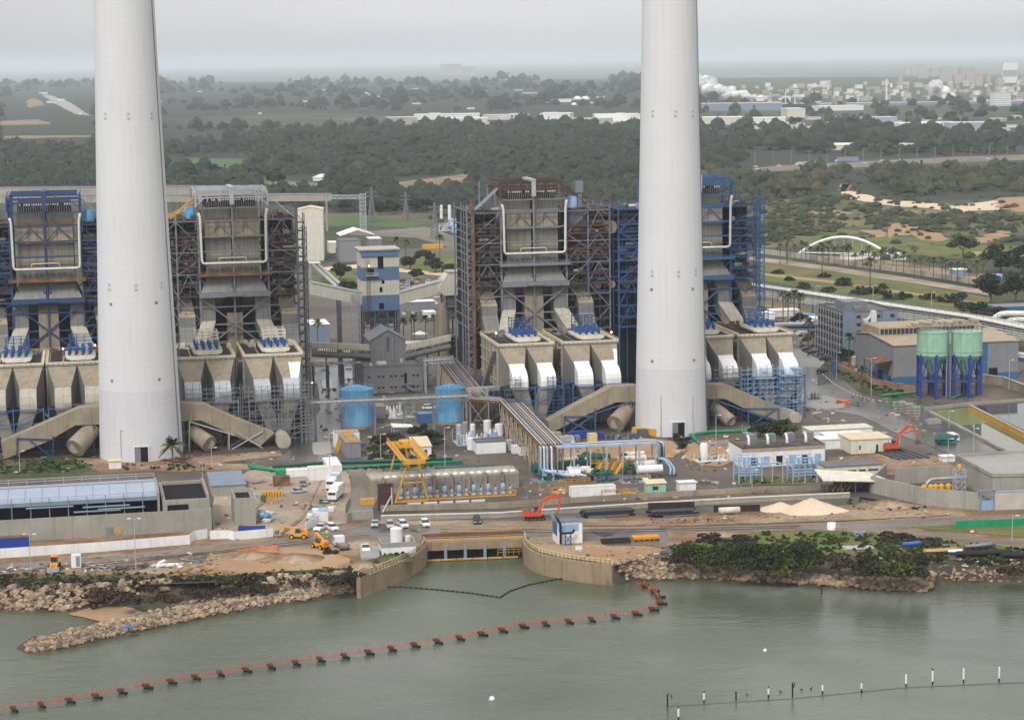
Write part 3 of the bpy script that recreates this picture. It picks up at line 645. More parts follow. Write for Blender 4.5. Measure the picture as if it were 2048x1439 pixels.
B2, A2 = boiler(468, 'boiler house with grey steelwork and a rusty furnace platform', 'steelgrey', 'maroon', 'rust', (-26, -11.4), (11.6, 21.3), 2, roofm='galv', front=1)
B3, A3 = boiler(1068, 'boiler house with grey frame and maroon floors, right of the striped tower', 'steelgrey', 'maroon', 'steelgrey', (-21, -11.4), (11.6, 27), 3, roofm='maroon')
B4, A4 = boiler(1398, 'boiler house with bright blue steelwork behind the right chimney', 'bluebright', 'bluesteel', 'bluebright', (-29, -11.4), (11.6, 21.0), 4, roofm='bluebright')
print('boiler a', A1, A2, A3, A4)
def local_tank(B, x, z, m, r=2.1, h=3.6, lab=''):
    q = MB().lathe([(r, 0), (r, h), (r*.6, h+.35), (0, h+.5)], 20, (x, 3, z)); o = q.build('tank', m, B, True); return o
for B, x, m in ((B1, 14.2, 'bluetank'), (B2, -14.1, 'bluetank'), (B3, 14.2, 'bluepale')): local_tank(B, x, 66, m)
for B, s, mm in ((B2, 1, 'galv'), (B2, -1, 'yellow'), (B3, -1, 'galv'), (B3, 1, 'maroon'), (B1, 1, 'steelgrey')):
    q = MB(); q.bar((s*12, 0, 73.5), (s*20.5, 0, 66), .3).bar((s*12, 3, 73.5), (s*20.5, 3, 66), .3)
    if B is B2 and s < 0: q.bar((-12.5, 2, 70), (-24, 2, 65.5), .5).bar((-12.5, 2, 71.3), (-24, 2, 65.9), .35)
    q.build('stay', mm, B)
q = MB(); rd = random.Random(5)
for B in (B1, B2, B3, B4):
    q = MB()
    for k in range(16): x = rd.choice((-1, 1))*rd.uniform(12.5, 20); y = rd.uniform(1, 30); q.bar((x, y, 65), (x, y, 67.2+rd.random()*3.5), .22)
    q.build('vent_pipe', 'steeldark', B)
q = MB(); q.box(15.6, 18.2, 2, 5, 71.2, 75); q.box(16.4, 17.8, 2.4, 4.4, 66, 71.2); q.build('lift_head', 'steelgrey', B3)
q = MB(); q.box(-16.2, -13.2, 3, 6, 66, 69.6); q.build('lift_head', 'steeldark', B3)
q = MB(); q.box(12.6, 19, 1, 4, 59, 64.6); q.build('filter_box', 'steeldark', B3)
for k, (x, z) in enumerate(((32.5, 61.3), (46, 61.3))):
    pass
def stairs(B, x0, x1, z0, z1, m, mr):
    q = MB()
    for x in (x0, x1):
        for y in (-1, 4): q.use(0).bar((x, y, z0), (x, y, z1), .3)
    z = z0; k = 0
    while z < z1-1:
        q.use(0).bar((x0, -1, z), (x1, -1, z), .22); q.use(1).box(x0, x1, -1, 4, z-.1, z); q.use(0).bar((x0 if k % 2 else x1, -1.1, z), (x1 if k % 2 else x0, -1.1, z+2.9), .35, .2)
        q.rail([(x0, -1, z), (x1, -1, z)], 1, 2, .08); z += 2.9; k += 1
    q.build('stair_tower', [m, mr], B)
stairs(B3, -23.6, -20.9, 0, 68, 'steelgrey', 'rust'); stairs(B2, 21.6, 24, 0, 67, 'steeldark', 'browngrate'); stairs(B4, 21.4, 23.6, 0, 68, 'bluebright', 'browngrate')
q = MB(); q.bar((-21.6, -1.5, 0), (-21.6, -1.5, 70), .9); q.build('riser_pipe', 'rust', B3)
q = MB(); q.bar((21.3, -1.2, 2), (21.3, -1.2, 70), .7); q.build('riser_pipe', 'steeldark', B2)
aL0, aL1 = A3+27.2, A4-29.2
t = thing('bunker_bay', 'open steel bay with round ducts between the two right boiler houses', 'steel bay', W(A3+19, BB+2), PSI)
m = MB(); Lb = max(12, A4-A3-30)
for z in (63, 60.5, 57, 54.5, 50.5, 47, 41.5, 36.8): m.use(0 if z > 52 else 1).bar((0, 0, z), (Lb, 0, z), .4, .6)
for k in range(7): m.bar((Lb*k/6, 0, 5), (Lb*k/6, 0, 64+k % 3), .4)
m.build('frame', ['maroon', 'bluesteel'], t)
m = MB()
for z in (63, 60.5, 57): m.box(0, Lb, .5, 30, z-.2, z)
m.build('floor', 'maroon', t)
for x, z, r in ((Lb*.3, 59, 2.3), (Lb*.75, 59, 2.3), (4, 39, 1.3), (9, 39, 1.3), (14, 39, 1.3)): MB().tube((x, -.8, z), (x, 8, z), r, 16).build('round_duct', 'duct', t)
MB().box(0, Lb, 4, 36, 5, 56).build('dark_infill', 'dark', t)  # dark block stands in for the shade within the steel frame
def hall(a0, a1, label):
    t = thing('turbine_hall', label, 'hall', W(a0, BB+46), PSI); L_ = a1-a0
    MB().box(0, L_, 0, 40, 0, 34).build('wall', 'sheetgrey', t); MB().box(-.5, L_+.5, -.5, 40.5, 34.05, 34.8).build('roof', 'roofgrey', t)
hall(A1-28, A2+12, 'long low turbine hall behind the two left boiler houses'); hall(A3-6, A4+12, 'long low turbine hall behind the two right boiler houses')
EB = 664.0
def esp(px, label, hood='white', post='bluesteel', rack=0, pitch=20.0, seed=0):
    a0 = SB(px, 697, EB)[0]; t = thing('precipitator', label, 'precipitator', W(a0, EB), PSI); rd = random.Random(seed); Wd = 18.4; D = 30
    m = MB(); m.box(0, Wd, 0, D, 12, 25.2); m.build('casing', 'duct', t)
    m = MB(); m.use(0).box(-.3, Wd+.3, -.3, D+.3, 25.25, 25.7); m.use(1)
    for k in range(4): m.box(1+k*4.3, 4.6+k*4.3, 1, D-1, 25.72, 25.95+rd.random()*.15)
    m.use(2).box(-.2, Wd+.2, -.35, .4, 25.7, 26.3).box(-.3, .4, .5, D, 25.72, 26.35).box(Wd-.4, Wd+.3, .5, D, 25.72, 26.2)
    m.build('roof', ['rooftan', 'browngrate', 'offwhite'], t)
    m = MB().rail([(-.3, 0, 25.7), (-.3, D, 25.7), (Wd+.3, D, 25.7), (Wd+.3, 0, 25.7)], 1.1, 3, .12); m.build('railing', 'yellowpale', t)
    m = MB()
    for k in range(3):
        for j in range(4): x = 3+k*6.2; y = 4+j*7.2; m.frus((x-.5, x+.5, y-.5, y+.5), 6, (x-3, x+3, y-3.5, y+3.5), 12)
    m.build('dust_hopper', 'ductgrey', t)
    m = MB()
    for x in (.3, Wd/2, Wd-.3):
        for y in (.3, 10, 20, D-.3): m.bar((x, y, 0), (x, y, 12), .5)
    m.build('leg_frame', post if post != 'bluesteel' else 'bluebright', t)
    for s in (0, 1):
        x0, x1 = (.2, Wd/2-.1) if s == 0 else (Wd/2+.1, Wd-.2); c = (x0+x1)/2; h = 2.4
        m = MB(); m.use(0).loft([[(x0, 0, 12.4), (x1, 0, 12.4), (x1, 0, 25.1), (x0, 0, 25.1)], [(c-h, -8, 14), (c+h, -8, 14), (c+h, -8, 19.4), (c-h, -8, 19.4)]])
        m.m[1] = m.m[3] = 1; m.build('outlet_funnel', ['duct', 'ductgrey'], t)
        m = MB(); prof = ([(-6.6, 20.6)] if hood == 'white' else [])+[(-8, 19.5), (-9.8, 19.0), (-11.4, 18.2), (-12.5, 17.0), (-13, 15.6), (-13, 13.4), (-8, 13.4)]
        m.extx(prof[::-1], c-h-.1, c+h+.1); m.build('elbow_hood', hood, t)
        e = Wd/2+(-2.0 if s == 0 else 2.0); g = 2.0
        m = MB(); m.loft([[(c-h, -8.2, 13.3), (c-h, -12.8, 13.3), (c+h, -12.8, 13.3), (c+h, -8.2, 13.3)], [(e-g, -8.6, 5.5), (e-g, -12.4, 5.5), (e+g, -12.4, 5.5), (e+g, -8.6, 5.5)], [(e-g*.8, -9, 1.5), (e-g*.8, -12, 1.5), (e+g*.8, -12, 1.5), (e+g*.8, -9, 1.5)]])
        m.build('down_duct', 'vduct', t)
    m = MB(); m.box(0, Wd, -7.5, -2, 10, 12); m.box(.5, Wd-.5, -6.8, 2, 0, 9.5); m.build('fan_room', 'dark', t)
    q = MB()
    for k in range(5):
        z = 24-k*4.2; q.hexa([(-1.6, k*5.5+1, z), (-.1, k*5.5+1, z), (-.1, k*5.5+6.5, z-4.2), (-1.6, k*5.5+6.5, z-4.2), (-1.6, k*5.5+1, z+.3), (-.1, k*5.5+1, z+.3), (-.1, k*5.5+6.5, z-3.9), (-1.6, k*5.5+6.5, z-3.9)]).rail([(-1.6, k*5.5+1, z), (-1.6, k*5.5+6.5, z-4.2)], 1.1, 2, .12).box(-.35, -.02, k*6+.5, k*6+1.1, 12, 25)
    for z in (14, 18, 22): q.box(-.3, -.02, 0, D, z, z+.35)
    q.build('side_stair', 'ductlight', t)
    q = MB()
    for k in range(int(Wd/1.6)): q.box(.3+k*1.6, .42+k*1.6, -.42, -.3, 25, 26.2)
    for j in range(30): x = rd.uniform(1, Wd-1); y = rd.uniform(18, 29); q.box(x, x+rd.uniform(.4, 1.6), y, y+rd.uniform(.4, 1.2), 25.95, 25.95+rd.uniform(.3, 1.6))
    q.build('roof_gear', rd.choice(('rust', 'steelgrey', 'offwhite')), t)
    q = MB()
    for x in (.2, Wd/2, Wd-.2): q.bar((x, -13.6, 0), (x, -13.6, 14.4), .36)
    for z in (5, 9.6, 13.9): q.bar((.2, -13.6, z), (Wd-.2, -13.6, z), .26)
    for x in (0, Wd/2): q.bar((x+.2, -13.6, 0 if x else 5), (x+Wd/2, -13.6, 5 if x else 0), .2).bar((x+.2, -13.6, 9.6), (x+Wd/2, -13.6, 13.9), .2)
    q.build('front_frame', post if post != 'bluesteel' else 'bluebright', t)
    q = MB()
    for j in range(26): x = rd.uniform(-.5, Wd); z = rd.uniform(1, 13); y = rd.uniform(-7, -4); q.use(j % 3).tube((x, y, z), (x+rd.uniform(-1, 4), y-rd.uniform(0, 2), z+rd.choice((0, 0, rd.uniform(-4, 4)))), rd.uniform(.08, .3), 6)
    q.build('fan_pipework', ['steeldark', 'pipegrey', 'bluesteel'], t)
    if px in (487, 1125):
        q = MB(); c = Wd*.75; k = .35 if px == 1125 else 1.0; q.hexa([(Wd-.3-4.4*k, -.06, 18), (Wd-.3, -.06, 18), (Wd-.3, -.06, 25), (Wd-.3-4.4*k, -.06, 25), (c+2.5-2.4*k, -8.1, 17), (c+2.5, -8.1, 17), (c+2.5, -8.1, 19.5), (c+2.5-2.4*k, -8.1, 19.5)]); q.build('white_cladding', 'white', t)
    m = MB(); m.box(6.0, 14.6, 3, 17, 26.5, 27.1); m.box(7, 13.6, 2.6, 3, 26.3, 26.5)
    for k in range(6): m.box(5.6, 15, 3.4+k*2.6, 3.8+k*2.6, 27.1, 27.5)
    m.build('rectifier_base', 'offwhite', t)
    for i in range(4):
        for j in range(5):
            m = MB(); x = 6.9+i*2.1+(.3 if j % 2 else 0); y = 4+j*2.7; hh = 2.3+rd.random()*.7; m.use(0).lathe([(.42, .7), (.42, hh), (.2, hh+.2)], 8, (x, y, 27.1)); m.use(1).lathe([(.28, 0), (.28, .7)], 6, (x, y, 27.1))
            m.use(0).bar((x-1, y, 27.1+hh*.9), (x+1, y, 27.1+hh*.9), .14); m.build('rectifier', ['rectblue', 'white'], t)
    m = MB()
    for z in (30.4, 31.5, 32.6):
        m.bar((7, 12, z), (14, 12, z), .22); m.bar((7, 17, z), (14, 17, z), .22)
        if rack: m.bar((7, 9, z), (14, 9, z), .3)
    for x in (7, 9.3, 11.6, 14):
        for y in (12, 17): m.bar((x, y, 27), (x, y, 32.8), .22)
        if rack: m.bar((x, 9, 29.4), (x, 9, 32.8), .3)
        m.bar((x, 12, 32.6), (x, 17, 32.6), .18)
    m.build('busbar_rack', 'offwhite' if rack else post, t)
    return t, a0
E = []
for px, lab, hood, post, rack in ((-38, 'precipitator with tan elbow ducts cut by the left edge of the photo', 'ductlight', 'bluebright', 0), (92, 'precipitator with tan elbow ducts just left of the left chimney', 'ductlight', 'bluebright', 0),
    (350, 'precipitator with a cream busbar rack just right of the left chimney', 'galv', 'steelgrey', 1), (487, 'precipitator with a cream busbar rack above a V shaped duct wrapped in grey scaffolding', 'galv', 'steelgrey', 1),
    (996, 'precipitator with bright white elbow hoods nearest the long sloping pipe rack', 'white', 'bluesteel', 0), (1125, 'precipitator with white elbow hoods and tan funnels between its neighbour and the right chimney', 'white', 'bluesteel', 0),
    (1358, 'precipitator half hidden behind the right side of the right chimney', 'white', 'bluesteel', 0), (1478, 'precipitator with long white hoods beside the car park', 'white', 'bluebright', 0)):
    E.append(esp(px, lab, hood, post, rack, seed=px))
def scaffold(px0, px1, pyt, b, zt, label, m='steelgrey', d=1.2, dz=1.5, dx=2.0, brace=.5, grp='scaffolds round the down ducts', z0=0):
    a0 = SB(px0, pyt, b)[0]; a1 = SB(px1, pyt, b)[0]; t = MB(); n = max(1, round((a1-a0)/dx)); dx = (a1-a0)/n; rd = random.Random(int(px0)); nz = int((zt-z0)/dz)
    for y in (0, d):
        for k in range(n+1): t.bar((k*dx, y, z0), (k*dx, y, zt+rd.random()), .1)
        for j in range(1, nz+1): t.bar((0, y, z0+j*dz), (n*dx, y, z0+j*dz), .085)
    for j in range(1, nz+1, 2):
        for k in range(n):
            if rd.random() < brace: t.bar((k*dx, 0, z0+j*dz), ((k+1)*dx, 0, z0+(j+1)*dz), .1)
            if rd.random() < .35: t.box(k*dx, (k+1)*dx, .2, d-.2, z0+j*dz, z0+j*dz+.1)
    o = t.build('scaffold', m, None, loc=W(a0, b), rot=PSI); return tag(o, label, 'scaffold', grp)
scaffold(372, 480, 770, 649.3, 19, 'grey tube scaffold around the twin ducts right of the left chimney')
scaffold(484, 600, 770, 649.3, 18, 'grey tube scaffold over the V shaped duct of the second boiler', brace=.3)
scaffold(602, 624, 760, 648, 19, 'narrow tall scaffold stair tower at the right end of the left precipitators', dx=1.2, dz=1.1)
scaffold(1010, 1042, 770, 649.3, 17, 'scaffold on the left leg of the white hooded precipitator', 'steeldark')
scaffold(1096, 1140, 760, 649.3, 17, 'dark blue scaffold in the gap between two white hooded precipitators', 'bluesteel', dz=1.2)
scaffold(1430, 1480, 760, 649.3, 17.5, 'blue and grey scaffold just right of the right chimney', 'steelgrey', dz=1.3)
scaffold(1484, 1560, 760, 649.3, 17.5, 'blue scaffold around the V shaped duct beside the car park', 'bluepale', brace=.6)
scaffold(1564, 1604, 765, 647.6, 17, 'blue scaffold stair tower at the right end of the precipitators', 'bluepale', dx=1.3, dz=1.1, d=5)
scaffold(130, 178, 800, 649.3, 15, 'scaffold behind the sloping flue duct left of the left chimney', 'steelgrey')
def flue(top, bot, b, dpt, label, fr='bluesteel', ends=None, struts=(), drum=None, endcap=None):
    a0, z0 = SB(*top[0], b); loc = W(a0, b); t = thing('flue_duct', label, 'flue duct', loc, PSI)
    cv = lambda p: (SB(*p, b)[0]-a0, SB(*p, b)[1])
    T = [cv(p) for p in top]; Bt = [cv(p) for p in bot]; poly = T+Bt[::-1]
    if sum(poly[i][0]*poly[(i+1) % len(poly)][1]-poly[(i+1) % len(poly)][0]*poly[i][1] for i in range(len(poly))) < 0: poly = poly[::-1]
    m = MB().extr(poly, 0, dpt); m.build('duct', 'duct', t)
    m = MB()
    for (x, z), (x2, z2) in zip(T, T[1:]):
        m.bar((x, .15, z+.05), (x2, .15, z2+.05), .25)
    m.build('edge_trim', 'rooftan', t)
    if endcap:
        x, z = cv(endcap[:2]); rr = endcap[2]; q = MB().tube((x, -2.2, z), (x, dpt+1, z), rr, 24).tube((x, -2.3, z), (x, -2.2, z), rr*.9, 24); q.build('fan_casing', 'ductlight', t, False)
    if drum:
        (sx, sy), (ex, ey), rr = drum; q = MB(); p = (*cv((sx, sy)), ); e = cv((ex, ey)); q.tube((p[0], dpt*.5, p[1]), (e[0], -3.2, e[1]), rr*.85, 28, rr); q.build('fan_inlet', 'duct', t, False)
        q = MB().tube((e[0]+(e[0]-p[0])*.002, -3.28, e[1]-.02), (e[0], -3.2, e[1]), rr*.55, 20); q.build('inlet_plate', 'ductlight', t)
    m = MB()
    for p, q in struts:
        x, z = cv(p); x2, z2 = cv(q); z, z2 = max(0, z), max(0, z2)
        for y in (-.3, dpt+.2): m.bar((x, y, z), (x2, y, z2), .32)
    if struts: m.build('support_frame', fr, t)
    return t
flue([(203, 812), (158, 816), (86, 848), (2, 884)], [(203, 848), (150, 850), (96, 882), (8, 918)], 643.5, 5.5, 'sloping tan box duct running down to the left from the left chimney', 'bluesteel', struts=[((188, 848), (188, 905)), ((34, 876), (34, 912)), ((34, 876), (100, 878)), ((60, 880), (106, 915)), ((106, 870), (106, 915))], drum=((185, 860), (150, 892), 3.1))
flue([(362, 806), (408, 808), (470, 836), (548, 866)], [(362, 842), (402, 840), (450, 862), (520, 892)], 643.5, 5.5, 'sloping tan box duct running down to the right from the left chimney', 'galv', endcap=(566, 880, 2.3), struts=[((379, 842), (379, 905)), ((379, 842), (470, 870)), ((458, 862), (458, 900)), ((463, 900), (525, 862)), ((470, 862), (525, 900))], drum=((385, 865), (418, 884), 2.6))
flue([(1276, 771), (1226, 773), (1150, 812), (1096, 842)], [(1276, 803), (1232, 804), (1180, 826), (1100, 866)], 643.5, 5.5, 'sloping tan box duct left of the right chimney on a blue frame', 'bluebright', struts=[((1262, 800), (1262, 862)), ((1190, 815), (1190, 868)), ((1128, 832), (1128, 870)), ((1128, 832), (1190, 832)), ((1130, 836), (1180, 868)), ((1190, 826), (1262, 802)), ((1186, 830), (1136, 868))], drum=((1262, 818), (1226, 844), 3.0))
flue([(1410, 769), (1452, 769), (1530, 802), (1596, 828)], [(1410, 798), (1450, 797), (1500, 822), (1560, 842)], 643.5, 5.5, 'sloping tan box duct right of the right chimney on a blue frame', 'bluebright', endcap=(1588, 834, 1.9), struts=[((1427, 798), (1427, 860)), ((1427, 798), (1556, 850)), ((1496, 816), (1496, 852)), ((1556, 816), (1556, 850)), ((1490, 816), (1556, 816)), ((1506, 850), (1552, 816))], drum=((1432, 815), (1457, 840), 2.2))
def shed(name, label, cat, px0, py0, px1, ptop, depth, wall='white', roof='creamroof', rot=None, gable=0, mono=0, group=None, wins=(), doors=(), over=.25, parapet=0, z0=0, H=None, winm='glass'):
    rot = PSI if rot is None else rot; p, L_, h = fb(px0, py0, px1, ptop, rot); h = H or h
    t = thing(name, label, cat, (p.x, p.y, z0), rot, group)
    m = MB()
    if gable: m.extr([(0, 0), (L_, 0), (L_, h), (L_/2, h+gable), (0, h)], 0, depth)
    elif mono: m.extx([(0, 0), (depth, 0), (depth, h+mono), (0, h)], 0, L_)
    else: m.box(0, L_, 0, depth, 0, h)
    m.build('wall', wall, t); m = MB(); e = .12
    if gable: 
        m.extr([(-over, h-.05+e), (L_/2, h+gable+e), (L_+over, h-.05+e), (L_+over, h+.15+e), (L_/2, h+gable+.2+e), (-over, h+.15+e)], -over, depth+over)
    elif mono: m.extx([(-over, h+.02), (depth+over, h+mono+.02), (depth+over, h+mono+.22), (-over, h+.22)], -over, L_+over)
    elif parapet:
        m.box(.3, L_-.3, .3, depth-.3, h+.01, h+.05); k = parapet
        m.box(0, L_, 0, .3, h+.004, h+k).box(0, L_, depth-.3, depth, h+.004, h+k).box(0, .3, .3, depth-.3, h+.004, h+k).box(L_-.3, L_, .3, depth-.3, h+.004, h+k)
    else: m.box(-over, L_+over, -over, depth+over, h+.01, h+.22)
    m.build('roof', roof, t)
    for w_ in wins:
        m = MB().box(w_[0]*L_, w_[1]*L_, -.04, .03, w_[2]*h, w_[3]*h).build('window', w_[4] if len(w_) > 4 else winm, t)
    for w_ in doors:
        MB().box(w_[0]*L_, w_[1]*L_, -.06, .03, .02, w_[2]*h).build('door', w_[3] if len(w_) > 3 else 'steelgrey', t)
    return t, L_, h
def gallery(p, q, w_, h, m, label, z=None, legs=(), legm='concrete', rib=1):
    d = q-p; L_ = d.length; rot = math.atan2(d.y, d.x); t = thing('conveyor_gallery', label, 'conveyor', p, rot); dz = q.z-p.z; hx = math.hypot(d.x, d.y)
    MB().hexa([(0, 0, 0), (hx, 0, dz), (hx, w_, dz), (0, w_, 0), (0, 0, h), (hx, 0, dz+h), (hx, w_, dz+h), (0, w_, h)]).build('enclosure', m, t)
    r = MB(); n = int(hx/3)
    r.hexa([(0, -.3, h+.02), (hx, -.3, dz+h+.02), (hx, w_+.3, dz+h+.02), (0, w_+.3, h+.02), (0, 0, h+.4), (hx, 0, dz+h+.4), (hx, w_, dz+h+.4), (0, w_, h+.4)])
    if rib:
        for k in range(n): x = hx*k/n; r.box(x, x+.4, -.2, w_+.2, h+dz*k/n+.4, h+dz*k/n+.75)
    r.build('roof', 'steelgrey' if rib else 'pipegrey', t)
    if legs:
        for x in legs: 
            l = MB().box(x*hx-.7, x*hx+.7, 0, w_, -p.z, dz*x); l.build('support_leg', legm, t)
    return t
gallery(AtY(-30, 391, 1500), AtY(526, 387, 1520), 8, 5.2, 'ductlight', 'upper of two far ribbed conveyor galleries, behind the left boiler houses', legs=(.12, .5, .9))
gallery(AtY(-30, 406, 1460), AtY(663, 402, 1480), 8, 4.6, 'ductlight', 'lower and longer of two far ribbed conveyor galleries', legs=(.2, .6, .985))
for px, lab in ((203, 'left of the left chimney'), (528, 'right of the second boiler house roof')):
    p = AtY(px, 372, 1450); tag(MB().box(-1.4, 1.4, 0, 3, 0, p.z).build('conveyor_pier', 'concrete', None, loc=(p.x, p.y, 0)), 'concrete pier rising above the far conveyor gallery '+lab, 'pier')
p = AtY(663, 397, 1478); q = AtY(724, 397, 1470)
tag(MB().truss((0, 0, 0), (q-p), 2.4, 9, .35, 3).build('truss_bridge', 'galv', None, loc=p), 'thin grey truss bridge past the right end of the far conveyor gallery', 'truss')
g = G(727, 465); tag(MB().lattice((0, 0), 4, 4, 0, zat(g, 388), 10, .4).build('trestle_tower', 'galv', None, loc=g), 'grey lattice tower at the end of the truss bridge', 'lattice tower')
shed('transfer_building', 'tall cream windowless building behind the second boiler house', 'building', 598, 522, 648, 420, 16, 'cream', 'creamroof', rot=PSI-.15, gable=1.5)
tag(MB().lattice((0, 0), 1.4, 1.4, 0, 62, 26, .16).build('ladder_tower', 'steeldark', None, loc=W(SB(611, 560, 716)[0], 716)), 'thin dark lattice mast beside the cream building and the second boiler house', 'mast')
TB = 785.0
a0, z1 = SB(722, 508, TB); a1, z0 = SB(800, 621, TB); t = thing('striped_tower', 'blue and cream banded conveyor transfer tower standing on steel legs', 'tower', W(a0, TB), PSI); Lw = a1-a0
zs = [SB(760, y, TB)[1] for y in (621, 590, 561, 534, 508)]
for k, c in enumerate(('towerblue', 'cream', 'towerblue', 'cream')):
    MB().box(0, Lw, 0, 13, zs[k]+(.0 if k else 0), zs[k+1]-.003).build('wall_band', c, t)
MB().box(-.4, Lw+.3, -.8, 14, zs[4]+1.2, zs[4]+1.6).box(-.1, Lw, -.5, -.1, zs[4]-.8, zs[4]+1.2).build('roof', 'towerblue', t)
m = MB()
for k in range(15): x = -.4+(Lw+.6)*k/14; m.box(x-.25, x+.25, -.8, 14, zs[4]+1.6, zs[4]+1.95)
m.build('roof_rib', 'offwhite', t)
for (x0, y0, x1, y1) in ((755, 512, 767, 537), (735, 537, 748, 552), (763, 560, 769, 567), (759, 574, 765, 584), (758, 606, 768, 618)):
    u0, v1 = SB(x0, y0, TB); u1, v0 = SB(x1, y1, TB); MB().box(u0-a0, u1-a0, -.06, .4, v0, v1).build('opening', 'void', t)
m = MB(); u, v = SB(732, 551, TB); m.box(u-a0, u-a0+4.4, -1.6, 0, v-.15, v); m.rail([(u-a0, -1.6, v), (u-a0+4.4, -1.6, v)], 1.1, 1, .1); m.build('balcony', 'offwhite', t)
m = MB(); u = SB(733, 551, TB)[0]-a0
for z in range(0, int(zs[4]-2), 1): m.bar((u, -.5, z), (u+1, -.5, z), .12)
m.bar((u, -.5, 0), (u, -.5, zs[4]-2), .14).bar((u+1, -.5, 0), (u+1, -.5, zs[4]-2), .14); m.build('ladder', 'rust', t)
m = MB()
for x in (.4, Lw/3, Lw*.67, Lw-.4):
    for y in (.4, 6.5, 12.6): m.bar((x, y, 0), (x, y, zs[0]), .6)
for z in (6, 12, 18, 24): m.bar((.4, .4, z), (Lw-.4, .4, z), .4).bar((.4, 12.6, z), (Lw-.4, 12.6, z), .4).bar((.4, .4, z), (.4, 12.6, z), .4)
for s in range(4): m.bar((.4, .3, s*6), (Lw/2, .3, s*6+6), .3).bar((Lw-.4, .3, s*6), (Lw/2, .3, s*6+6), .3)
m.build('leg_frame', 'steeldark', t)
MB().box(2, Lw-2, 2, 11, zs[0]-5, zs[0]-.5).build('hopper', 'steeldark', t)
tag(MB().lattice((0, 0), 3, 3, 0, 31, 11, .22).build('lattice_column', 'galv', None, loc=W(SB(712, 640, TB-2)[0], TB-2), rot=PSI), 'grey lattice column left of the striped tower', 'lattice tower')
def P3(px, py, b): a, z = SB(px, py, b); return W(a, b, z)
gallery(P3(622, 589, TB), P3(725, 610, TB), 4.5, 4.5, 'cream', 'cream conveyor gallery sloping down from the left to the striped tower', rib=0, legs=(.55,), legm='steeldark')
gallery(P3(799, 609, TB), P3(893, 583, TB), 4.5, 4.5, 'cream', 'cream conveyor gallery rising right from the striped tower', rib=0)
a0, z0 = SB(890, 591, TB-1); a1, z1 = SB(932, 545, TB-1); t = thing('head_house', 'cream conveyor head house with one small square window', 'building', W(a0, TB-1), PSI)
MB().extr([(0, z0), (a1-a0, z0), (a1-a0, z1), (1.4, z1), (-2.5, z1-5.6), (-2.5, z0+1.5)], 0, 9).build('wall', 'cream', t); MB().box(1.2, a1-a0+.2, -.2, 9.2, z1+.01, z1+.5).build('roof', 'ductlight', t)
u, v = SB(918, 570, TB-1); MB().box(u-a0-.8, u-a0+.8, -.05, .2, v-.9, v+.9).build('window', 'rust', t)
m = MB()
for x in (0, (a1-a0)/2, a1-a0):
    for y in (.3, 8): m.bar((x, y, 0), (x, y, z0), .6)
for z in range(5, int(z0), 5): m.bar((0, .3, z), (a1-a0, .3, z), .35).bar((0, .2, z-5), (a1-a0, .2, z), .25)
m.build('leg_frame', 'steelgrey', t); MB().box(.6, a1-a0-.6, 1, 7.5, z0-9, z0-.2).box(.6, a1-a0-.6, 1, 7.5, 1, z0-16).build('dark_infill', 'steeldark', t)
p = P3(886, 690, TB-6); tag(MB().lathe([(2.6, 0), (2.6, 20), (2.0, 24), (.9, 27)], 20).build('chute', 'duct', None, True, loc=(p.x, p.y, 0)), 'tall stained tan round chute right of the palms', 'chute')
def rconv(p0, p1, b, label):
    p, q = P3(*p0, b), P3(*p1, b); d = q-p; t = thing('covered_conveyor', label, 'conveyor', p, PSI); L_ = math.hypot(d.x, d.y)
    r = MB(); r.loft([[(x, -.2, z+1.8), (x, 4, z+1.8), (x, 3.2, z+3.8), (x, .6, z+3.8)] for x, z in ((0, 0), (L_, d.z))]); r.build('hood', 'ductlight', t)
    m = MB(); n = int(L_/.8)
    for k in range(n): x = L_*k/n; m.box(x, x+.35, .1, .3, d.z*k/n+.6, d.z*k/n+1.8)
    m.build('bracket', 'steeldark', t); MB().tube((0, .6, -.3), (L_, .6, d.z-.3), 1.1, 10).build('round_beam', 'ductgrey', t)
    m = MB()
    for f in (.25, .5, .75): m.bar((L_*f, 2, -p.z), (L_*f, 2, d.z*f), .5)
    m.build('leg', 'steeldark', t); return t
rconv((624, 706), (740, 711), 757, 'round topped conveyor left of the grey gabled building'); rconv((810, 712), (902, 691), 757, 'round topped conveyor right of the grey gabled building')
a0 = SB(740, 680, 757)[0]; a1 = SB(811, 680, 757)[0]; Lw = a1-a0; ze = SB(775, 681, 757)[1]; zt = SB(775, 661, 757)[1]
t = thing('gabled_building', 'grey corrugated gabled building with a dark slot window in its gable', 'building', W(a0, 757), PSI)
MB().extr([(0, 0), (Lw, 0), (Lw, ze), (Lw/2, zt), (0, ze)], 0, 17).build('wall', 'sheetgrey', t)
MB().extr([(-.4, ze-.2), (Lw/2, zt+.15), (Lw+.4, ze-.2), (Lw+.4, ze+.2), (Lw/2, zt+.5), (-.4, ze+.2)], -.3, 17.3).build('roof', 'steelgrey', t)
MB().box(Lw*.46, Lw*.54, -.05, .2, ze-4, zt-2.2).build('slot_window', 'steeldark', t)
m = MB().bar((Lw*.36, -.4, 0), (Lw*.36, -.4, ze-2), .2).bar((Lw*.63, -.4, 2), (Lw*.63, -.4, ze+1), .2); m.build('downpipe', 'galv', t)
for k, (x, lab) in enumerate(((772, 'left'), (781, 'right'))):
    p, q = P3(x-16, 640, 790), P3(x, 668, 770); tag(MB().box(-.6, .6, 0, (q-p).to_2d().length, 0, 1.2).build('belt_bridge', 'steelgrey', None, loc=(p.x, p.y, q.z), rot=math.atan2(q.y-p.y, q.x-p.x)-math.pi/2), lab+' of two narrow belt bridges running back from the grey gable', 'conveyor')
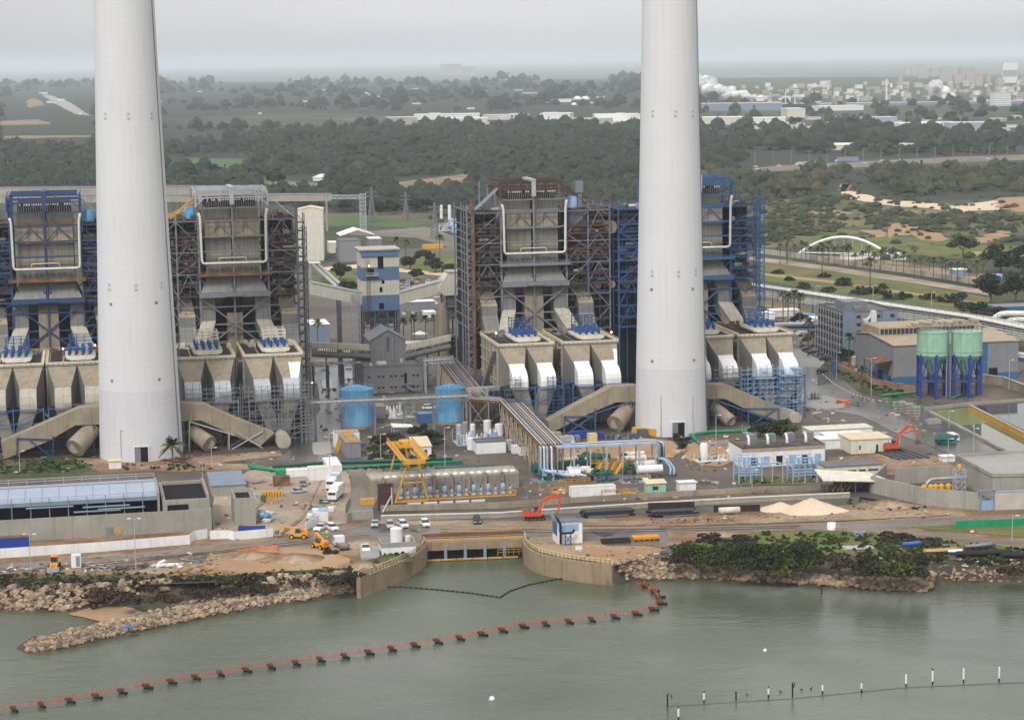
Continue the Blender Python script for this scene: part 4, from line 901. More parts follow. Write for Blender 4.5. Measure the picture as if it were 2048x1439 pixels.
t, L_, h = shed('control_building', 'two storey grey flat roofed building with small window rows below the grey gable', 'building', 728, 787, 846, 737, 21, 'sheetgrey', 'roofgrey', parapet=.9)
for z in (h*.62, h*.18):
    for x in (1.5, 5, 6.5, 9.5, 11, 13.5, 17.5, 19): MB().box(x, x+.9, -.05, .05, z, z+.55).build('window', 'void', t)
m = MB().box(14.6, 15.6, -.08, .3, h*.35, h*.75); m.build('door', 'void', t)
m = MB().box(14, 17.4, -1.6, -.3, h*.3, h*.33).hexa([(15, -1.7, 1.6), (18, -1.7, .2), (18, -1.2, .2), (15, -1.2, 1.6), (15, -1.7, 3), (18, -1.7, 1.2), (18, -1.2, 1.2), (15, -1.2, 3)]); m.build('stair', 'steelgrey', t)
m = MB().box(6, 9.4, 8, 10, h+.05, h+1.0).box(15, 16, 12, 13, h+.05, h+1.3).box(3, 3.8, 5, 5.8, h+.05, h+1.1); m.build('roof_unit', 'offwhite', t)
shed('service_block', 'grey box building with a bright white roof right of the second boiler house', 'building', 623, 692, 660, 650, 18, 'bluegrey', 'white')
shed('workshop', 'grey windowless hall under a white canopy roof, left behind the striped tower', 'building', 681, 524, 722, 482, 20, 'sheetgrey', 'roofgrey')
shed('workshop_annex', 'low cream annex with two dark doors left of the grey hall', 'building', 660, 506, 681, 486, 14, 'cream', 'white', doors=[(.55, .7, .5, 'void')])
g = G(716, 500); t = thing('canopy', 'large white tent like canopy roof behind the grey hall', 'canopy', g, PSI)
MB().extr([(-11, 9), (0, 12.5), (11, 9), (11, 9.4), (0, 13), (-11, 9.4)], 0, 22).build('roof', 'white', t)
m = MB()
for x in (-10, 10):
    for y in (1, 11, 21): m.bar((x, y, 0), (x, y, 9), .4)
m.build('post', 'steelgrey', t)
shed('plant_block', 'white and grey cluttered plant block right of the white canopy', 'building', 740, 512, 764, 478, 16, 'steelgrey', 'white')
g = G(622, 560); t = thing('pipe_gantry', 'pale gantry with two long round pipes left of the round dark tree', 'pipe gantry', g, PSI)
m = MB()
for x in (0, 5): m.bar((x, 0, 0), (x, 0, 9), .4).bar((x, 8, 0), (x, 8, 9), .4)
m.build('frame', 'galv', t); MB().box(-.6, 5.6, -.6, 8.6, 9, 9.4).build('roof', 'offwhite', t)
MB().tube((1.5, 0, 8), (8, -50, 1.5), 1, 12).build('pipe', 'pipegrey', t, True); MB().tube((4.3, 0, 8), (11, -50, 1.5), 1, 12).build('pipe', 'pipegrey', t, True)
def tank(px0, px1, pyb, ptop, m, label, cone=1.6, cat='storage tank', ring=1, n=40, name='storage_tank', group=None, legs=0):
    c = (px0+px1)/2; g = G(c, pyb); r = (px1-px0)/2*g.y/FPX; h = zat(g, ptop); ctr = g+Vector((g.x, g.y, 0)).normalized()*r
    t = thing(name, label, cat, ctr, 0, group)
    MB().lathe([(r, 1.0 if ring else 0), (r, h), (r*1.012, h+.05), (r*1.012, h+.2), (0, h+cone)], n).build('shell', m, t, False)
    if ring:
        MB().lathe([(r*1.02, 0), (r*1.02, 1.0)], n).build('base_ring', 'duct', t); q = MB().rail([((r-.2)*math.cos(a*.3), (r-.2)*math.sin(a*.3), h+.2) for a in range(22)], 1, 2, .08); q.build('railing', m, t)
        q = MB(); [q.bar((r*.55*s, -r*.86, 1), (r*.55*s, -r*.86, 2), .1) for s in (1,)]
        q = MB(); [q.bar((r*.62, -r*.8-.3, z*.6), (r*.62+.6, -r*.8-.1, z*.6), .08) for z in range(1, int(h/.6))]; q.build('ladder', 'bluepale', t)
    return t
tank(681, 749, 859, 783, 'bluetank', 'large blue cylindrical tank, the left of two, behind the yellow topped containers')
tank(871, 932, 850, 780, 'bluetank', 'large blue cylindrical tank beside the sloping pipe rack, right of two')
def pbridge(p0, p1, b0, h, label, m='steelgrey', pipes=3, legs=5, name='pipe_bridge', w_=3, pm='pipegrey'):
    p = P3(*p0, b0); q = P3(*p1, b0); d = q-p; L_ = math.hypot(d.x, d.y); t = thing(name, label, 'pipe bridge', p, math.atan2(d.y, d.x))
    MB().truss((0, 0, 0), (L_, 0, d.z), h, max(4, int(L_/3.2)), .14, w_).build('truss', m, t)
    for k in range(pipes): MB().tube((0, .4+k*(w_-.8)/max(1, pipes-1), h*.35), (L_, .4+k*(w_-.8)/max(1, pipes-1), d.z+h*.35), .22, 8).build('pipe', pm, t)
    for k in range(legs): x = L_*(k+.15)/(legs-.7); MB().bar((x, 0, -p.z), (x, 0, d.z*x/L_), .35).bar((x, w_, -p.z), (x, w_, d.z*x/L_), .35).build('leg', m, t)
    return t
pbridge((622, 811), (935, 797), 654, 2.0, 'long grey truss pipe bridge crossing in front of both blue tanks', legs=6)
pbridge((935, 781), (1015, 775), 666, 1.0, 'short pipe bridge from the sloping pipe rack to the white hooded precipitators', 'galv', 2, 3)
pbridge((622, 732), (722, 728), 740, 1.4, 'pipe bridge left of the two storey grey building', 'steeldark', 3, 4)
pbridge((848, 727), (905, 722), 735, 2.0, 'pipe bridge right of the two storey grey building', 'galv', 3, 3)
RZ = 9.0
cl = [(893, 719), (956, 797), (1018, 802), (1102, 890)]; ctr = [G(x, y, RZ) for x, y in cl]; t = thing('pipe_rack', 'long rusty rack of many parallel pipes zigzagging down towards the white and green heat exchangers', 'pipe rack', (0, 0, 0), 0)
def off(pts, d):
    out = []
    for i, p in enumerate(pts):
        a = pts[max(0, i-1)]; b = pts[min(len(pts)-1, i+1)]; u = (p-a).normalized() if i else (b-p).normalized(); v = (b-p).normalized() if i < len(pts)-1 else u
        n1, n2 = Vector((u.y, -u.x, 0)), Vector((v.y, -v.x, 0)); n = (n1+n2).normalized(); out.append(p+n*(d/max(.4, n.dot(n1))))
    return out
for k in range(15):
    d = -3.15+k*.45; pts = [p+Vector((0, 0, .35)) for p in off(ctr, d)]; mm = ('pipegrey', 'maroon', 'pipegrey', 'rust', 'pipewhite', 'maroon', 'pipegrey', 'rust', 'pipegrey', 'maroon', 'bluepale', 'pipegrey', 'rust', 'pipewhite', 'maroon')[k]
    MB().path(pts, .15 if k % 3 else .22, 6).build('pipe', mm, t, True)
for d in (-3.5, 3.5):
    q = MB(); pp = off(ctr, d)
    for a, b in zip(pp, pp[1:]): q.bar(a, b, .25, .5)
    q.build('side_beam', 'offwhite' if d < 0 else 'rust', t)
q = MB(); lg = MB()
A_, B_ = off(ctr, -3.5), off(ctr, 3.5)
for i in range(3):
    n = max(2, int((ctr[i+1]-ctr[i]).length/3))
    for k in range(n+1):
        a = A_[i].lerp(A_[i+1], k/n); b = B_[i].lerp(B_[i+1], k/n); q.bar(a, b, .25)
        if k % 3 == 0:
            for e in (a, b): lg.bar((e.x, e.y, 0), e, .32)
            lg.bar((a.x, a.y, 5), (b.x, b.y, 5), .2)
            if k+2 <= n:
                a2 = A_[i].lerp(A_[i+1], (k+2)/n); b2 = B_[i].lerp(B_[i+1], (k+2)/n)
                for e, f in ((a, a2), (b, b2)): lg.bar((e.x, e.y, 0), (f.x, f.y, RZ), .18).bar((f.x, f.y, 0), (e.x, e.y, RZ), .18).bar((f.x, f.y, 0), f, .28)
q.build('cross_beam', 'rust', t); lg.build('leg_frame', 'rooftan', t)
def container(px, py, px1, ptop, label, m='white', rot=None, dp=2.5, roofm=None, grp=None):
    rot = PSI if rot is None else rot; p = G(px, py); L_ = endat(p, rot, px1); h = zat(p, ptop); t = thing('container', label, 'container', p, rot, grp)
    MB().box(0, L_, 0, dp, .12, h).build('body', m, t); MB().box(-.06, L_+.06, -.06, dp+.06, h+.005, h+.1).build('roof', roofm or m, t)
    q = MB(); n = max(3, int(L_/.9))
    for k in range(n): x = L_*(k+.3)/n; q.box(x, x+L_/n*.4, -.05, .02, .3, h-.2)
    q.build('corrugation', m, t)
    q = MB(); [q.box(x-.09, x+.09, -.08, .08, 0, h) for x in (0, L_)]; [q.box(x-.09, x+.09, dp-.08, dp+.08, 0, h) for x in (0, L_)]; q.build('corner_post', m, t)
    return t
def skid(px, py, w_, d, h, ms, label, seed=0, rot=None, name='pipe_skid', cat='pipework', grp=None):
    rd = random.Random(seed+px); g = G(px, py); t = thing(name, label, cat, g, PSI if rot is None else rot, grp); n = 0
    f = MB().box(0, w_, 0, d, 0, .25)
    for x in (0, w_):
        for y in (0, d): f.bar((x, y, 0), (x, y, h), .14)
    f.rail([(0, 0, h*.6), (w_, 0, h*.6)], .8, 1.2, .07); f.build('frame', ms[0], t)
    for mm in ms[1:]:
        q = MB()
        for k in range(max(2, int(w_*d/7))):
            x, y = rd.uniform(.4, w_-.6), rd.uniform(.3, d-.4); k = rd.random()
            if k < .35: q.tube((x, y, rd.uniform(.4, h*.5)), (min(w_, x+rd.uniform(1, 3)), y, rd.uniform(.5, h*.5)), rd.uniform(.15, .4), 8)
            elif k < .7: q.lathe([(.35, 0), (.35, h*rd.uniform(.4, 1)), (0, h*rd.uniform(1, 1.1))], 10, (x, y, .2))
            else: q.box(x-.4, x+.4, y-.3, y+.3, .2, rd.uniform(.6, h*.7))
        q.build('pipework', mm, t)
    return t
container(671, 898, 719, 866, 'white and tan flat roofed cabin behind the yellow topped grey container', 'white', dp=5, roofm='rooftan')
c = G(693, 916); t = thing('power_container', 'long grey container with yellow ventilators on its roof', 'container', c, PSI+.03)
MB().box(0, 4.4, 0, 17, 0, 4.6).build('body', 'sheetgrey', t); MB().box(-.2, 4.6, -.2, 17.2, 4.61, 4.8).build('roof', 'duct', t)
for y in (1.6, 10, 15.2): MB().box(1.2, 3.2, y, y+1.3, 4.81, 5.5).build('ventilator', 'yellow', t)
q = MB()
for k in range(7): q.bar((-1.4, 8+k, 0), (-.2, 8.4+k, 3.8), .14)
q.build('ladder', 'yellow', t)
shed('pump_house', 'low white building with a pale pitched roof behind the yellow gantry crane', 'building', 829, 914, 863, 894, 9, 'white', 'creamroof', mono=1.4, doors=[(.55, .75, .7, 'void')])
g = G(786, 880); t = thing('shelter', 'small open shelter with a white sloping roof above the gantry crane', 'shelter', g, PSI)
MB().hexa([(0, 0, 4), (6.6, 0, 3.8), (6.6, 5, 3.8), (0, 5, 4.4), (0, 0, 4.2), (6.6, 0, 4), (6.6, 5, 4), (0, 5, 4.6)]).build('roof', 'white', t)
q = MB(); [q.bar((x, y, 0), (x, y, 4), .2) for x in (.3, 6.3) for y in (.3, 4.7)]; q.box(1, 6, 2.5, 4.5, 0, 2.6); q.build('post', 'galv', t)
container(752, 838, 771, 813, 'short grey container with a tan roof right of the left blue tank', 'steelgrey', dp=8, roofm='duct')
skid(777, 838, 6, 12, 3, ('galv', 'offwhite', 'pipegrey', 'white'), 'pale cluttered pipe skid between the two blue tanks')
container(838, 846, 868, 828, 'blue metal enclosure left of the right blue tank', 'bluebright', dp=4, roofm='bluetank')
skid(806, 836, 4, 4, 5, ('galv', 'steelgrey', 'pipegrey'), 'grey pipe frame in the middle between the blue tanks')
for k, (x0, x1, pyb, pt, mm, lab) in enumerate((
    (912, 925, 880, 851, 'galv', 'grey round tank at the left front of the chemical tank group'), (925, 937, 872, 846, 'pipegrey', 'grey tank second from the left at the back of the chemical group'),
    (940, 951, 876, 850, 'white', 'slim white tank beside blue pipework in the chemical group'), (967, 983, 868, 843, 'white', 'tallest white chemical tank in the middle of the group'),
    (990, 1007, 872, 850, 'white', 'white chemical tank with dark stripes at the right of the group'), (934, 950, 900, 878, 'white', 'white domed tank in front at the left of the chemical group'),
    (1010, 1028, 902, 882, 'galv', 'grey tank in front at the right of the chemical group'))):
    tank(x0, x1, pyb, pt, mm, lab, cone=.5, ring=0, n=20, cat='tank', name='chemical_tank')
skid(915, 892, 14, 9, 3.2, ('galv', 'bluepale', 'pipegrey', 'white'), 'blue and grey pipework among the white chemical tanks', 3)
shed('tank_basin', 'white walled basin block in front of the chemical tanks', 'basin', 953, 908, 1012, 886, 6, 'white', 'roofgrey', parapet=.5)
container(1026, 908, 1037, 892, 'small white cabin left of the other beside the pipe rack', 'white', dp=2.5); container(1040, 912, 1056, 893, 'small white cabin with an orange roof edge beside the foot of the pipe rack', 'white', dp=2.5, roofm='rust')
def gpipe(pts, r, m, label, z=.6, name='service_pipe'):
    P = [G(x, y, z) for x, y in pts]; o = MB().path([p-P[0] for p in P], r, 8).build(name, m, None, True, loc=P[0]); return tag(o, label, 'pipe')
gpipe([(545, 932), (640, 925), (770, 921), (905, 917)], .5, 'darkgreen', 'long dark green pipe crossing the yard in front of the yellow topped container')
gpipe([(500, 934), (548, 939), (700, 934), (850, 925), (925, 922)], .38, 'green', 'bright green pipe running past the gantry crane feet')
gpipe([(870, 936), (905, 937), (990, 931), (996, 934)], .5, 'darkgreen', 'dark green bent pipe above the right part of the pump building')
gpipe([(742, 955), (800, 946), (870, 941), (990, 937)], .32, 'darkgreen', 'thin dark green pipe along the back of the pump building')
gpipe([(497, 930), (520, 934), (560, 941)], .4, 'green', 'short bright green pipe at the edge of the sand yard')
gpipe([(1380, 868), (1420, 863), (1500, 860), (1560, 864)], .45, 'green', 'green pipe running behind the generator building')
gpipe([(1380, 868), (1392, 880), (1414, 898)], .45, 'green', 'green pipe angled towards the generator building')
gpipe([(1762, 790), (1800, 787), (1845, 783)], .45, 'green', 'green pipe lying left of the mint silos')
gpipe([(1905, 795), (1925, 788), (1945, 790)], .4, 'green', 'curved green pipe under the right mint silo')
C0 = G(1685, 720); ang = PSI; L_ = endat(C0, ang, 1793); H_ = zat(C0, 627); dep = (G(1638, 701)-C0).length
t = thing('office_building', 'five storey grey office building with a louvred side and a white zigzag stair', 'building', C0, ang)
MB().box(0, L_, 0, dep, 0, H_).build('wall', 'sheetgrey', t)
MB().box(.3, L_-.3, .3, dep-.3, H_+.01, H_+.06).box(0, L_, 0, .3, H_+.005, H_+.9).box(0, .3, .3, dep, H_+.005, H_+.9).box(L_-.3, L_, .3, dep, H_+.005, H_+.9).box(.3, L_-.3, dep-.3, dep, H_+.005, H_+.9).build('roof', 'roofgrey', t)
MB().box(4, 13, 9, 19, H_+.05, H_+3.4).box(6, 9, 3, 6, H_+.05, H_+2).build('plant_room', 'steelgrey', t)
MB().box(0, 4.6, -.5, .0, 0, H_+.6).build('light_panel', 'bluegrey', t); MB().box(L_-6.2, L_, -.5, 0, 0, H_+.3).build('light_panel', 'bluegrey', t)
ns = 6; hs_ = H_/ns
for k in range(ns):
    z = hs_*k
    q = MB().box(-1.2, 0, 0, dep, z+hs_*.85, z+hs_*.97).box(-1.2, -1.1, 0, dep, z+hs_*.97, z+hs_*1.12); q.build('balcony', 'steelgrey', t)
    MB().box(-.08, -.01, .4, dep-.4, z+hs_*.12, z+hs_*.8).build('window_band', 'glass', t)
    if k:
        for x in (5.6, 13.6, 15.8, 19.2): MB().box(x, x+1.7, -.06 if x < L_-6.2 else -.56, .02 if x < L_-6.2 else -.48, z+hs_*.3, z+hs_*.72).build('window', 'glass', t)
q = MB()
for y in np.linspace(0, dep, 10): q.box(-1.3, -1.15, y-.2, y+.2, 0, H_+.5)
q.build('fin', 'galv', t)
q = MB()
for k in range(ns): z = hs_*k; s = k % 2; a, b = (8.4, 11.6) if s else (11.6, 8.4); q.hexa([(a, -2.6, z), (a+.6, -2.6, z), (a+.6, -.4, z), (a, -.4, z), (b, -2.6, z+hs_), (b+.6, -2.6, z+hs_), (b+.6, -.4, z+hs_), (b, -.4, z+hs_)]).box(b-.6, b+1, -2.7, -.3, z+hs_-.2, z+hs_+.9)
q.box(10.6, 12.8, -2.7, -.2, H_-4.5, H_-.2); q.build('stair', 'white', t)
p, q_ = P3(1538, 662, 806), P3(1675, 665, 800); d = q_-p; t = thing('skybridge', 'enclosed footbridge with a white roof leading to the office building', 'bridge', p, math.atan2(d.y, d.x)); L_ = math.hypot(d.x, d.y)
MB().box(0, L_, 0, 3.2, 0, 2.4).build('enclosure', 'bluegrey', t); MB().box(-.3, L_+.3, -.3, 3.5, 2.41, 3.0).build('roof', 'galv', t); MB().box(.5, L_-.5, -.05, -.01, .9, 1.9).build('window_band', 'glass', t)
MB().box(L_*.84, L_*.84+2.2, .3, 2.8, -p.z, -.01).build('leg', 'duct', t)
C0 = G(1787, 766); L_ = endat(C0, PSI, 2036); H_ = zat(C0, 692); dp = (G(1729, 733)-C0).length*.92
t = thing('process_shed', 'large grey metal shed with a blue base band behind the mint silos', 'building', C0, PSI)
MB().extx([(0, 0), (dp, 0), (dp, H_), (dp*.62, H_+1.6), (0, H_)], 0, L_).build('wall', 'sheetgrey', t)
MB().extx([(-.4, H_+.03), (dp*.62, H_+1.63), (dp+.4, H_+.03), (dp+.4, H_+.3), (dp*.62, H_+1.9), (-.4, H_+.3)], -.4, L_+.4).build('roof', 'rooftan', t)
MB().box(-.06, L_, -.08, -.003, 0, 2.2).box(-.08, -.003, 0, dp, 0, 1.6).build('base_band', 'bluebright', t)
m = MB().box(1, L_-8, dp*.45, dp*.9, H_+1.0, H_+4.4); m.build('roof_monitor', 'rooftan', t)
for k in range(int((L_-10)/1.6)): MB().box(1.6+k*1.6, 2.9+k*1.6, dp*.45-.06, dp*.45-.003, H_+1.9, H_+3.9).build('monitor_window', 'glass', t)
u = endat(C0, PSI, 1963); MB().box(u, u+2.2, -.12, -.003, 0, H_-.1).build('blue_panel', 'bluebright', t)
u = endat(C0, PSI, 1977); MB().box(u, u+3.4, -.1, -.003, 0, 4).build('doorway', 'void', t)
q = MB().hexa([(-6, 2, 7), (0, 1, 8), (0, 16, 8), (-6, 16, 7), (-6, 2, 7.2), (0, 1, 8.2), (0, 16, 8.2), (-6, 16, 7.2)]); q.build('canopy', 'rust', t)
q = MB(); [q.bar((-5.5, y, 0), (-5.5, y, 7), .3) for y in (2.5, 9, 15)]; q.build('canopy_post', 'bluesteel', t)
MB().box(-.08, -.003, 3, 4.2, 0, 2.4).build('door', 'void', t)
def silo(px0, px1, lab):
    c = (px0+px1)/2; g = G(c, 799); s = g.y/FPX; r = (px1-px0)/2*s; ctr = g+Vector((g.x, g.y, 0)).normalized()*r; zt = zat(ctr, 661); z1 = zat(ctr, 708); zb = zat(ctr, 752); zr = zat(ctr, 700)
    t = thing('silo', lab, 'silo', ctr, PSI)
    MB().lathe([(r, z1), (r, zt), (r*.98, zt+.1), (0, zt+.4)], 40).build('shell', 'mint', t); MB().lathe([(.5, zb), (r*.99, z1)], 40).build('cone', 'mint', t)
    for z in (zr, zt-.3, z1): MB().lathe([(r*1.02, z-.15), (r*1.03, z+.15)], 40).build('ring', 'mint', t)
    q = MB().rail([(r*math.cos(k*.42), r*math.sin(k*.42), zt+.2) for k in range(16)], 1, 1.5, .1); q.build('railing', 'steelgrey', t)
    q = MB()
    for k in range(6): a = k*math.pi/3+.35; q.bar(((r-.2)*math.cos(a), (r-.2)*math.sin(a), 0), ((r-.2)*math.cos(a), (r-.2)*math.sin(a), z1+.5), .75)
    q.build('leg', 'navy', t); q = MB()
    for k in range(6):
        a, b = k*math.pi/3+.35, (k+1)*math.pi/3+.35; A = Vector(((r-.2)*math.cos(a), (r-.2)*math.sin(a), 0)); B = Vector(((r-.2)*math.cos(b), (r-.2)*math.sin(b), 0)); up = lambda z: Vector((0, 0, z))
        q.bar(A+up(6), B+up(6), .4); q.bar(A+up(6), (A+B)/2+up(z1), .32); q.bar(B+up(6), (A+B)/2+up(z1), .32)
    q.build('brace', 'bluesteel', t); MB().box(-r*.7, r*.7, -r*.6, r*.6, 5.6, 6).build('platform', 'steeldark', t); MB().tube((0, 0, 0), (0, 0, zb), .6, 10).box(-1.6, 1.6, -1.4, 1.4, 6, 8).build('feeder', 'bluesteel', t)
    return t
silo(1832, 1897, 'mint green conical silo on blue legs, nearer the office building'); silo(1899, 1963, 'mint green conical silo on blue legs in front of the blue wall panel')
c = G(1897, 798); s_ = zat(c, 660)
q = MB()
for k in range(26): x = random.uniform(-12, 12); q.box(x, x+random.uniform(.4, 2), 2, 5, 0, random.uniform(.3, 1.6))
q.box(-13, 13, 2, 6, -.3, 0); tag(q.build('top_walkway', 'rooftan', None, loc=(c.x, c.y+2, s_+1.3), rot=PSI), 'brown walkway with conveyor gear across the tops of both mint silos', 'walkway')
q = MB(); q.bar((0, 0, 0), (0, 0, s_), .35).bar((1.4, 0, 0), (1.4, 0, s_), .35)
for z in range(1, int(s_)): q.bar((0, 0, z), (1.4, 0, z), .15)
tag(q.build('ladder_mast', 'steelgrey', None, loc=(c.x-.6, c.y+1, 0)), 'tall ladder between the two mint silos', 'ladder')
RP = [G(1512, 574, 8), G(1700, 602, 8), G(1960, 640, 8), G(2120, 672, 8)]; t = thing('pipeline_rack', 'long bank of white insulated pipelines on blue columns crossing behind the office building', 'pipe rack')
for k in range(9):
    d = -5.2+k*1.3; MB().path([p+Vector((0, 0, .5 if k < 5 else 1.6)) for p in off(RP, d)], .72 if k % 2 else .6, 8).build('pipeline', 'pipewhite' if k not in (2, 5) else 'pipegrey', t, True)
q = MB(); q2 = MB(); A_, B_ = off(RP, -5.2), off(RP, 5.2)
for i in range(3):
    n = int((RP[i+1]-RP[i]).length/5)
    for k in range(n):
        a = A_[i].lerp(A_[i+1], k/n); b = B_[i].lerp(B_[i+1], k/n); q2.bar(a, b, .3); q.bar(a, a+Vector((0, 0, 2.6)), .16); q.bar(b, b+Vector((0, 0, 2.8)), .16)
        if k % 2 == 0: q2.bar((a.x, a.y, 0), a, .55); q2.bar((b.x, b.y, 0), b, .55)
    for z in (0, 1.4, 2.6): q.bar(A_[i]+Vector((0, 0, z)), A_[i+1]+Vector((0, 0, z)), .12)
    q.bar(B_[i]+Vector((0, 0, 2.8)), B_[i+1]+Vector((0, 0, 2.8)), .14)
[MB().path([p+Vector((0, 0, z)) for p in off(RP, 5.4)], .22, 6).build('side_pipe', m_, t, True) for z, m_ in ((-.8, 'pipewhite'), (-1.7, 'pipewhite'), (.2, 'pipegrey'), (-2.6, 'pipewhite'), (-3.4, 'pipegrey'))]; q.build('railing', 'steeldark', t); q2.build('column', 'bluesteel', t)
gp = G(1985, 660, 6); tag(MB().path([(0, 0, 0), (4, 3, 2.4), (10, 2, 2.4), (30, -2, 2)], 1.3, 14).build('large_pipe', 'pipewhite', None, True, loc=G(1985, 640, 5)), 'fat white pipe bending over the pipe rack at the right edge, upper', 'pipe')
tag(MB().path([(0, 0, 0), (4, 2, 2), (9, 1, 2), (30, -3, 1.6)], 1.1, 14).build('large_pipe', 'pipewhite', None, True, loc=G(2004, 650, 5)), 'fat white pipe at the right edge in front of the other bent one', 'pipe')
t, a_, b_ = shed('pipe_hall', 'blue sided low building at the right edge beside the fat white pipes', 'building', 1995, 632, 2080, 615, 12, 'bluebright', 'steelgrey')
tag(MB().path([(0, 0, 0), (12, -9, 0), (34, -24, 0)], .8, 12).build('blue_trestle_pipe', 'pipewhite', None, True, loc=G(2012, 706, 6)), 'white pipes descending at the right edge beyond the grey shed', 'pipe')
tag(MB().path([(0, 0, 0), (12, -9, 0), (34, -24, 0)], .8, 12).build('blue_trestle_pipe', 'pipewhite', None, True, loc=G(2008, 713, 6)), 'nearer of the white pipes descending at the right edge', 'pipe')
g = G(1992, 752); q = MB(); [q.bar((x, y, 0), (x, y, 6), .45) for x in (0, 7, 14, 21) for y in (0, 5)]; q.bar((0, 0, 6), (22, -2, 6), .6).bar((0, 5, 6), (22, 5, 6), .6); [q.bar((x, 0, 0), (x+7, 0, 6), .3) for x in (0, 7, 14)]
tag(q.build('trestle', 'bluesteel', None, loc=g, rot=PSI-.5), 'blue steel trestle at the right edge right of the grey shed', 'trestle')
def wall(pts, h, th, m, label, name='boundary_wall', cap=None, z0=0, cat='wall', grp=None, panel=0, kind=None):
    P = [G(x, y, z0) for x, y in pts]; o_ = P[0]; q = MB(); c_ = MB(); pn = MB()
    for a, b in zip(P, P[1:]):
        a, b = a-o_, b-o_; d = (b-a).normalized(); n = Vector((-d.y, d.x, 0))*th; up = Vector((0, 0, h)); q.hexa([a, b, b+n, a+n, a+up, b+up, b+n+up, a+n+up])
        if cap: e = Vector((0, 0, .25)); s = -n*.25; c_.hexa([a+up+s, b+up+s, b+n*1.25+up, a+n*1.25+up, a+up+s+e, b+up+s+e, b+n*1.25+up+e, a+n*1.25+up+e])
        if panel:
            k = max(1, int((b-a).length/panel))
            for i in range(k+1): p = a.lerp(b, i/k); w_ = d*.12; s = -n.normalized()*.08; pn.hexa([p-w_+s, p+w_+s, p+w_, p-w_, p-w_+s+up, p+w_+s+up, p+w_+up, p-w_+up])
    if not cap and not panel: return tag(q.build(name, m, None, loc=o_), label, cat, grp, kind)
    t = thing(name, label, cat, o_, 0, grp); q.build('panel', m, t)
    if cap: c_.build('coping', cap, t)
    if panel: pn.build('joint', m, t)
    return t
wall([(1860, 782), (1965, 767), (2005, 772), (2060, 793)], 3.2, .6, 'duct', 'curved tan retaining wall behind the mint silos', cap='ductlight')
wall([(1668, 735), (1740, 768), (1830, 783)], 2.0, .5, 'dirt', 'low brown retaining wall along the path left of the mint silos')
def pond(pts, m, label, name='settling_pond'):
    P = [G(x, y, .25) for x, y in pts]; return tag(tri(name, P, m, .25), kind='structure')
pond([(1860, 822), (1934, 814), (2090, 893), (2090, 930), (2015, 908)], 'ponddull', '')
pond([(1860, 822), (1934, 814), (1990, 843), (1912, 852)], 'pondgreen', '').location.z = .03
pond([(1948, 811), (2090, 802), (2090, 880)], 'ponddark', '')
wall([(1936, 820), (2060, 884)], 1.9, .5, 'yellow', 'orange yellow dividing wall between the two ponds', cap='ductlight', cat='pond wall')
wall([(1856, 826), (2018, 909)], .9, .9, 'concrete', 'pale concrete kerb wall along the near side of the green pond', cat='pond wall')
wall([(1850, 822), (1945, 811)], 1.2, .8, 'concrete', 'concrete wall at the far left end of the green pond', cat='pond wall')
wall([(1945, 811), (2070, 801)], 1.0, .8, 'concrete', 'concrete wall behind the dark pond', cat='pond wall')
def polyblock(pts, h, m, roofm, label, name='basin_building', par=.9):
    P = [G(x, y, h) for x, y in pts]; o_ = Vector((P[0].x, P[0].y, 0)); t = thing(name, label, 'building', o_)
    pl = [(p.x-o_.x, p.y-o_.y) for p in P]; ar = sum(pl[i][0]*pl[(i+1) % len(pl)][1]-pl[(i+1) % len(pl)][0]*pl[i][1] for i in range(len(pl)))
    if ar < 0: pl = pl[::-1]
    MB().prism(pl, 0, h).build('wall', m, t); c = Vector((sum(p[0] for p in pl)/len(pl), sum(p[1] for p in pl)/len(pl)))
    MB().prism([tuple(Vector(p).lerp(c, .02)) for p in pl], h+.01, h+.05).build('roof', roofm, t); q = MB(); n = len(pl)
    for i in range(n):
        a, b = Vector((*pl[i], h)), Vector((*pl[(i+1) % n], h)); q.bar(a+Vector((0, 0, par/2)), b+Vector((0, 0, par/2)), .5, par)
    q.build('parapet', m, t); return t
polyblock([(1912, 914), (2052, 905), (2200, 935), (2200, 950), (1985, 953)], 6.5, 'concrete', 'paving', 'big flat roofed grey concrete building at the right edge below the ponds')
wall([(1742, 985), (1850, 1010), (1960, 1020)], 4.6, .5, 'concrete', 'pale curved concrete wall ending at the blue gate', panel=4)
wall([(1770, 958), (1742, 985)], 4.4, .5, 'concrete', 'left flank of the pale concrete enclosure by the sheds', panel=3)
wall([(1790, 968), (1912, 962)], 4.4, .4, 'concrete', 'rear concrete wall of the enclosure with the yellow valves', panel=4)
wall([(1990, 1020), (2100, 1016)], 4.8, .5, 'brick', 'pale panel wall right of the blue gate', cap='galv', panel=5)
g = G(1961, 1021); t = thing('gate', 'blue double gate with a braced top in the concrete wall', 'gate', g, yslope(1961, 1021, 1988, 1019)); wd = (G(1988, 1019)-g).length
MB().box(0, wd, 0, .15, 0, 2.6).build('gate_leaf', 'bluepale', t); q = MB(); [q.bar((x, 0, 0), (x, 0, 5.4), .35) for x in (0, wd)]; q.bar((0, 0, 4.6), (wd, 0, 2.7), .15).bar((0, 0, 2.7), (wd, 0, 4.6), .15).bar((-1, 0, 5.3), (wd+6, -.4, 5.3), .4); q.build('gate_frame', 'bluegrey', t)
g = G(1918, 985); t = thing('water_tower', 'small grey steel frame tower with an orange tank on top', 'tower', g, PSI); q = MB().lattice((0, 0), 2.6, 2.6, 0, 6.5, 4, .2); q.build('frame', 'galv', t); MB().lathe([(.6, 6.6), (.6, 7.6), (0, 7.9)], 10).build('tank', 'orangey', t)
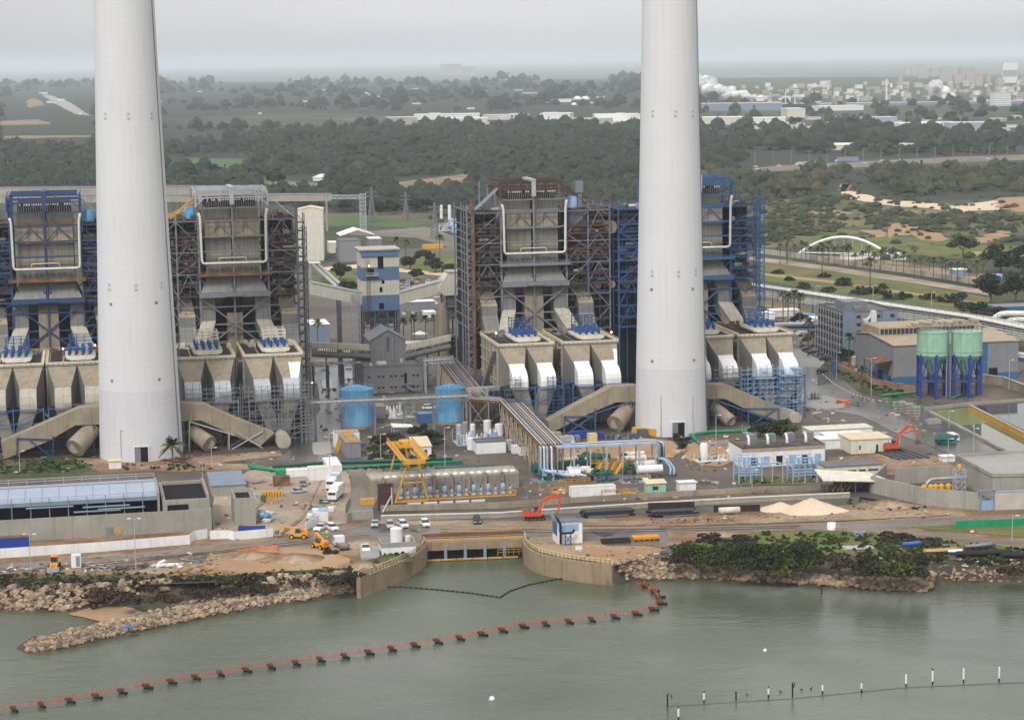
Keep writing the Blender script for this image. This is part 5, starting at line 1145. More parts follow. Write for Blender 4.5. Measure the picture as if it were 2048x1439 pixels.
for k, x in enumerate((1848, 1862, 1871, 1883, 1897)):
    g = G(x, 984-k*.6); o = MB().lathe([(.5, 0), (.9, .6), (.9, 1.6), (.3, 2.2)], 10).tube((-.8, 0, 1), (.8, 0, 1), .4, 8).build('valve', 'yellow', None, loc=g, rot=.3*k); tag(o, 'yellow valve body in the concrete enclosure, one of a row', 'valve', 'yellow valves in the enclosure')
tag(MB().path([(0, 0, 0), (1.2, .5, 2.2), (14, 3, 2.2), (19, 1, 0)], .5, 10).build('bent_pipe', 'pipegrey', None, True, loc=G(1850, 975, .3)), 'grey pipe arching behind the yellow valves', 'pipe')
t, L_, h = shed('generator_building', 'white and pale blue generator building with exhaust pipes on a brown roof', 'building', 1484, 935, 1650, 898, 13, 'white', 'yarddark', parapet=.5)
for k in range(6): x = L_*(.1+.155*k); MB().box(x, x+1.9, -.07, -.003, .4, h*.55).build('louvre_door', 'bluepale' if k % 2 else 'void', t)
MB().box(-.03, L_+.03, -.1, -.003, h*.82, h).build('fascia', 'rooftan', t)
for k in range(4): x = L_*(.12+.23*k); MB().box(x+1.6, x+3.8, 7, 9.5, h+.1, h+2.6).build('cooler', 'steelgrey', t); MB().path([(x, 3, h-1), (x, 3, h+2.2), (x+.3, 5, h+3), (x+.3, 6, h+2.4)], .42, 8).build('exhaust_pipe', 'pipewhite', t, True); MB().box(x-1.1, x+1.1, 1.6, 4, h+.1, h+.7).build('silencer', 'steeldark', t)
for nm, (x0, x1, lab) in enumerate(((1478, 1524, 'left pale blue steel pipe frame in front of the generator building'), (1586, 1634, 'right pale blue steel pipe frame in front of the generator building'))):
    g = G(x0, 968); w_ = endat(g, PSI, x1); q = MB()
    for x in np.linspace(0, w_, 3):
        for y in (0, 5): q.bar((x, y, 0), (x, y, 7.2-y*.2), .3)
        q.bar((x, 0, 4.4), (x, 9, 6.6), .2)
    for z in (2.4, 3.2, 4.0, 5.6, 6.4, 7.2): q.bar((0, 0, z), (w_, 0, z), .22).bar((0, 5, z), (w_, 5, z), .2)
    for k in range(5): q.bar((w_*k/5, 0, 7.2), (w_*(k+1)/5, 4, 4.2), .2)
    tag(q.build('steel_gantry', 'bluepale', None, loc=g, rot=PSI), lab, 'steel frame')
g = G(1524, 967); w_ = endat(g, PSI, 1586); q = MB().bar((0, 0, 4.8), (w_, 0, 4.8), .25).bar((0, 4, 4.8), (w_, 4, 4.8), .25)
for k in range(1, 3): q.bar((w_*k/3, 0, 0), (w_*k/3, 0, 4.8), .25).bar((w_*k/3, 0, 4.8), (w_*k/3-2, 6, 6.4), .2)
tag(q.build('steel_gantry', 'galv', None, loc=g, rot=PSI), 'grey beam on thin posts linking the two pale blue pipe frames', 'steel frame')
shed('long_shed', 'long white shed with a dark flat roof and a strip of small windows', 'building', 1652, 955, 1762, 934, 8, 'offwhite', 'roofgrey', wins=[(.22, .26, .45, .6), (.4, .55, .45, .62), (.6, .72, .45, .62), (.77, .95, .45, .62)])
g = G(1655, 990); t = thing('carport', 'open shelter under a cream sloping roof with yellow trestles inside', 'shelter', g, PSI-.05); w_ = endat(g, PSI, 1780)
MB().hexa([(-1.2, 0, 3.9), (w_, -1, 3.0), (w_-4, 7, 4.2), (-1, 9, 5.2), (-1.2, 0, 4.15), (w_, -1, 3.25), (w_-4, 7, 4.45), (-1, 9, 5.45)]).build('roof', 'offwhite', t)
q = MB(); [q.bar((x, y, 0), (x, y, 3.6), .22) for x in np.linspace(0, w_-2, 5) for y in (.4, 6)]; q.build('post', 'steeldark', t); q = MB(); [q.bar((2+k*1.4, 2, .8), (4+k*1.4, 5, 1.4), .3) for k in range(4)]; q.build('trestle', 'yellow', t)
MB().box(3.5, w_-1.5, 6.2, 6.5, 0, 3).build('back_wall', 'steeldark', t)
shed('portable_building', 'long white portable building with a cream roof, farthest of the cluster', 'building', 1620, 876, 1745, 861, 7, 'white', 'offwhite')
shed('portable_building', 'white portable building in the middle of the cluster with an off white roof', 'building', 1655, 888, 1733, 873, 7, 'white', 'white', doors=[(.5, .6, .7)])
shed('portable_building', 'widest white building with a tan roof beside the right excavator', 'building', 1702, 908, 1782, 880, 11, 'offwhite', 'creamroof', wins=[(.2, .24, .3, .6), (.62, .68, .1, .6)])
shed('portable_building', 'small white box building just right of the generator building roof', 'building', 1640, 899, 1683, 880, 6, 'white', 'white')
shed('gate_cabin', 'small white hut behind the rack of black pipes', 'building', 1886, 925, 1910, 914, 3, 'white', 'white')
skid(1396, 925, 9, 4, 2, ('white', 'pipewhite', 'steeldark', 'galv'), 'white pump skid left of the generator building', 5)
g = G(1408, 922); tag(MB().lathe([(.9, -3), (1.2, -2.6), (1.2, 2.6), (.9, 3)], 16).build('pressure_vessel', 'white', None, True, loc=(g.x, g.y, 2.4), rot=0), 'small upright white vessel on the pump skid', 'vessel')
g = G(1456, 918); o = MB().tube((0, 0, 1.8), (4, 2, 3.2), 1.3, 18).build('pressure_vessel', 'white', None, True, loc=g); tag(o, 'inclined white vessel against the generator building corner', 'vessel')
for k in range(9):
    g = G(1800+k*7.2, 921-k*.5); tag(MB().tube((0, 0, .3), (-6, 16, .3), .27, 10).build('black_pipe', 'steeldark' if k % 2 else 'blackpipe', None, True, loc=g), 'black plastic pipe in the slanting row beside the right excavator', 'pipe', 'black pipes beside the right excavator')
g = G(1888, 888); tag(MB().blob((0, 0, 1.2), 2.3, 4, (1.6, 1, .8)).build('net_heap', 'darkgreen', None, loc=g), 'heap of dark green netting beside the white van', 'netting')
for k, (x, y) in enumerate(((1798, 818), (1812, 822), (1826, 828))):
    g = G(x, y+6); q = MB(); [q.box(0, 2.6, 0, 2.2, z*.9, z*.9+.7) for z in range(4)]; tag(q.build('block_stack', 'concrete', None, loc=g, rot=PSI), ('left', 'middle', 'right')[k]+' of three tall stacks of concrete blocks by the green pond', 'block stack')
g = G(1856, 849); tag(MB().box(0, 4.5, 0, 2.5, 0, 1.3).box(.5, 4, .3, 2, 1.3, 1.7).build('block_stack', 'concrete', None, loc=g, rot=PSI), 'low stack of pale concrete slabs on the road by the pond', 'block stack')
skid(1770, 812, 13, 5, 1.6, ('green', 'darkgreen', 'steelgrey', 'rust'), 'jumble of green and grey pipe pieces on the road edge', 8, rot=-.55)
skid(1620, 800, 4, 3, 2.2, ('steeldark', 'steelgrey', 'darkgreen'), 'stack of dark scrap beside the scaffold stair tower', 9)
skid(1674, 808, 5, 3, 1.6, ('orange', 'orange', 'rust', 'steeldark'), 'orange machinery heap on the wet concrete apron', 10)
for x, y, l in ((1668, 740, 'blue plastic tank at the road bend'), (1760, 757, 'blue tank beside the shed canopy'), (1770, 762, 'large blue tank at the corner of the grey shed')):
    tank(x-6, x+7, y, y-17, 'bluebright', l, cone=.4, ring=0, n=16, cat='tank', name='plastic_tank')
shed('kiosk', 'small cream kiosk between the office building and the grey shed', 'building', 1710, 733, 1728, 716, 4, 'offwhite', 'creamroof')
def curvewall(pts, label, name='intake_wall'):
    P = [G(x, y) for x, y in pts]; Q = []
    for i in range(len(P)-1):                       # smooth the curve
        p0 = P[max(0, i-1)]; p1, p2 = P[i], P[i+1]; p3 = P[min(len(P)-1, i+2)]
        for k in range(6): u = k/6; Q.append(.5*((2*p1)+(p2-p0)*u+(2*p0-5*p1+4*p2-p3)*u*u+(-p0+3*p1-3*p2+p3)*u**3))
    Q.append(P[-1]); o_ = P[0]; t = thing(name, label, 'sea wall', o_); q = MB()
    A_ = off(Q, -.5); B_ = off(Q, .6)
    for i in range(len(Q)-1): a, b, c, d = A_[i]-o_, A_[i+1]-o_, B_[i+1]-o_, B_[i]-o_; z = Vector((0, 0, -9)); u = Vector((0, 0, .35)); q.hexa([a+z, b+z, c+z, d+z, a+u, b+u, c+u, d+u])
    q.build('wall', 'quay', t); r = MB(); R_ = [p-o_+Vector((0, 0, .35)) for p in Q]
    for a, b in zip(R_, R_[1:]): r.rail([a, b], 1.2, 2.2, .13)
    r.build('railing', 'yellowpale', t); m = MB()
    for i in range(len(Q)-1): a, b, c, d = A_[i]-o_, A_[i+1]-o_, B_[i+1]-o_, B_[i]-o_
    return t
mk('quay', (.27, .205, .13), .85, .18, .25, streak=.6, fine=.12)
curvewall([(847, 1084), (848, 1092), (832, 1107), (800, 1124), (760, 1141), (717, 1157)], 'curved tan concrete sea wall with pale railing left of the intake gates')
curvewall([(1049, 1075), (1054, 1092), (1075, 1107), (1120, 1118), (1170, 1126), (1226, 1132)], 'curved tan concrete sea wall with pale railing right of the intake gates')
p = G(848, 1086); e = G(1051, 1078); d = e-p; L_ = d.length; t = thing('intake_gates', 'low concrete intake bridge with dark openings between steel posts', 'intake gates', p, math.atan2(d.y, d.x))
MB().box(0, L_, -.2, 9, -1.9, .15).box(0, L_, 1.5, 2, -9, -1.9).build('deck', 'quay', t)
MB().box(0, L_, .9, 1.4, -4.6, -1.92).build('opening', 'void', t)
q = MB(); [q.box(x-.35, x+.35, -.45, .9, -9, -.6) for x in np.linspace(.4, L_-.4, 6)]; q.build('post', 'bluegrey', t)
q = MB(); [q.tube((x, -.7, -4.2), (x+3.6, -.7, -4.2), .3, 10) for x in np.arange(.4, L_-3.8, 3.8)]; q.build('boom', 'yellowdull', t)
q = MB().rail([(0, -.1, .15), (L_, -.1, .15)], 1.2, 2.2, .13).rail([(0, 8.8, .15), (L_, 8.8, .15)], 1, 2.2, .1); q.build('railing', 'yellow', t)
MB().box(0, L_, 4, 7.5, .16, .6).build('gate_cover', 'maroon', t)
q = MB().rail([(L_*.72, -.9, -3.6), (L_*.98, -.9, -3.6)], 1.5, 1.2, .13); q.build('walkway_rail', 'yellowdull', t)
BPX = [(-60, 1428), (0, 1418), (176, 1392), (380, 1352), (600, 1321), (720, 1304), (800, 1291), (945, 1268), (1045, 1249), (1120, 1241), (1200, 1234), (1262, 1226), (1300, 1216), (1318, 1203), (1312, 1188), (1297, 1175), (1276, 1166)]
BP = [G(x, y, WZ+.5) for x, y in BPX]; seg = []; acc = 0
tot = sum((b-a).length for a, b in zip(BP, BP[1:])); NB = int(tot/5.3)
def along(P, s):
    for a, b in zip(P, P[1:]):
        l = (b-a).length
        if s <= l: return a+(b-a)*(s/l), (b-a).normalized()
        s -= l
    return P[-1], (P[-1]-P[-2]).normalized()
proto = None
for k in range(NB):
    p, d = along(BP, tot*(k+.5)/NB); rot = math.atan2(d.y, d.x); l2 = tot/NB
    if proto is None:
        proto = thing('barrier_float', 'rust red float and beam of the long floating barrier', 'floating barrier', p, rot, 'floats of the red barrier')
        MB().bar((-l2/2, 0, .1), (l2/2, 0, .1), .11).bar((-l2/2, 0, .5), (l2/2, 0, .5), .07).build('beam', 'redor', proto)
        q = MB(); [q.bar((x, 0, 0), (x, 0, h), .07) for x, h in ((-1.6, 1.3), (-.2, 2.0), (1.2, 1.4))]; q.build('post', 'redor', proto)
        MB().tube((.2, .2, -.2), (.8, -2.0, -.2), .29, 10).build('float', 'rubber', proto); MB().box(-.3, .7, -1.0, .3, -.1, .4).build('bracket', 'maroon', proto)
    else: dup(proto, p, rot+random.uniform(-.16, .16))
def boom(px, label):
    P = [G(x, y, WZ+.1) for x, y in px]; o_ = P[0]; t = thing('net_boom', label, 'boom', o_); MB().path([p-o_ for p in P], .07, 5).build('rope', 'rubber', t)
    q = MB(); tt = sum((b-a).length for a, b in zip(P, P[1:])); n = int(tt/1.3)
    for k in range(n): p, d = along(P, tt*k/n); q.tube(p-o_, p-o_+d*.8, .2, 6)
    q.build('float_line', 'rubber', t)
boom([(752, 1174), (800, 1173), (870, 1178), (940, 1185), (1000, 1194)], 'black float line curving from the left sea wall to the middle of the basin')
boom([(1000, 1194), (1020, 1181), (1060, 1168), (1110, 1158), (1160, 1153), (1215, 1150)], 'black float line curving from the middle of the basin to the right sea wall')
for x, y, r, m, l in ((1230, 1155, .45, 'yellow', 'small yellow buoy nearest the right sea wall end'), (1244, 1163, .5, 'yellow', 'yellow buoy near the tip of the red barrier'), (984, 1397, .65, 'white', 'white ball buoy in open water in the lower middle'), (1530, 1300, .45, 'white', 'small white buoy floating between the barrier and the posts')):
    tag(MB().lathe([(.05, -r*.6), (r*.7, -r*.5), (r, 0), (r*.7, r*.6), (.05, r)], 12).build('buoy', m, None, True, loc=G(x, y, WZ+.1)), l, 'buoy')
for k, (x, y, yt, wh, l) in enumerate(((1335, 1412, 1391, 0, 'dark short post at the left end of the water post line'), (1408, 1406, 1385, 1, 'white post second in the water post line from the left'), (1472, 1400, 1382, 0, 'dark stump between two white posts near the left of the line'), (1537, 1395, 1376, 1, 'white post just left of the tall forked dark post'),
    (1585, 1393, 1364, 0, 'tall forked dark post in the water post line'), (1645, 1388, 1370, 1, 'white post just right of the tall forked dark post'), (1723, 1384, 1366, 1, 'short white post standing alone in the middle of the line'), (1812, 1374, 1348, 1, 'white post fourth from the right end of the line'),
    (1865, 1369, 1340, 1, 'white post with a bird on top, third from the right end'), (1927, 1365, 1336, 1, 'tall white post second from the right end of the line'), (1998, 1363, 1333, 1, 'tall white post at the right end of the line'), (1357, 1440, 1416, 1, 'white post nearest the bottom edge of the photo'), (1643, 1188, 1168, 0, 'dark post standing alone near the right breakwater'))):
    p = G(x, y, WZ); h = zat(p, yt)-WZ; t = thing('marker_post', l, 'post', p); q = MB().use(1).tube((0, 0, -2), (0, 0, .8 if wh else h), .15, 8)
    if wh: q.use(0).tube((0, 0, .8), (0, 0, h), .19, 8)
    elif k == 4: q.bar((0, 0, h*.5), (.5, 0, h*1.02), .15)
    q.build('shaft', ['white', 'rubber'], t)
def bird(p, label, rot=0):
    q = MB().blob((0, 0, .22), .16, 1, (1.5, .8, 1), .1).tube((.15, 0, .3), (.28, 0, .52), .05, 6).blob((.31, 0, .55), .07, 2, (1.2, 1, 1), .1).tube((-.2, 0, .2), (-.42, 0, .1), .05, 5, .02).tube((0, 0, 0), (0, 0, .1), .03, 4); tag(q.build('cormorant', 'rubber', None, loc=p, rot=rot), label, 'bird')
for x, y, yt, l in ((1335, 1412, 1391, 'dark bird perched on the leftmost post in the water'), (1408, 1406, 1385, 'dark bird on the second post from the left'), (1865, 1369, 1340, 'dark bird on the third post from the right'), (1537, 1395, 1376, 'dark bird on the post left of the forked one'), (1357, 1440, 1416, 'dark bird on the post at the bottom edge')):
    p = G(x, y, WZ); bird(Vector((p.x, p.y, zat(p, yt))), l, random.random()*6)
for x, y, l in ((1343, 1393, 'dark bird on the water close beside the leftmost post'), (1494, 1390, 'dark bird on the water beside the dark stump'), (1561, 1384, 'dark bird on the water just left of the forked post'), (1603, 1380, 'dark bird on the water just right of the forked post'), (1622, 1378, 'dark bird on the water between the forked post and the next white one')):
    bird(G(x, y, WZ), l, random.random()*6)
P = [G(x, y, WZ+.02) for x, y in ((1340, 1411), (1585, 1396), (1812, 1374), (2100, 1361))]; tag(MB().path([p-P[0] for p in P], .12, 5).build('dark_line', 'steeldark', None, loc=P[0]), 'thin dark line drawn on the water along the post line', 'rope')  # thin tube drawn for a faint dark line in the water
rotL = yslope(64, 1081, 424, 1060); p = G(-60, 1088); rt = rotL; L_ = endat(p, rt, 424); Hw = zat(G(424, 1060), 1017)
t = thing('basin_hall', 'long concrete hall with a pale blue sheet roof and dark open bays, lower left', 'building', p, rt)
MB().box(0, L_, 0, .5, 0, Hw).box(L_-.5, L_, .5, 20, 0, Hw).build('front_wall', 'concrete', t)
q = MB(); [q.box(x-.1, x+.1, -.05, .02, 0, Hw) for x in np.arange(6, L_, 8.5)]; q.build('wall_joint', 'concrete', t)
u = endat(p, rt, 318); ze = zat(G(200, 1072), 998); 
He = Hw+3.6; Hr = Hw+4.6; D1 = 21
MB().hexa([(-2, 2.2, He-.3), (u, 2.2, He-.3), (u, D1*.72, Hr), (-2, D1*.72, Hr), (-2, 2.2, He), (u, 2.2, He), (u, D1*.72, Hr+.3), (-2, D1*.72, Hr+.3)]).hexa([(-2, D1*.72+.02, Hr), (u, D1*.72+.02, Hr), (u, D1, Hr-.5), (-2, D1, Hr-.5), (-2, D1*.72+.02, Hr+.3), (u, D1*.72+.02, Hr+.3), (u, D1, Hr-.2), (-2, D1, Hr-.2)]).build('roof', 'sheetblue', t)
MB().box(-2, u, 1.9, 2.15, He-.9, He+.1).box(-2, u, D1*.72-.2, D1*.72+.2, Hr+.32, Hr+.5).build('gutter', 'bluegrey', t)
q = MB()
for x in np.arange(1, u-1, 4.2): q.bar((x, D1*.70, Hr+.33), (x, 2.3, He+.05), .12, .06)
q.build('roof_seam', 'bluegrey', t)
q = MB(); [q.bar((x, 1.6, 0), (x, 1.6, He+1.2), .22) for x in np.arange(1.2, u, 4.6)]; q.bar((0, 1.6, He+.6), (u, 1.6, He+.6), .09).bar((0, 1.6, He+1.2), (u, 1.6, He+1.2), .09); q.build('post', 'bluegrey', t)
q = MB().rail([(0, D1, Hr), (u, D1, Hr)], 1.4, 4.6, .12); q.build('railing', 'galv', t)
q = MB(); [q.tube((u*f, 1.2, z), (u*(f+.25), 1.2, z), .22, 8) for f, z in ((.55, Hw+.8), (.68, Hw+1.2), (.6, Hw+1.9), (.3, Hw+2.4))]; q.build('inner_pipe', 'bluegrey', t)
MB().box(0, u-.2, 6, D1-.3, 0, Hr-1.2).build('dark_infill', 'void', t); MB().box(u-.02, u+.5, 1, D1, 0, Hr+.2).build('end_wall', 'concrete', t)  # black block stands in for the shade behind the open front
MB().box(L_-26.5, L_-24.6, -.1, -.003, 0, 2.3).build('door', 'steelgrey', t); MB().box(L_-24.4, L_-22.6, -.1, -.003, .3, 2.3).build('panel', 'wood', t)
hb = Hw+2.5; v0 = u+1.2; 
t2 = thing('pump_chamber', 'open topped concrete chamber with black floor, right end of the lower left hall', 'building', p+Vector((math.cos(rt)*v0, math.sin(rt)*v0, 0))+Vector((-math.sin(rt)*1.2, math.cos(rt)*1.2, 0)), rt); w_ = L_-v0-.3
MB().box(0, w_, 0, .8, 0, hb).box(0, .8, .8, 24, 0, hb).box(w_-.6, w_, .8, 24, 0, hb+.8).box(.8, w_-.6, 23.2, 24, 0, hb+.2).build('wall', 'concrete', t2); MB().box(.8, w_-.6, .8, 23.2, 0, hb-.6).build('floor', 'void', t2)
MB().box(1.2, w_*.55, -.06, -.003, hb-3.2, hb-1.2).build('opening', 'void', t2); q = MB().bar((w_-.2, 23.8, hb), (w_-.2, 23.8, hb+5), .14); q.build('pole', 'galv', t2)
shed('flat_block', 'low block with a blue grey flat roof right of the black floored chamber', 'building', 424, 992, 492, 972, 20, 'concrete', 'bluegrey')
t, a_, b_ = shed('shaft_tower', 'small square concrete shaft with a black hollow top', 'building', 470, 1052, 512, 1004, 13, 'concrete', 'concrete', parapet=1.0); MB().box(.9, a_-.9, 1.5, 12, b_+.06, b_+.1).build('hollow', 'void', t)
def fence(pts, h, m, label, posts=None, cat='fence', zt=None): return wall(pts, h, .12, m, label, 'hoarding', cat=cat, panel=2.4)
fence([(-60, 1121), (0, 1116), (200, 1103), (379, 1088), (390, 1080), (414, 1076)], 2.4, 'white', 'long white hoarding beside the coast road at the lower left')
fence([(421, 1078), (455, 1077), (470, 1080), (545, 1073)], 2.2, 'white', 'short white hoarding under the concrete shaft')
fence([(612, 1063), (638, 1046)], 2.4, 'white', 'slanting white fence panel beside the parked white pickup')
fence([(478, 1063), (530, 1062)], 1.5, 'navy', 'blue barrier strip behind the short white hoarding')
container(-20, 1106, 58, 1078, 'dark blue container with a rusty roof at the left edge', 'navy', rot=rotL, roofm='rust')
fence([(1912, 1057), (1960, 1055), (2100, 1050)], 2.0, 'green', 'bright green windscreen fence at the right edge above the boats')
wall([(694, 1045), (704, 1041), (747, 1038)], 2.4, .3, 'concrete', 'low concrete wall piece left of the pale gate')
g = G(706, 1040); t = thing('sliding_gate', 'pale green sliding gate in the long wall', 'gate', g, PSI); q = MB().box(0, 2.5, 0, .15, 0, 2.5).box(2.6, 5.1, 0, .15, 0, 2.5); q.build('gate_leaf', 'ductlight', t)
wall([(762, 1041), (1000, 1035), (1300, 1015), (1500, 1004), (1700, 995)], 1.2, .5, 'concrete', 'long low front wall with a pale coping along the coast road', cap='offwhite')
wall([(762, 1022), (1000, 1016), (1300, 996), (1500, 986), (1770, 975)], 1.6, .4, 'duct', 'long tan rear wall behind the front wall along the coast road', panel=6)
wall([(1297, 1020), (1388, 1018)], 2.0, .2, 'browngrate', 'weathered dark timber screen behind the second pile of black pipes', 'timber_screen', cat='fence', panel=1.5)
wall([(1428, 1024), (1519, 1022)], 1.8, .2, 'browngrate', 'weathered dark timber screen behind the white horizontal tank', 'timber_screen', cat='fence', panel=1.5)
t, L_, h = shed('screen_building', 'long low tan concrete pump building with rows of small grilles', 'building', 742, 990, 1038, 962, 9, 'duct', 'ductlight', parapet=.6)
for k in range(8):
    x = L_*(.10+.115*k)
    for j in range(3): MB().box(x+j*1.35, x+j*1.35+1.0, -.05, -.003, h*.45, h*.8).build('grille', 'steelgrey', t)
    MB().box(x-1.2, x-.5, -.9, 0, 0, h+.9).build('buttress', 'duct', t)
    MB().lathe([(.8, 0), (.7, .3), (.1, .5)], 10, (x+1, 4, h+.06)).lathe([(.8, 0), (.7, .3), (.1, .5)], 10, (x+3, 4, h+.06)).build('roof_vent', 'white', t)
proto = None
for k in range(16):
    x = 802+k*14.6; y = 996-k*.72; big = k % 2 == 0; g = G(x, y)
    if k < 2:
        pr = thing('pump_motor', ('tall' if big else 'short')+' pale blue pump motor in the row before the long pump building', 'pump', g, PSI, 'blue pump motors')
        hh = 2.9 if big else 1.9; rr = .62 if big else .45; MB().lathe([(rr*1.15, 0), (rr*1.15, .3), (rr*.8, .4), (rr*.8, .8), (rr, .9), (rr, hh-.4), (rr*.5, hh)], 14).build('motor', 'bluepale', pr, True)
        MB().path([(0, 0, hh*.4), (1.3, .2, hh*.4), (1.3, .2, 0)], .28, 8).box(1.1, 1.7, -.3, .5, 0, 1.0 if big else .6).build('discharge_pipe', 'duct', pr); MB().bar((-.2, 0, hh), (-.2, 0, hh+.7), .2).build('cable', 'rubber', pr)
        if big: P0 = pr
        else: P1 = pr
    else: dup(P0 if big else P1, g, PSI)
q = MB(); g = G(796, 1003); w_ = endat(g, PSI, 1032); q.rail([(0, 0, 0), (w_, 0, 0)], 1.3, 2, .1).box(0, w_, -.2, 0, 0, .4); tag(q.build('guard_rail', 'yellow', None, loc=g, rot=PSI), 'yellow guard rail along the front of the blue pump row', 'railing')
for k in range(5):
    g = G(815+k*32, 1013-k*1.5); tag(MB().tube((0, 0, .6), (3.6, 0, .6), .5, 14).bar((.6, 0, 0), (.6, 0, .4), .3).bar((3, 0, 0), (3, 0, .4), .3).build('pipe_segment', 'galv', None, loc=g, rot=PSI), 'grey steel cylinder lying in the row below the yellow guard rail', 'cylinder', 'grey cylinders below the guard rail')
g = G(757, 1021); t = thing('stop_gate', 'tall dark maroon steel gate panel standing upright', 'gate panel', g, PSI); w_ = endat(g, PSI, 786); h = zat(g, 967); q = MB().box(0, w_, 0, .3, 0, h)
q.build('panel', 'maroon', t); q = MB()
for k in range(8): q.bar((0, -.08, h*k/7.5+.2), (w_, -.08, h*k/7.5+.2), .18)
for k in range(4): q.bar((w_*k/3, -.08, 0), (w_*k/3, -.08, h), .2)
q.build('stiffener', 'maroon', t); q = MB().bar((w_-.3, -.4, 0), (w_-.3, -.4, h*.85), .3).bar((w_*.2, -2.2, 0), (w_-.4, -.4, h*.55), .25).bar((w_*.55, -1.2, 0), (w_*.55, -1.2, h*.3), .2); q.build('prop', 'offwhite', t)
t = thing('gantry_crane', 'yellow gantry crane on A shaped legs over the pump building', 'crane', G(820, 1004), PSI)
ox, oy = S(G(820, 1004)); lp = lambda px, py, z=0: (lambda p: Vector((S(p)[0]-ox, S(p)[1]-oy, z)))(G(px, py, z))
zt = zat(G(826, 1004), 922); A0, A1 = lp(791, 1005), lp(856, 1001); T0, T1 = lp(816, 924, zt), lp(836, 921, zt)
q = MB(); q.bar(A0, T0, .5).bar(A1, T1, .5).bar(A0, A1, .6).bar(A0.lerp(T0, .48), A1.lerp(T1, .48), .35).bar(T0, T1, .5); dd = Vector((0, 22, 0)); dz = Vector((0, 0, 0))
R0 = T0+dd; R1 = T1+dd; B0 = Vector((A0.x+1, A0.y+23, 0)); q.bar(B0, R0, .45).bar(Vector((A1.x-1, A1.y+23, 0)), R1, .45).bar(R0, R1, .5); q.build('leg_frame', 'yellow', t)
q = MB(); f = Vector((-3.0, -2.5, .3)); 
for s in (-1.2, 1.2): a = (T0+T1)/2+Vector((s*2.1, -3, .5)); b = (R0+R1)/2+Vector((s*2.1, 3, .5)); q.bar(a, b, .9, 1.3)
a = (T0+T1)/2; b = (R0+R1)/2
for y in (-3, 28-3): q.bar(a+Vector((-2.8, y, .5)), a+Vector((2.8, y, .5)), .8, 1.2)
q.build('girder', 'yellow', t); q = MB(); 
for s in (-3.4, 3.4): q.rail([a+Vector((s, -3, 1.2)), b+Vector((s, 3, 1.2))], 1.2, 2, .12); q.box(a.x+s-.4, a.x+s+.4, a.y-3, b.y+3, a.z+1.0, a.z+1.15)
q.build('walkway', 'yellow', t); q = MB().box(a.x-1.8, a.x+1.8, a.y+13, a.y+18, a.z+1.3, a.z+2).tube((a.x-1.4, a.y+16, a.z+2.6), (a.x+1.4, a.y+16, a.z+2.6), .7, 14).box(a.x-.8, a.x+.8, a.y+13.4, a.y+14.6, a.z+2, a.z+3); q.build('trolley', 'yellow', t)
def hx(x0, x1, y, r, m, label, z=1.5, rot=None):
    g = G(x0, y); rot = PSI if rot is None else rot; w_ = endat(g, rot, x1, z); t = thing('heat_exchanger', label, 'heat exchanger', g, rot)
    MB().tube((0, 0, z), (w_, 0, z), r, 20).tube((w_*.3, 0, z), (w_*.3+.3, 0, z), r*1.12, 20).tube((w_*.7, 0, z), (w_*.7+.3, 0, z), r*1.12, 20).build('drum', m, t)
    MB().bar((w_*.2, 0, 0), (w_*.2, 0, z-r*.8), .5).bar((w_*.8, 0, 0), (w_*.8, 0, z-r*.8), .5).build('saddle', 'steelgrey', t); MB().lathe([(.25, z+r*.8), (.25, z+r+.6)], 8, (w_*.5, 0, 0)).lathe([(.2, z+r*.8), (.2, z+r+.5)], 8, (w_*.15, 0, 0)).build('nozzle', m, t)
for a in ((1137, 1160, 962, 1.15, 'white', 'shortest white drum at the front left of the exchanger yard', 2.2), (1134, 1178, 950, .95, 'white', 'white drum just behind the front left one'), (1172, 1188, 957, .9, 'offwhite', 'short cream drum left of the dark green pumps', 2.0), (1275, 1324, 957, 1.2, 'white', 'largest white drum at the front right of the yard', 2.6), (1272, 1312, 944, .95, 'white', 'white drum behind the largest right one', 2.4),
    (1250, 1292, 932, .9, 'offwhite', 'cream drum in the middle of the right side of the yard', 2.2), (1248, 1288, 922, .8, 'offwhite', 'farthest cream drum on the right of the yard', 2.0), (1112, 1158, 932, .8, 'offwhite', 'cream drum at the back left of the yard', 1.8)): hx(*a)
for a in ((1115, 1190, 944, 1.3, 'darkgreen', 'long dark green drum across the left middle of the yard', 2.0), (1155, 1220, 930, .9, 'darkgreen', 'dark green drum at the back of the yard', 2.2), (1065, 1100, 952, 1.5, 'darkgreen', 'dark green drum at the far left of the exchanger yard', 2.2), (1190, 1225, 960, 1.0, 'darkgreen', 'dark green drum in front of the yellow stairs', 1.8)): hx(*a)
for k, (x, y, l) in enumerate(((1250, 950, 'dark green ring shaped pipe bend right of the yellow stairs'), (1240, 930, 'dark green looped pipe bend at the back right'), (1184, 962, 'dark green looped pipe at the front left'), (1165, 928, 'dark green looped pipe at the back left'))):
    g = G(x, y); q = MB().path([(0, 0, 0), (0, 0, 3.2), (2.6, 0, 3.2), (2.6, 0, 0)], .5, 10); tag(q.build('pipe_bend', 'darkgreen', None, True, loc=g, rot=PSI+.2*k), l, 'pipe')
skid(1066, 965, 9, 5, 3.2, ('steelgrey', 'darkgreen', 'bluepale', 'darkgreen'), 'cluster of dark green valves at the left end of the exchanger yard', 31)
skid(1190, 968, 9, 4, 2.4, ('steelgrey', 'darkgreen', 'steeldark'), 'dark green pump cluster before the yellow stairs', 32)
skid(1245, 968, 8, 3, 2.2, ('galv', 'darkgreen', 'white', 'steeldark'), 'pumps with white control boxes right of the yellow stairs', 33)
skid(1165, 938, 14, 5, 2.8, ('steelgrey', 'darkgreen', 'rust', 'yellowpale'), 'green and yellow pipe jumble in the middle of the yard', 34)
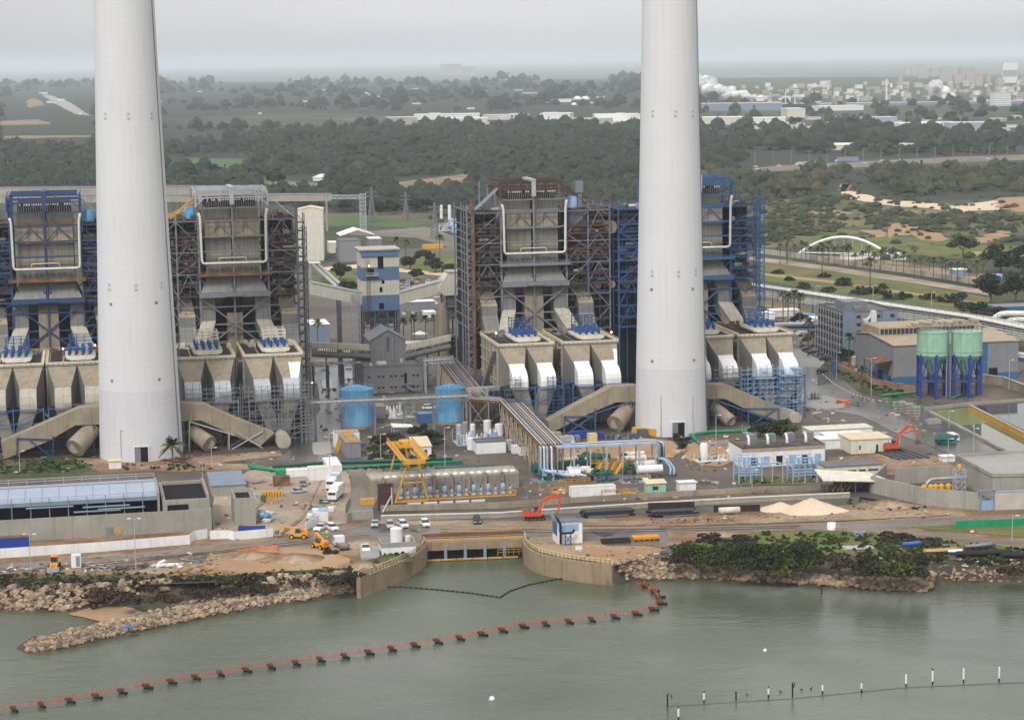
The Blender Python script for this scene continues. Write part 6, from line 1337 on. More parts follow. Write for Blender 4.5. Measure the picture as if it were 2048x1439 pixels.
skid(1225, 940, 9, 5, 2.6, ('yellow', 'darkgreen', 'yellowpale'), 'yellow platforms over dark green pipes', 35)
g = G(1200, 950); q = MB()
for k in range(4): x = k*2.0-2; q.hexa([(x, 0, 0), (x+.9, 0, 0), (x+.9, .2, .1), (x, .2, .1), (x+2.4, 2, 3), (x+3.3, 2, 3), (x+3.3, 2.2, 3.1), (x+2.4, 2.2, 3.1)]).rail([(x, -.1, .4), (x+2.4, 1.9, 3.3)], .9, 1, .1)
q.rail([(-2, 2.2, 3.1), (8, 2.2, 3.1)], 1, 1.4, .1).box(-2, 8, 2.2, 3.4, 3, 3.1); tag(q.build('stairs', 'yellow', None, loc=g, rot=PSI), 'bright yellow stairs and platform in the middle of the exchanger yard', 'stairs')
g = G(1118, 968); q = MB().rail([(0, 0, 0), (9, 0, 0)], 1.3, 1.6, .12).rail([(22, 0, 0), (26, 0, 0)], 1.3, 1.4, .12); tag(q.build('guard_rail', 'yellow', None, loc=g, rot=PSI), 'yellow guard rails at the front of the exchanger yard', 'railing')
zr = 8.6; p0, p1 = G(1112, 893, zr), G(1308, 884, zr); d = p1-p0; rt = math.atan2(d.y, d.x); L_ = math.hypot(d.x, d.y)
t = thing('yard_pipe_rack', 'high rack of pale blue and rusty pipes crossing above the exchanger yard', 'pipe rack', p0, rt)
for k, m in enumerate(('bluepale', 'bluepale', 'maroon', 'rust', 'pipewhite', 'bluepale')): MB().path([(-1, k*.7-1.5, .3), (L_, k*.7-1.5, .3), (L_+1+k*.5, k*.7-1.5, -.6), (L_+1+k*.5, k*.7-1.5, -6.5+k*.3)], .26, 8).build('pipe', m, t, True)
q = MB().bar((0, -1.9, 0), (L_, -1.9, 0), .35).bar((0, 2.4, 0), (L_, 2.4, 0), .35)
for k in range(7): x = L_*k/6; q.bar((x, -1.9, 0), (x, 2.4, 0), .3); q.bar((x, -1.9, -zr), (x, -1.9, 0), .5 if k % 2 else .35); q.bar((x, 2.4, -zr), (x, 2.4, 0), .35)
q.build('frame', 'galv', t)
q = MB(); g = G(1076, 958)
for k, (x, m) in enumerate(((1079, 0), (1086, 1), (1092, 0), (1101, 1), (1108, 2))):
    pp = G(x, 893, RZ)-Vector((g.x, g.y, 0)); q.use(m).path([pp, pp+Vector((.3, -.8, 0)), pp+Vector((.3, -1.2, -6.6)), pp+Vector((3+k, -3, -6.8)), pp+Vector((8+k*.6, -6.5, -7.2))], .3, 8)
tag(q.build('pipe_bundle', ['bluepale', 'pipewhite', 'maroon'], None, True, loc=(g.x, g.y, 0)), 'bundle of pale blue pipes dropping from the sloping rack to the exchangers', 'pipework')
q = MB().path([(0, 0, 5), (2, -1, 4.6), (3.5, -2.5, 2.6), (3.2, -3.5, .8)], .3, 8).path([(.8, 0, 5), (2.8, -1, 4.6), (4.5, -2.5, 2.4), (4.2, -3.5, .8)], .3, 8); tag(q.build('blue_hose', 'bluepale', None, True, loc=G(1316, 950)), 'two pale blue pipes bending down at the right end of the exchanger yard', 'pipework')
container(1143, 995, 1231, 975, 'long white container with a pale roof in front of the exchanger yard', 'white', roofm='offwhite')
shed('guard_hut', 'small pale green hut with a tan sloping roof', 'hut', 1294, 988, 1332, 968, 3, 'mint', 'creamroof', wins=[(.3, .6, .4, .75)], mono=.5)
shed('guard_hut', 'small white corrugated hut with a bright roof beside the fenced yard', 'hut', 1359, 985, 1392, 966, 3, 'white', 'white')
skid(1203, 992, 10, 2, 1.6, ('yellow', 'yellow'), 'yellow steel trestles in front of the right end of the long white container', 40); skid(1105, 986, 4, 2, 1.4, ('yellow', 'yellowpale'), 'yellow pump skid left of the long white container', 41)
skid(1470, 985, 4, 2, 1.5, ('bluebright', 'bluepale'), 'blue valve assembly beside the inner wall', 42); skid(1440, 983, 2, 1.5, 1.2, ('bluebright', 'bluebright'), 'small blue valve lying beside the road', 43); skid(1525, 985, 4, 1.6, 1, ('yellow', 'yellowpale'), 'yellow pipe fittings lying by the inner wall', 44)
container(1264, 872, 1333, 857, 'long yellow container at the foot of the right chimney', 'yellow', rot=-.18, dp=3)
for x, y, x1, yt, m, l in ((1146, 878, 1180, 864, 'navy', 'blue crates at the foot of the blue duct frame'), (1120, 886, 1148, 874, 'galv', 'grey mesh cage in the sand store'), (1178, 886, 1194, 868, 'yellowpale', 'pale yellow stacked crate in the sand store'), (1200, 880, 1208, 866, 'navy', 'upright blue crate beside the pale yellow one'), (1263, 879, 1275, 868, 'bluebright', 'small blue box near the yellow container'), (1278, 876, 1296, 860, 'steeldark', 'dark grey crate stack left of the yellow container'), (1152, 884, 1160, 872, 'steelgrey', 'grey drum box behind the pipe rack end'), (1098, 882, 1122, 866, 'ductlight', 'open pale box at the end of the sloping pipe rack')):
    container(x, y, x1, yt, l, m, dp=2.2)
for k, (x, y) in enumerate(((1352, 880), (1360, 888), (1366, 897), (1372, 886))):
    g = G(x, y); q = MB(); [q.lathe([(.9, 0), (1.1, .1), (1.1, .3), (.9, .4)], 12, (random.uniform(-1, 1), random.uniform(-1, 1), z*.42)) for z in range(5)]; tag(q.build('tyre_stack', 'rubber', None, loc=g), 'black tyre stack on the sand before the right chimney, '+('farthest left', 'middle front', 'nearest the road', 'rightmost')[k], 'tyres')
skid(1210, 882, 9, 3, 2, ('steeldark', 'steelgrey', 'darkgreen'), 'dark scrap rack between the duct frame and the yellow container', 45); skid(1415, 893, 8, 4, 1.4, ('steelgrey', 'galv'), 'grey cable drums and frames stored on the sand', 46); skid(1490, 868, 7, 3, 2.6, ('galv', 'steelgrey'), 'grey mesh cages behind the generator building', 47)
def wheels(t, xs, w_, r=.34, m='rubber', wd=.24):
    for x in xs:
        for s in (-1, 1):
            o = MB().tube((x, s*(w_/2-wd), r), (x, s*w_/2, r), r, 14).build('wheel', m, t); MB().tube((x, s*(w_/2)+.0, r), (x, s*(w_/2+.02), r), r*.55, 10).build('rim', 'galv', o)
def car(px, py, head, paint, label, kind='suv', grp=None):
    g = G(px, py); t = thing('parked_car', label, 'car', g, head, grp); l, w_ = (4.6, 1.85) if kind != 'pickup' else (5.3, 1.9); hb = .95 if kind == 'sedan' else 1.1; ht = 1.45 if kind == 'sedan' else 1.75
    prof = [(-l/2, .35), (l/2, .35), (l/2+.02, .7), (l/2-.15, hb-.12), (l*.22, hb), (-l/2+.05, hb), (-l/2-.02, .7)]
    MB().extr(prof, -w_/2, w_/2).build('body', paint, t)
    a, b = (l*.26, -l*.44) if kind == 'suv' else ((l*.24, -l*.34) if kind == 'sedan' else (l*.22, -l*.12)); c, d = a-.65, b+(.25 if kind == 'suv' else .6 if kind == 'sedan' else .2)
    MB().loft([[(a, -w_/2+.06, hb), (b, -w_/2+.06, hb), (b, w_/2-.06, hb), (a, w_/2-.06, hb)], [(c, -w_/2+.22, ht-.05), (d, -w_/2+.22, ht-.05), (d, w_/2-.22, ht-.05), (c, w_/2-.22, ht-.05)]]).build('window', 'glass', t)
    MB().box(d-.02, c+.02, -w_/2+.2, w_/2-.2, ht-.05, ht).bar(((a+c)/2, -w_/2+.13, hb+.3), ((a+c)/2, -w_/2+.15, hb+.3), .05).build('car_roof', paint, t)
    q = MB(); m = (c+d)/2
    for s in (-1, 1): q.bar((m, s*(w_/2-.05), hb), (m, s*(w_/2-.2), ht-.03), .12)
    q.build('pillar', paint, t)
    if kind == 'pickup': MB().box(-l/2+.1, b-.1, -w_/2+.12, w_/2-.12, hb+.004, hb+.01).build('load_bed', 'steeldark', t); MB().box(-l/2, b, -w_/2, -w_/2+.1, hb, hb+.2).box(-l/2, b, w_/2-.1, w_/2, hb, hb+.2).build('bed_side', paint, t)
    wheels(t, (l*.31, -l*.3), w_)
    for s in (-1, 1):
        MB().box(l/2-.06, l/2+.04, s*.62-.2, s*.62+.2, .66, .82).build('headlight', 'white', t); MB().box(-l/2-.04, -l/2+.04, s*.7-.12, s*.7+.12, .7, .9).build('tail_light', 'red', t)
    MB().box(l/2, l/2+.03, -.35, .35, .42, .6).build('bumper', 'steeldark', t)
    return t
mk('silver', (.42, .43, .45), .3, .03, spec=.6); mk('carwhite', (.74, .74, .74), .3, .03, spec=.6); mk('cardark', (.02, .022, .035), .25, .03, spec=.6); mk('cargrey', (.14, .15, .17), .3, .03, spec=.6)
DN = -math.pi/2
car(642, 1059, DN-.35, 'carwhite', 'white pickup parked by the slanting fence, left of the white estate car', 'pickup'); car(664, 1059, DN+.5, 'carwhite', 'white boxy estate car beside the white pickup', 'suv')
car(750, 1051, DN, 'silver', 'silver saloon at the left end of the parked row', 'sedan'); car(780, 1054, DN+.15, 'silver', 'silver estate parked second in the row', 'suv'); car(806, 1053, DN+.3, 'carwhite', 'white car parked third in the row above the white tanks', 'suv'); car(850, 1051, DN+.25, 'carwhite', 'white car parked alone at the right end of the row', 'suv')
car(954, 1045, DN+.1, 'cardark', 'black car on the coast road above the intake gates', 'suv'); car(731, 1101, DN+.15, 'carwhite', 'white pickup standing on the pale concrete slab', 'pickup')
car(606, 971, DN+.1, 'cargrey', 'dark grey saloon in the sand yard near the white containers', 'sedan'); car(858, 818, .15, 'carwhite', 'white car parked left of the right blue tank', 'suv'); car(598, 985, .4, 'silver', 'small pale car half hidden by the white trucks', 'sedan')
for k, (x, y, l) in enumerate(((1615, 702, 'dark car, farthest in the row beside the office building'), (1628, 708, 'dark car, second in the row beside the office building'), (1642, 714, 'dark car, third in the row beside the office building'), (1650, 721, 'dark car, nearest in the row beside the office building'))): car(x, y, .1, 'cardark' if k != 2 else 'cargrey', l, 'suv')
car(1645, 745, -.05, 'cardark', 'black car driving past the precipitators towards the road bend', 'suv'); car(1722, 742, .1, 'carwhite', 'white car parked in front of the shed canopy', 'sedan')
for k in range(26):
    x = random.uniform(808, 900); y = random.uniform(560, 582)
    if k < 9: car(x, y, random.choice((.2, 1.7)), random.choice(('carwhite', 'silver', 'cardark', 'cargrey')), 'small parked car in the crowded car park behind the striped tower', 'suv', 'cars in the park behind the striped tower')
def van(px, py, head, label):
    g = G(px, py); t = thing('minibus', label, 'van', g, head); MB().extr([(-2.6, .4), (2.6, .4), (2.6, 1.1), (1.9, 2.15), (-2.6, 2.2)], -1, 1).build('body', 'carwhite', t)
    MB().box(-2.3, 1.5, -1.02, 1.02, 1.25, 1.85).build('window', 'glass', t); MB().hexa([(2.63, -.85, 1.15), (2.63, .85, 1.15), (1.98, .85, 2.05), (1.98, -.85, 2.05), (2.66, -.85, 1.17), (2.66, .85, 1.17), (2.01, .85, 2.07), (2.01, -.85, 2.07)]).build('windscreen', 'glass', t); wheels(t, (1.6, -1.6), 2)
van(1906, 880, DN+.2, 'white minibus with dark windows on the pond road')
def truck(px, py, head, cabm, boxm, label, l=9, h=3.4, flat=False, k=1):
    g = G(px, py); t = thing('truck', label, 'truck', g, head); MB().extr([(l/2-2.2, .7), (l/2, .7), (l/2, 1.6), (l/2-.4, 2.8), (l/2-2.2, 2.8)], -1.2, 1.2).build('cab', cabm, t); MB().box(l/2-.35, l/2+.03, -1.0, 1.0, 1.75, 2.5).box(l/2-1.4, l/2-.5, -1.22, 1.22, 1.7, 2.4).build('window', 'glass', t)
    MB().box(-l/2, l/2-2.3, -1.0, 1.0, .6, .9).build('chassis', 'steeldark', t)
    if flat: MB().box(-l/2, l/2-2.4, -1.2, 1.2, .95, 1.25).box(-l/2, l/2-2.4, -1.2, -1.1, 1.25, 1.6).box(-l/2, l/2-2.4, 1.1, 1.2, 1.25, 1.6).build('load_bed', boxm, t)
    else: MB().box(-l/2, l/2-2.4, -1.25, 1.25, .95, h).build('box_body', boxm, t)
    wheels(t, (l/2-1.2, -l/2+1, -l/2+2.2)[:3 if k else 2], 2.4, .5); return t
t = truck(683, 1096, 1.95, 'carwhite', 'steelgrey', 'white cab flatbed truck with two orange objects on its bed', 6.5, flat=True, k=0); MB().box(-2.4, -1.6, -.7, -.1, 1.26, 1.5).box(-2.2, -1.4, .2, .7, 1.26, 1.5).build('cargo', 'orange', t)
for k, (x, y, r, m, rm, l, ln) in enumerate(((668, 1000, 1.42, 'white', 'white', 'white box lorry body in the sand yard, nearest the camera', 7), (664, 978, 1.42, 'white', 'bluepale', 'white lorry body with a pale blue roof panel', 6))):
    g = G(x, y); t = thing('lorry', l, 'lorry', g, r); MB().box(0, ln, -1.3, 1.3, .9, 3.7).build('box_body', m, t); MB().box(.6, ln*.6, -1.0, 1.0, 3.71, 3.78).build('roof_panel', rm, t); MB().extr([(-2.4, .7), (-.2, .7), (-.2, 2.9), (-1.9, 2.9), (-2.4, 1.8)], -1.2, 1.2).build('cab', 'white', t); MB().box(-2.42, -2.0, -1.0, 1.0, 1.9, 2.6).build('windscreen', 'glass', t); wheels(t, (-1.2, ln-1.2, ln-2.4), 2.4, .5)
container(575, 955, 616, 941, 'white container left of the larger one at the back of the sand yard', 'white', dp=3); container(619, 962, 662, 938, 'larger white container block at the back of the sand yard', 'white', dp=5, roofm='offwhite')
container(656, 945, 684, 932, 'white container standing end on above the lorries', 'white', dp=14); container(548, 973, 580, 955, 'rust red container with black hoses before it', 'rust', dp=2.6); container(552, 951, 574, 942, 'stack of bright green panels', 'green', dp=2)
container(627, 1040, 640, 1020, 'small white cabin left of the blue roofed one by the gate', 'white', dp=2.5); container(640, 1044, 656, 1022, 'small cabin with a pale blue roof by the gate', 'white', dp=4, roofm='bluepale'); container(658, 1024, 667, 1016, 'tiny white kiosk with a black opening', 'white', dp=2)
def tracks(t, l, w_, h=.95):
    for s in (-1, 1):
        prof = [(-l/2+h*.5, 0), (l/2-h*.5, 0), (l/2, h*.5), (l/2-h*.45, h), (-l/2+h*.45, h), (-l/2, h*.5)]
        y0, y1 = (w_/2-.6, w_/2) if s > 0 else (-w_/2, -w_/2+.6); o = MB().extr(prof, y0, y1).build('track', 'rubber', t); q = MB(); [q.tube((x, s*w_/2*1.0, h*.45), (x, s*(w_/2+.05), h*.45), .24, 8) for x in np.linspace(-l/2+.7, l/2-.7, 5)]; q.build('track_roller', 'steeldark', o)
    MB().box(-.9, .9, -w_/2+.5, w_/2-.5, .4, 1.0).build('undercarriage', 'steeldark', t)
def plate(t, name, pts, w_, m, y=0):
    MB().extr(pts, y-w_/2, y+w_/2).build(name, m, t)
def excavator(px, py, head, label, boom, arm, bucket, m='redor'):
    g = G(px, py); t = thing('excavator', label, 'excavator', g, head); tracks(t, 5.4, 3.3)
    MB().extr([(-3.2, 1.2), (1.6, 1.2), (1.6, 1.9), (-.4, 2.0), (-.5, 2.6), (-3.1, 2.6), (-3.3, 2.2)], -1.5, 1.5).build('body', m, t); MB().box(-2.9, -1.0, -1.2, 1.2, 2.61, 2.95).tube((-1.6, -.6, 2.9), (-1.6, -.6, 3.7), .12, 8).build('engine_cover', 'steeldark', t)
    c = MB().extr([(-.3, 2.05), (1.5, 1.95), (1.6, 2.6), (1.3, 3.4), (-.2, 3.4)], .35, 1.45).build('cab', 'steeldark', t); MB().extr([(0, 2.5), (1.45, 2.5), (1.2, 3.25), (0, 3.25)], .3, 1.5).build('cab_window', 'glass', c)
    def limb(name, pts, w0, w1, wd, mm):
        P = [Vector((p[0], 0, p[1])) for p in pts]; q = MB(); n = len(P); secs = []
        for i, p in enumerate(P):
            d = (P[min(n-1, i+1)]-P[max(0, i-1)]).normalized(); nn = Vector((-d.z, 0, d.x)); h = (w0 if 0 < i < n-1 else w1)/2; secs.append([tuple(p-nn*h+Vector((0, -wd/2, 0))), tuple(p-nn*h+Vector((0, wd/2, 0))), tuple(p+nn*h+Vector((0, wd/2, 0))), tuple(p+nn*h+Vector((0, -wd/2, 0)))])
        q.loft(secs); return q.build(name, mm, t)
    limb('boom', boom, .95, .5, .5, m); limb('stick', arm, .6, .35, .4, m)
    a, b = boom[1], arm[0]; q = MB().bar((boom[0][0]+.9, -.35, boom[0][1]-.3), (boom[1][0], -.35, boom[1][1]-.2), .16).bar((boom[0][0]+.9, .35, boom[0][1]-.3), (boom[1][0], .35, boom[1][1]-.2), .16).bar((boom[1][0]+.4, 0, boom[1][1]+.6), (arm[0][0], 0, arm[0][1]+.2), .18); q.build('ram', 'galv', t)
    x, z = bucket; MB().extr([(x-.3, z+.4), (x+.3, z+.4), (x+.9, z-.2), (x+.6, z-1.1), (x-.5, z-1.2), (x-.9, z-.6)], -.6, .6).build('bucket', 'steeldark', t)
    return t
excavator(1070, 1039, .05, 'orange red tracked excavator with its arm reaching down beside the front wall', [(.6, 1.8), (2.4, 5.0), (5.0, 6.3), (6.6, 6.4)], [(6.4, 6.8), (6.6, 6.0), (6.0, 1.6)], (5.6, 1.4))
excavator(1786, 903, .05, 'orange red tracked excavator beside the rack of black pipes', [(.6, 1.8), (2.2, 5.6), (4.4, 7.6), (5.8, 7.6)], [(5.6, 8.0), (6.2, 7.0), (7.8, 3.4)], (7.4, 3.2))
def telehandler(px, py, head, label, m='orangey', boom=1):
    g = G(px, py); t = thing('telehandler', label, 'telehandler', g, head); MB().extr([(-2.4, .7), (2.2, .7), (2.2, 1.2), (.8, 1.5), (-.8, 1.5), (-1.6, 1.8), (-2.4, 1.6)], -.95, .95).build('body', m, t)
    for x in (-1.6, 1.5):
        for s in (-1, 1): o = MB().tube((x, s*.75, .62), (x, s*1.2, .62), .62, 16).build('wheel', 'rubber', t); MB().tube((x, s*1.2, .62), (x, s*1.24, .62), .36, 12).build('rim', m, o)
    c = MB().extr([(-.7, 1.5), (.7, 1.5), (.5, 2.6), (-.6, 2.6)], .1, .9).build('cab', 'steeldark', t); MB().extr([(-.5, 1.7), (.55, 1.7), (.4, 2.5), (-.45, 2.5)], .05, .95).build('cab_window', 'glass', c)
    if boom: MB().bar((-2.2, -.4, 2.0), (3.6, -.4, 2.9), .5, .45).bar((3.4, -.4, 2.85), (4.8, -.4, 2.7), .36).bar((4.8, -.4, 2.8), (5.3, -.4, 1.6), .3).build('boom', m, t); MB().extr([(5.0, 1.7), (5.9, 1.9), (6.1, 1.2), (5.2, .9)], -1.1, .3).build('bucket', 'steeldark', t)
    else: MB().bar((-1.8, -.2, 1.8), (1.8, -.2, 3.6), .45).bar((1.6, -.2, 3.5), (2.4, -.2, 2.2), .3).build('boom', m, t); MB().box(-2.6, -1.4, -.8, .8, 1.6, 2.2).build('engine_cover', m, t)
    return t
telehandler(597, 1076, math.pi-.12, 'orange telehandler with a long boom and black bucket pointing left'); telehandler(640, 1096, 2.3, 'smaller orange wheeled loader standing near the dirt mound', boom=0)
g = G(109, 1138); t = thing('wheel_loader', 'yellow wheel loader facing the camera among scrap at the lower left', 'loader', g, DN+.1); MB().extr([(-2.4, .8), (1.4, .8), (1.4, 1.6), (.2, 1.8), (-2.4, 1.9)], -.9, .9).build('body', 'orangey', t)
for x in (-1.5, 1.2):
    for s in (-1, 1): MB().tube((x, s*.8, .7), (x, s*1.3, .7), .7, 16).build('wheel', 'rubber', t)
c = MB().box(-.9, .5, -.75, .75, 1.8, 3.1).build('cab', 'steeldark', t); MB().box(.5, .53, -.65, .65, 2.0, 2.9).build('cab_window', 'glass', c); MB().box(-1, .6, -.8, .8, 3.11, 3.25).build('cab_roof', 'orangey', t)
MB().bar((1.0, -.7, 1.5), (2.6, -.7, .8), .3).bar((1.0, .7, 1.5), (2.6, .7, .8), .3).build('lift_arm', 'orangey', t); MB().extr([(2.5, .2), (3.5, .1), (3.3, .5), (2.6, 1.2)], -1.4, 1.4).build('bucket', 'steelgrey', t)
for k, (x, y, m) in enumerate(((1512, 334, 'carwhite'), (1516, 339, 'carwhite'), (1558, 332, 'carwhite'), (1646, 330, 'cardark'), (1704, 328, 'silver'), (1730, 327, 'carwhite'), (1764, 322, 'carwhite'), (1788, 322, 'silver'), (1804, 321, 'carwhite'), (1930, 320, 'silver'), (1990, 316, 'cargrey'), (1976, 318, 'carwhite'))):
    car(x, y, .15, m, 'tiny car on the far highway beyond the dunes', 'suv', 'cars on the far highway')
truck(1612, 331, math.pi+.1, 'carwhite', 'galv', 'long pale tanker lorry on the far highway', 24, 4.2); truck(1693, 324, math.pi+.1, 'carwhite', 'bluegrey', 'lorry with a grey and blue trailer on the far highway', 26, 5.5)
def person(p, rot, label, shirt='hivis', legs='steeldark'):
    V = [(0, 0, .95), (0, 0, 1.2), (0, 0, 1.42), (0, 0, 1.55), (0, .02, 1.7), (0, .2, 1.42), (.05, .27, 1.15), (.18, .27, .95), (0, -.2, 1.42), (.05, -.27, 1.15), (.12, -.3, .9), (0, .1, .9), (.05, .11, .5), (0, .12, .08), (.14, .12, .04), (0, -.1, .9), (-.1, -.11, .5), (-.16, -.12, .08), (-.02, -.12, .04)]
    E = [(0, 1), (1, 2), (2, 3), (3, 4), (2, 5), (5, 6), (6, 7), (2, 8), (8, 9), (9, 10), (0, 11), (11, 12), (12, 13), (13, 14), (0, 15), (15, 16), (16, 17), (17, 18)]
    Rr = [.15, .15, .16, .06, .11, .07, .05, .04, .07, .05, .04, .1, .07, .05, .04, .1, .07, .05, .04]
    me = bpy.data.meshes.new('person'); me.from_pydata(V, E, []); o = bpy.data.objects.new('person', me); SC.collection.objects.link(o); s = o.modifiers.new('skin', 'SKIN')
    for i, r in enumerate(Rr): me.skin_vertices[0].data[i].radius = (r, r)
    me.skin_vertices[0].data[0].use_root = True; o.modifiers.new('sub', 'SUBSURF').render_levels = 1; me.materials.append(M[shirt]); o.location = p; o.rotation_euler = (0, 0, rot); tag(o, label, 'person')
    MB().lathe([(.14, 0), (.14, .06), (.1, .14), (.02, .17)], 10, (0, .02, 1.72)).build('helmet', 'white', o); MB().box(-.13, .13, -.2, .2, .5, .93).build('trousers', legs, o)
person(G(654, 1074), 2, 'person in a lime green vest standing near the white pickup')
t, L_, h = shed('pump_house', 'white and blue pump house with a grey flat roof and black pipes by the intake', 'building', 1115, 1088, 1165, 1043, 5.5, 'white', 'roofgrey', parapet=.5)
MB().box(-.3, L_+.3, -.35, -.05, h-.1, h+.55).box(-.35, -.05, -.35, 5.8, h-.1, h+.55).build('roof_edge', 'bluegrey', t); MB().box(-.05, -.004, .2, 5.3, h*.35, h*.9).build('blue_panel', 'bluebright', t); MB().box(.2, L_*.85, -.03, -.004, h*.55, h*.86).build('faded_stain', 'bluepale', t)
q = MB().path([(.6, -.9, .3), (.6, -.9, h*.92), (.0, -.6, h+.9), (-.2, .8, h+1)], .28, 8).path([(.8, -1.4, 3), (3.6, -1.4, 3), (3.9, -1.4, 3.8)], .3, 8); q.build('black_pipe', 'rubber', t, True)
q = MB(); [q.bar((x, -1.6, 0), (x, -1.6, 2.9), .2) for x in (1.6, 3.0)]; q.bar((1.6, -1.6, .4), (3, -1.6, 2.6), .16).bar((3, -1.6, .4), (1.6, -1.6, 2.6), .16).box(1.3, 3.3, -2, -1.2, 0, .2); q.build('pipe_stand', 'bluesteel', t)
def pile(px, py, px1, n, m, label, r=.3, dz=0, name='pipe_pile', lay=3, jitter=.6):
    g = G(px, py); L_ = endat(g, PSI, px1); t = thing(name, label, 'pipes', g, PSI); rd = random.Random(px)
    for k in range(lay):
        for j in range(n-k): a = rd.uniform(0, jitter); MB().tube((a, j*r*2.1+k*r, r+k*r*1.75), (L_-rd.uniform(0, jitter), j*r*2.1+k*r, r+k*r*1.75), r, 8).build('pipe', m if (j+k) % 4 else 'steeldark', t)
    return t
pile(1166, 1037, 1272, 8, 'blackpipe', 'long stack of straight black pipes beside the left excavator', jitter=2); pile(1298, 1037, 1400, 8, 'blackpipe', 'second stack of black and maroon pipes before the dark timber screen', jitter=4)
tag(MB().tube((0, 0, 1.1), (5.4, .9, 1.1), .85, 18).bar((.9, 0, 0), (.9, 0, .5), .4).bar((4.5, .6, 0), (4.5, .6, .5), .4).build('tank', 'offwhite', None, True, loc=G(1438, 1029)), 'white horizontal tank lying before the timber screen', 'tank')
def heap(px, py, rx, ry, h, m, label, seed=1, name='sand_heap', cat='heap'):
    rd = random.Random(seed); n, r_ = 28, 9; V = [(0, 0, h)]; F = []
    for i in range(1, r_+1):
        f = i/r_
        for k in range(n): a = 6.2832*k/n; e = 1+.12*math.sin(3*a+seed)+.06*rd.random(); V.append((rx*f*e*math.cos(a), ry*f*e*math.sin(a), h*(1-f)**1.15*(1+.15*(rd.random()-.5)) - (.15 if i == r_ else 0)))
    for k in range(n):
        F.append((0, 1+k, 1+(k+1) % n))
        for i in range(r_-1): a = 1+i*n; F.append((a+k, a+n+k, a+n+(k+1) % n, a+(k+1) % n))
    q = MB(); q.add(V, F); return tag(q.build(name, m, None, True, loc=G(px, py, .05)), label, cat)
heap(1622, 1022, 9, 5, 3.6, 'sandpale', 'large pale sand heap beside the coast road', 1); heap(1560, 1018, 6, 4, 2.0, 'sandpale', 'smaller sand heap left of the large pale one', 2); heap(1772, 1010, 9, 5, 1.6, 'dirt', 'low brown earth heap with black pipes right of the sand heaps', 3)
heap(585, 1118, 9, 5, 1.6, 'dirt', 'brown earth mound by the orange loader', 5); heap(500, 1112, 9, 4, 1.5, 'dirt', 'reddish earth bank left of the brown mound', 6); heap(780, 1118, 7, 3, 1.2, 'grassdark', 'grassy mound behind the left sea wall', 7); heap(1960, 800, 7, 4, 1.8, 'yarddark', 'dark ash heap behind the right mint silo', 8); heap(720, 1130, 6, 3, .9, 'dirt', 'low earth mound below the concrete slab', 9)
tag(MB().path([(0, 0, .3), (9, -8, .3)], .4, 8).build('black_pipe', 'blackpipe', None, True, loc=G(1720, 997)), 'single black pipe lying down the brown earth heap', 'pipe')
def skip(px, py, px1, ptop, dp, m, label, fill='void'):
    g, L_, h = fb(px, py, px1, ptop); t = thing('skip', label, 'skip', g, PSI); MB().box(0, L_, 0, .12, 0, h).box(0, L_, dp-.12, dp, 0, h).box(0, .12, .12, dp-.12, 0, h).box(L_-.12, L_, .12, dp-.12, 0, h).box(.12, L_-.12, .12, dp-.12, .1, .2).build('body', m, t)
    if fill: MB().box(.13, L_-.13, .13, dp-.13, .25, h-.2).build('load', fill, t)
    q = MB(); [q.box(x, x+.12, -.06, 0, 0, h) for x in np.linspace(.2, L_-.3, 7)]; q.build('rib', m, t)
skip(1206, 1089, 1262, 1081, 2.4, 'browngrate', 'dark rusty open skip on the dark asphalt'); 
t = thing('yellow_grating', 'orange yellow grated frame lying on the dark asphalt', 'frame', G(1267, 1083), PSI); w_ = endat(G(1267, 1083), PSI, 1320); MB().box(0, w_, 0, 2.6, .5, .9).build('panel', 'orangey', t); q = MB(); [q.box(x, x+.15, -.05, 2.65, .2, 1.1) for x in np.linspace(0, w_-.15, 6)]; q.box(0, w_, -.06, .04, .9, 1.1).box(0, w_, 2.6, 2.7, .9, 1.1); q.build('frame', 'yellow', t)
g = G(1151, 1107); t = thing('sign', 'blank white sign board on a post by the right sea wall', 'sign', g, PSI); MB().box(0, 1.7, 0, .08, .9, 1.9).build('board', 'white', t); MB().bar((.8, .14, 0), (.8, .14, 1.2), .1).build('post', 'galv', t)
t, a_, b_ = shed('tank_enclosure', 'low white walled enclosure round the tall white tanks', 'enclosure', 764, 1110, 832, 1096, 6, 'white', 'paving', parapet=1.2)
tank(781, 806, 1101, 1060, 'white', 'tall white cylindrical tank beside the left sea wall', cone=.8, ring=0, n=28, cat='tank', name='gas_tank'); tank(810, 824, 1098, 1074, 'offwhite', 'shorter white tank right of the tall one', cone=.5, ring=0, n=20, cat='tank', name='gas_tank')
skid(747, 1108, 4, 3, 2, ('galv', 'white', 'pipegrey'), 'pale pipework beside the tall white tank', 50)
g = G(722, 1120); w_ = 4.6; tag(MB().prism([(0, 0), (4.6, 0), (3.4, 12), (-1.4, 12)], 0, .7).build('slab', 'paving', None, loc=g), 'pale concrete slab with a white pickup on it', 'slab')
tag(MB().box(0, 3.6, 0, 1.6, 0, 1.6).build('yellow_tank', 'yellow', None, loc=G(722, 1010), rot=PSI), 'yellow box generator left of the maroon gate panel', 'generator')
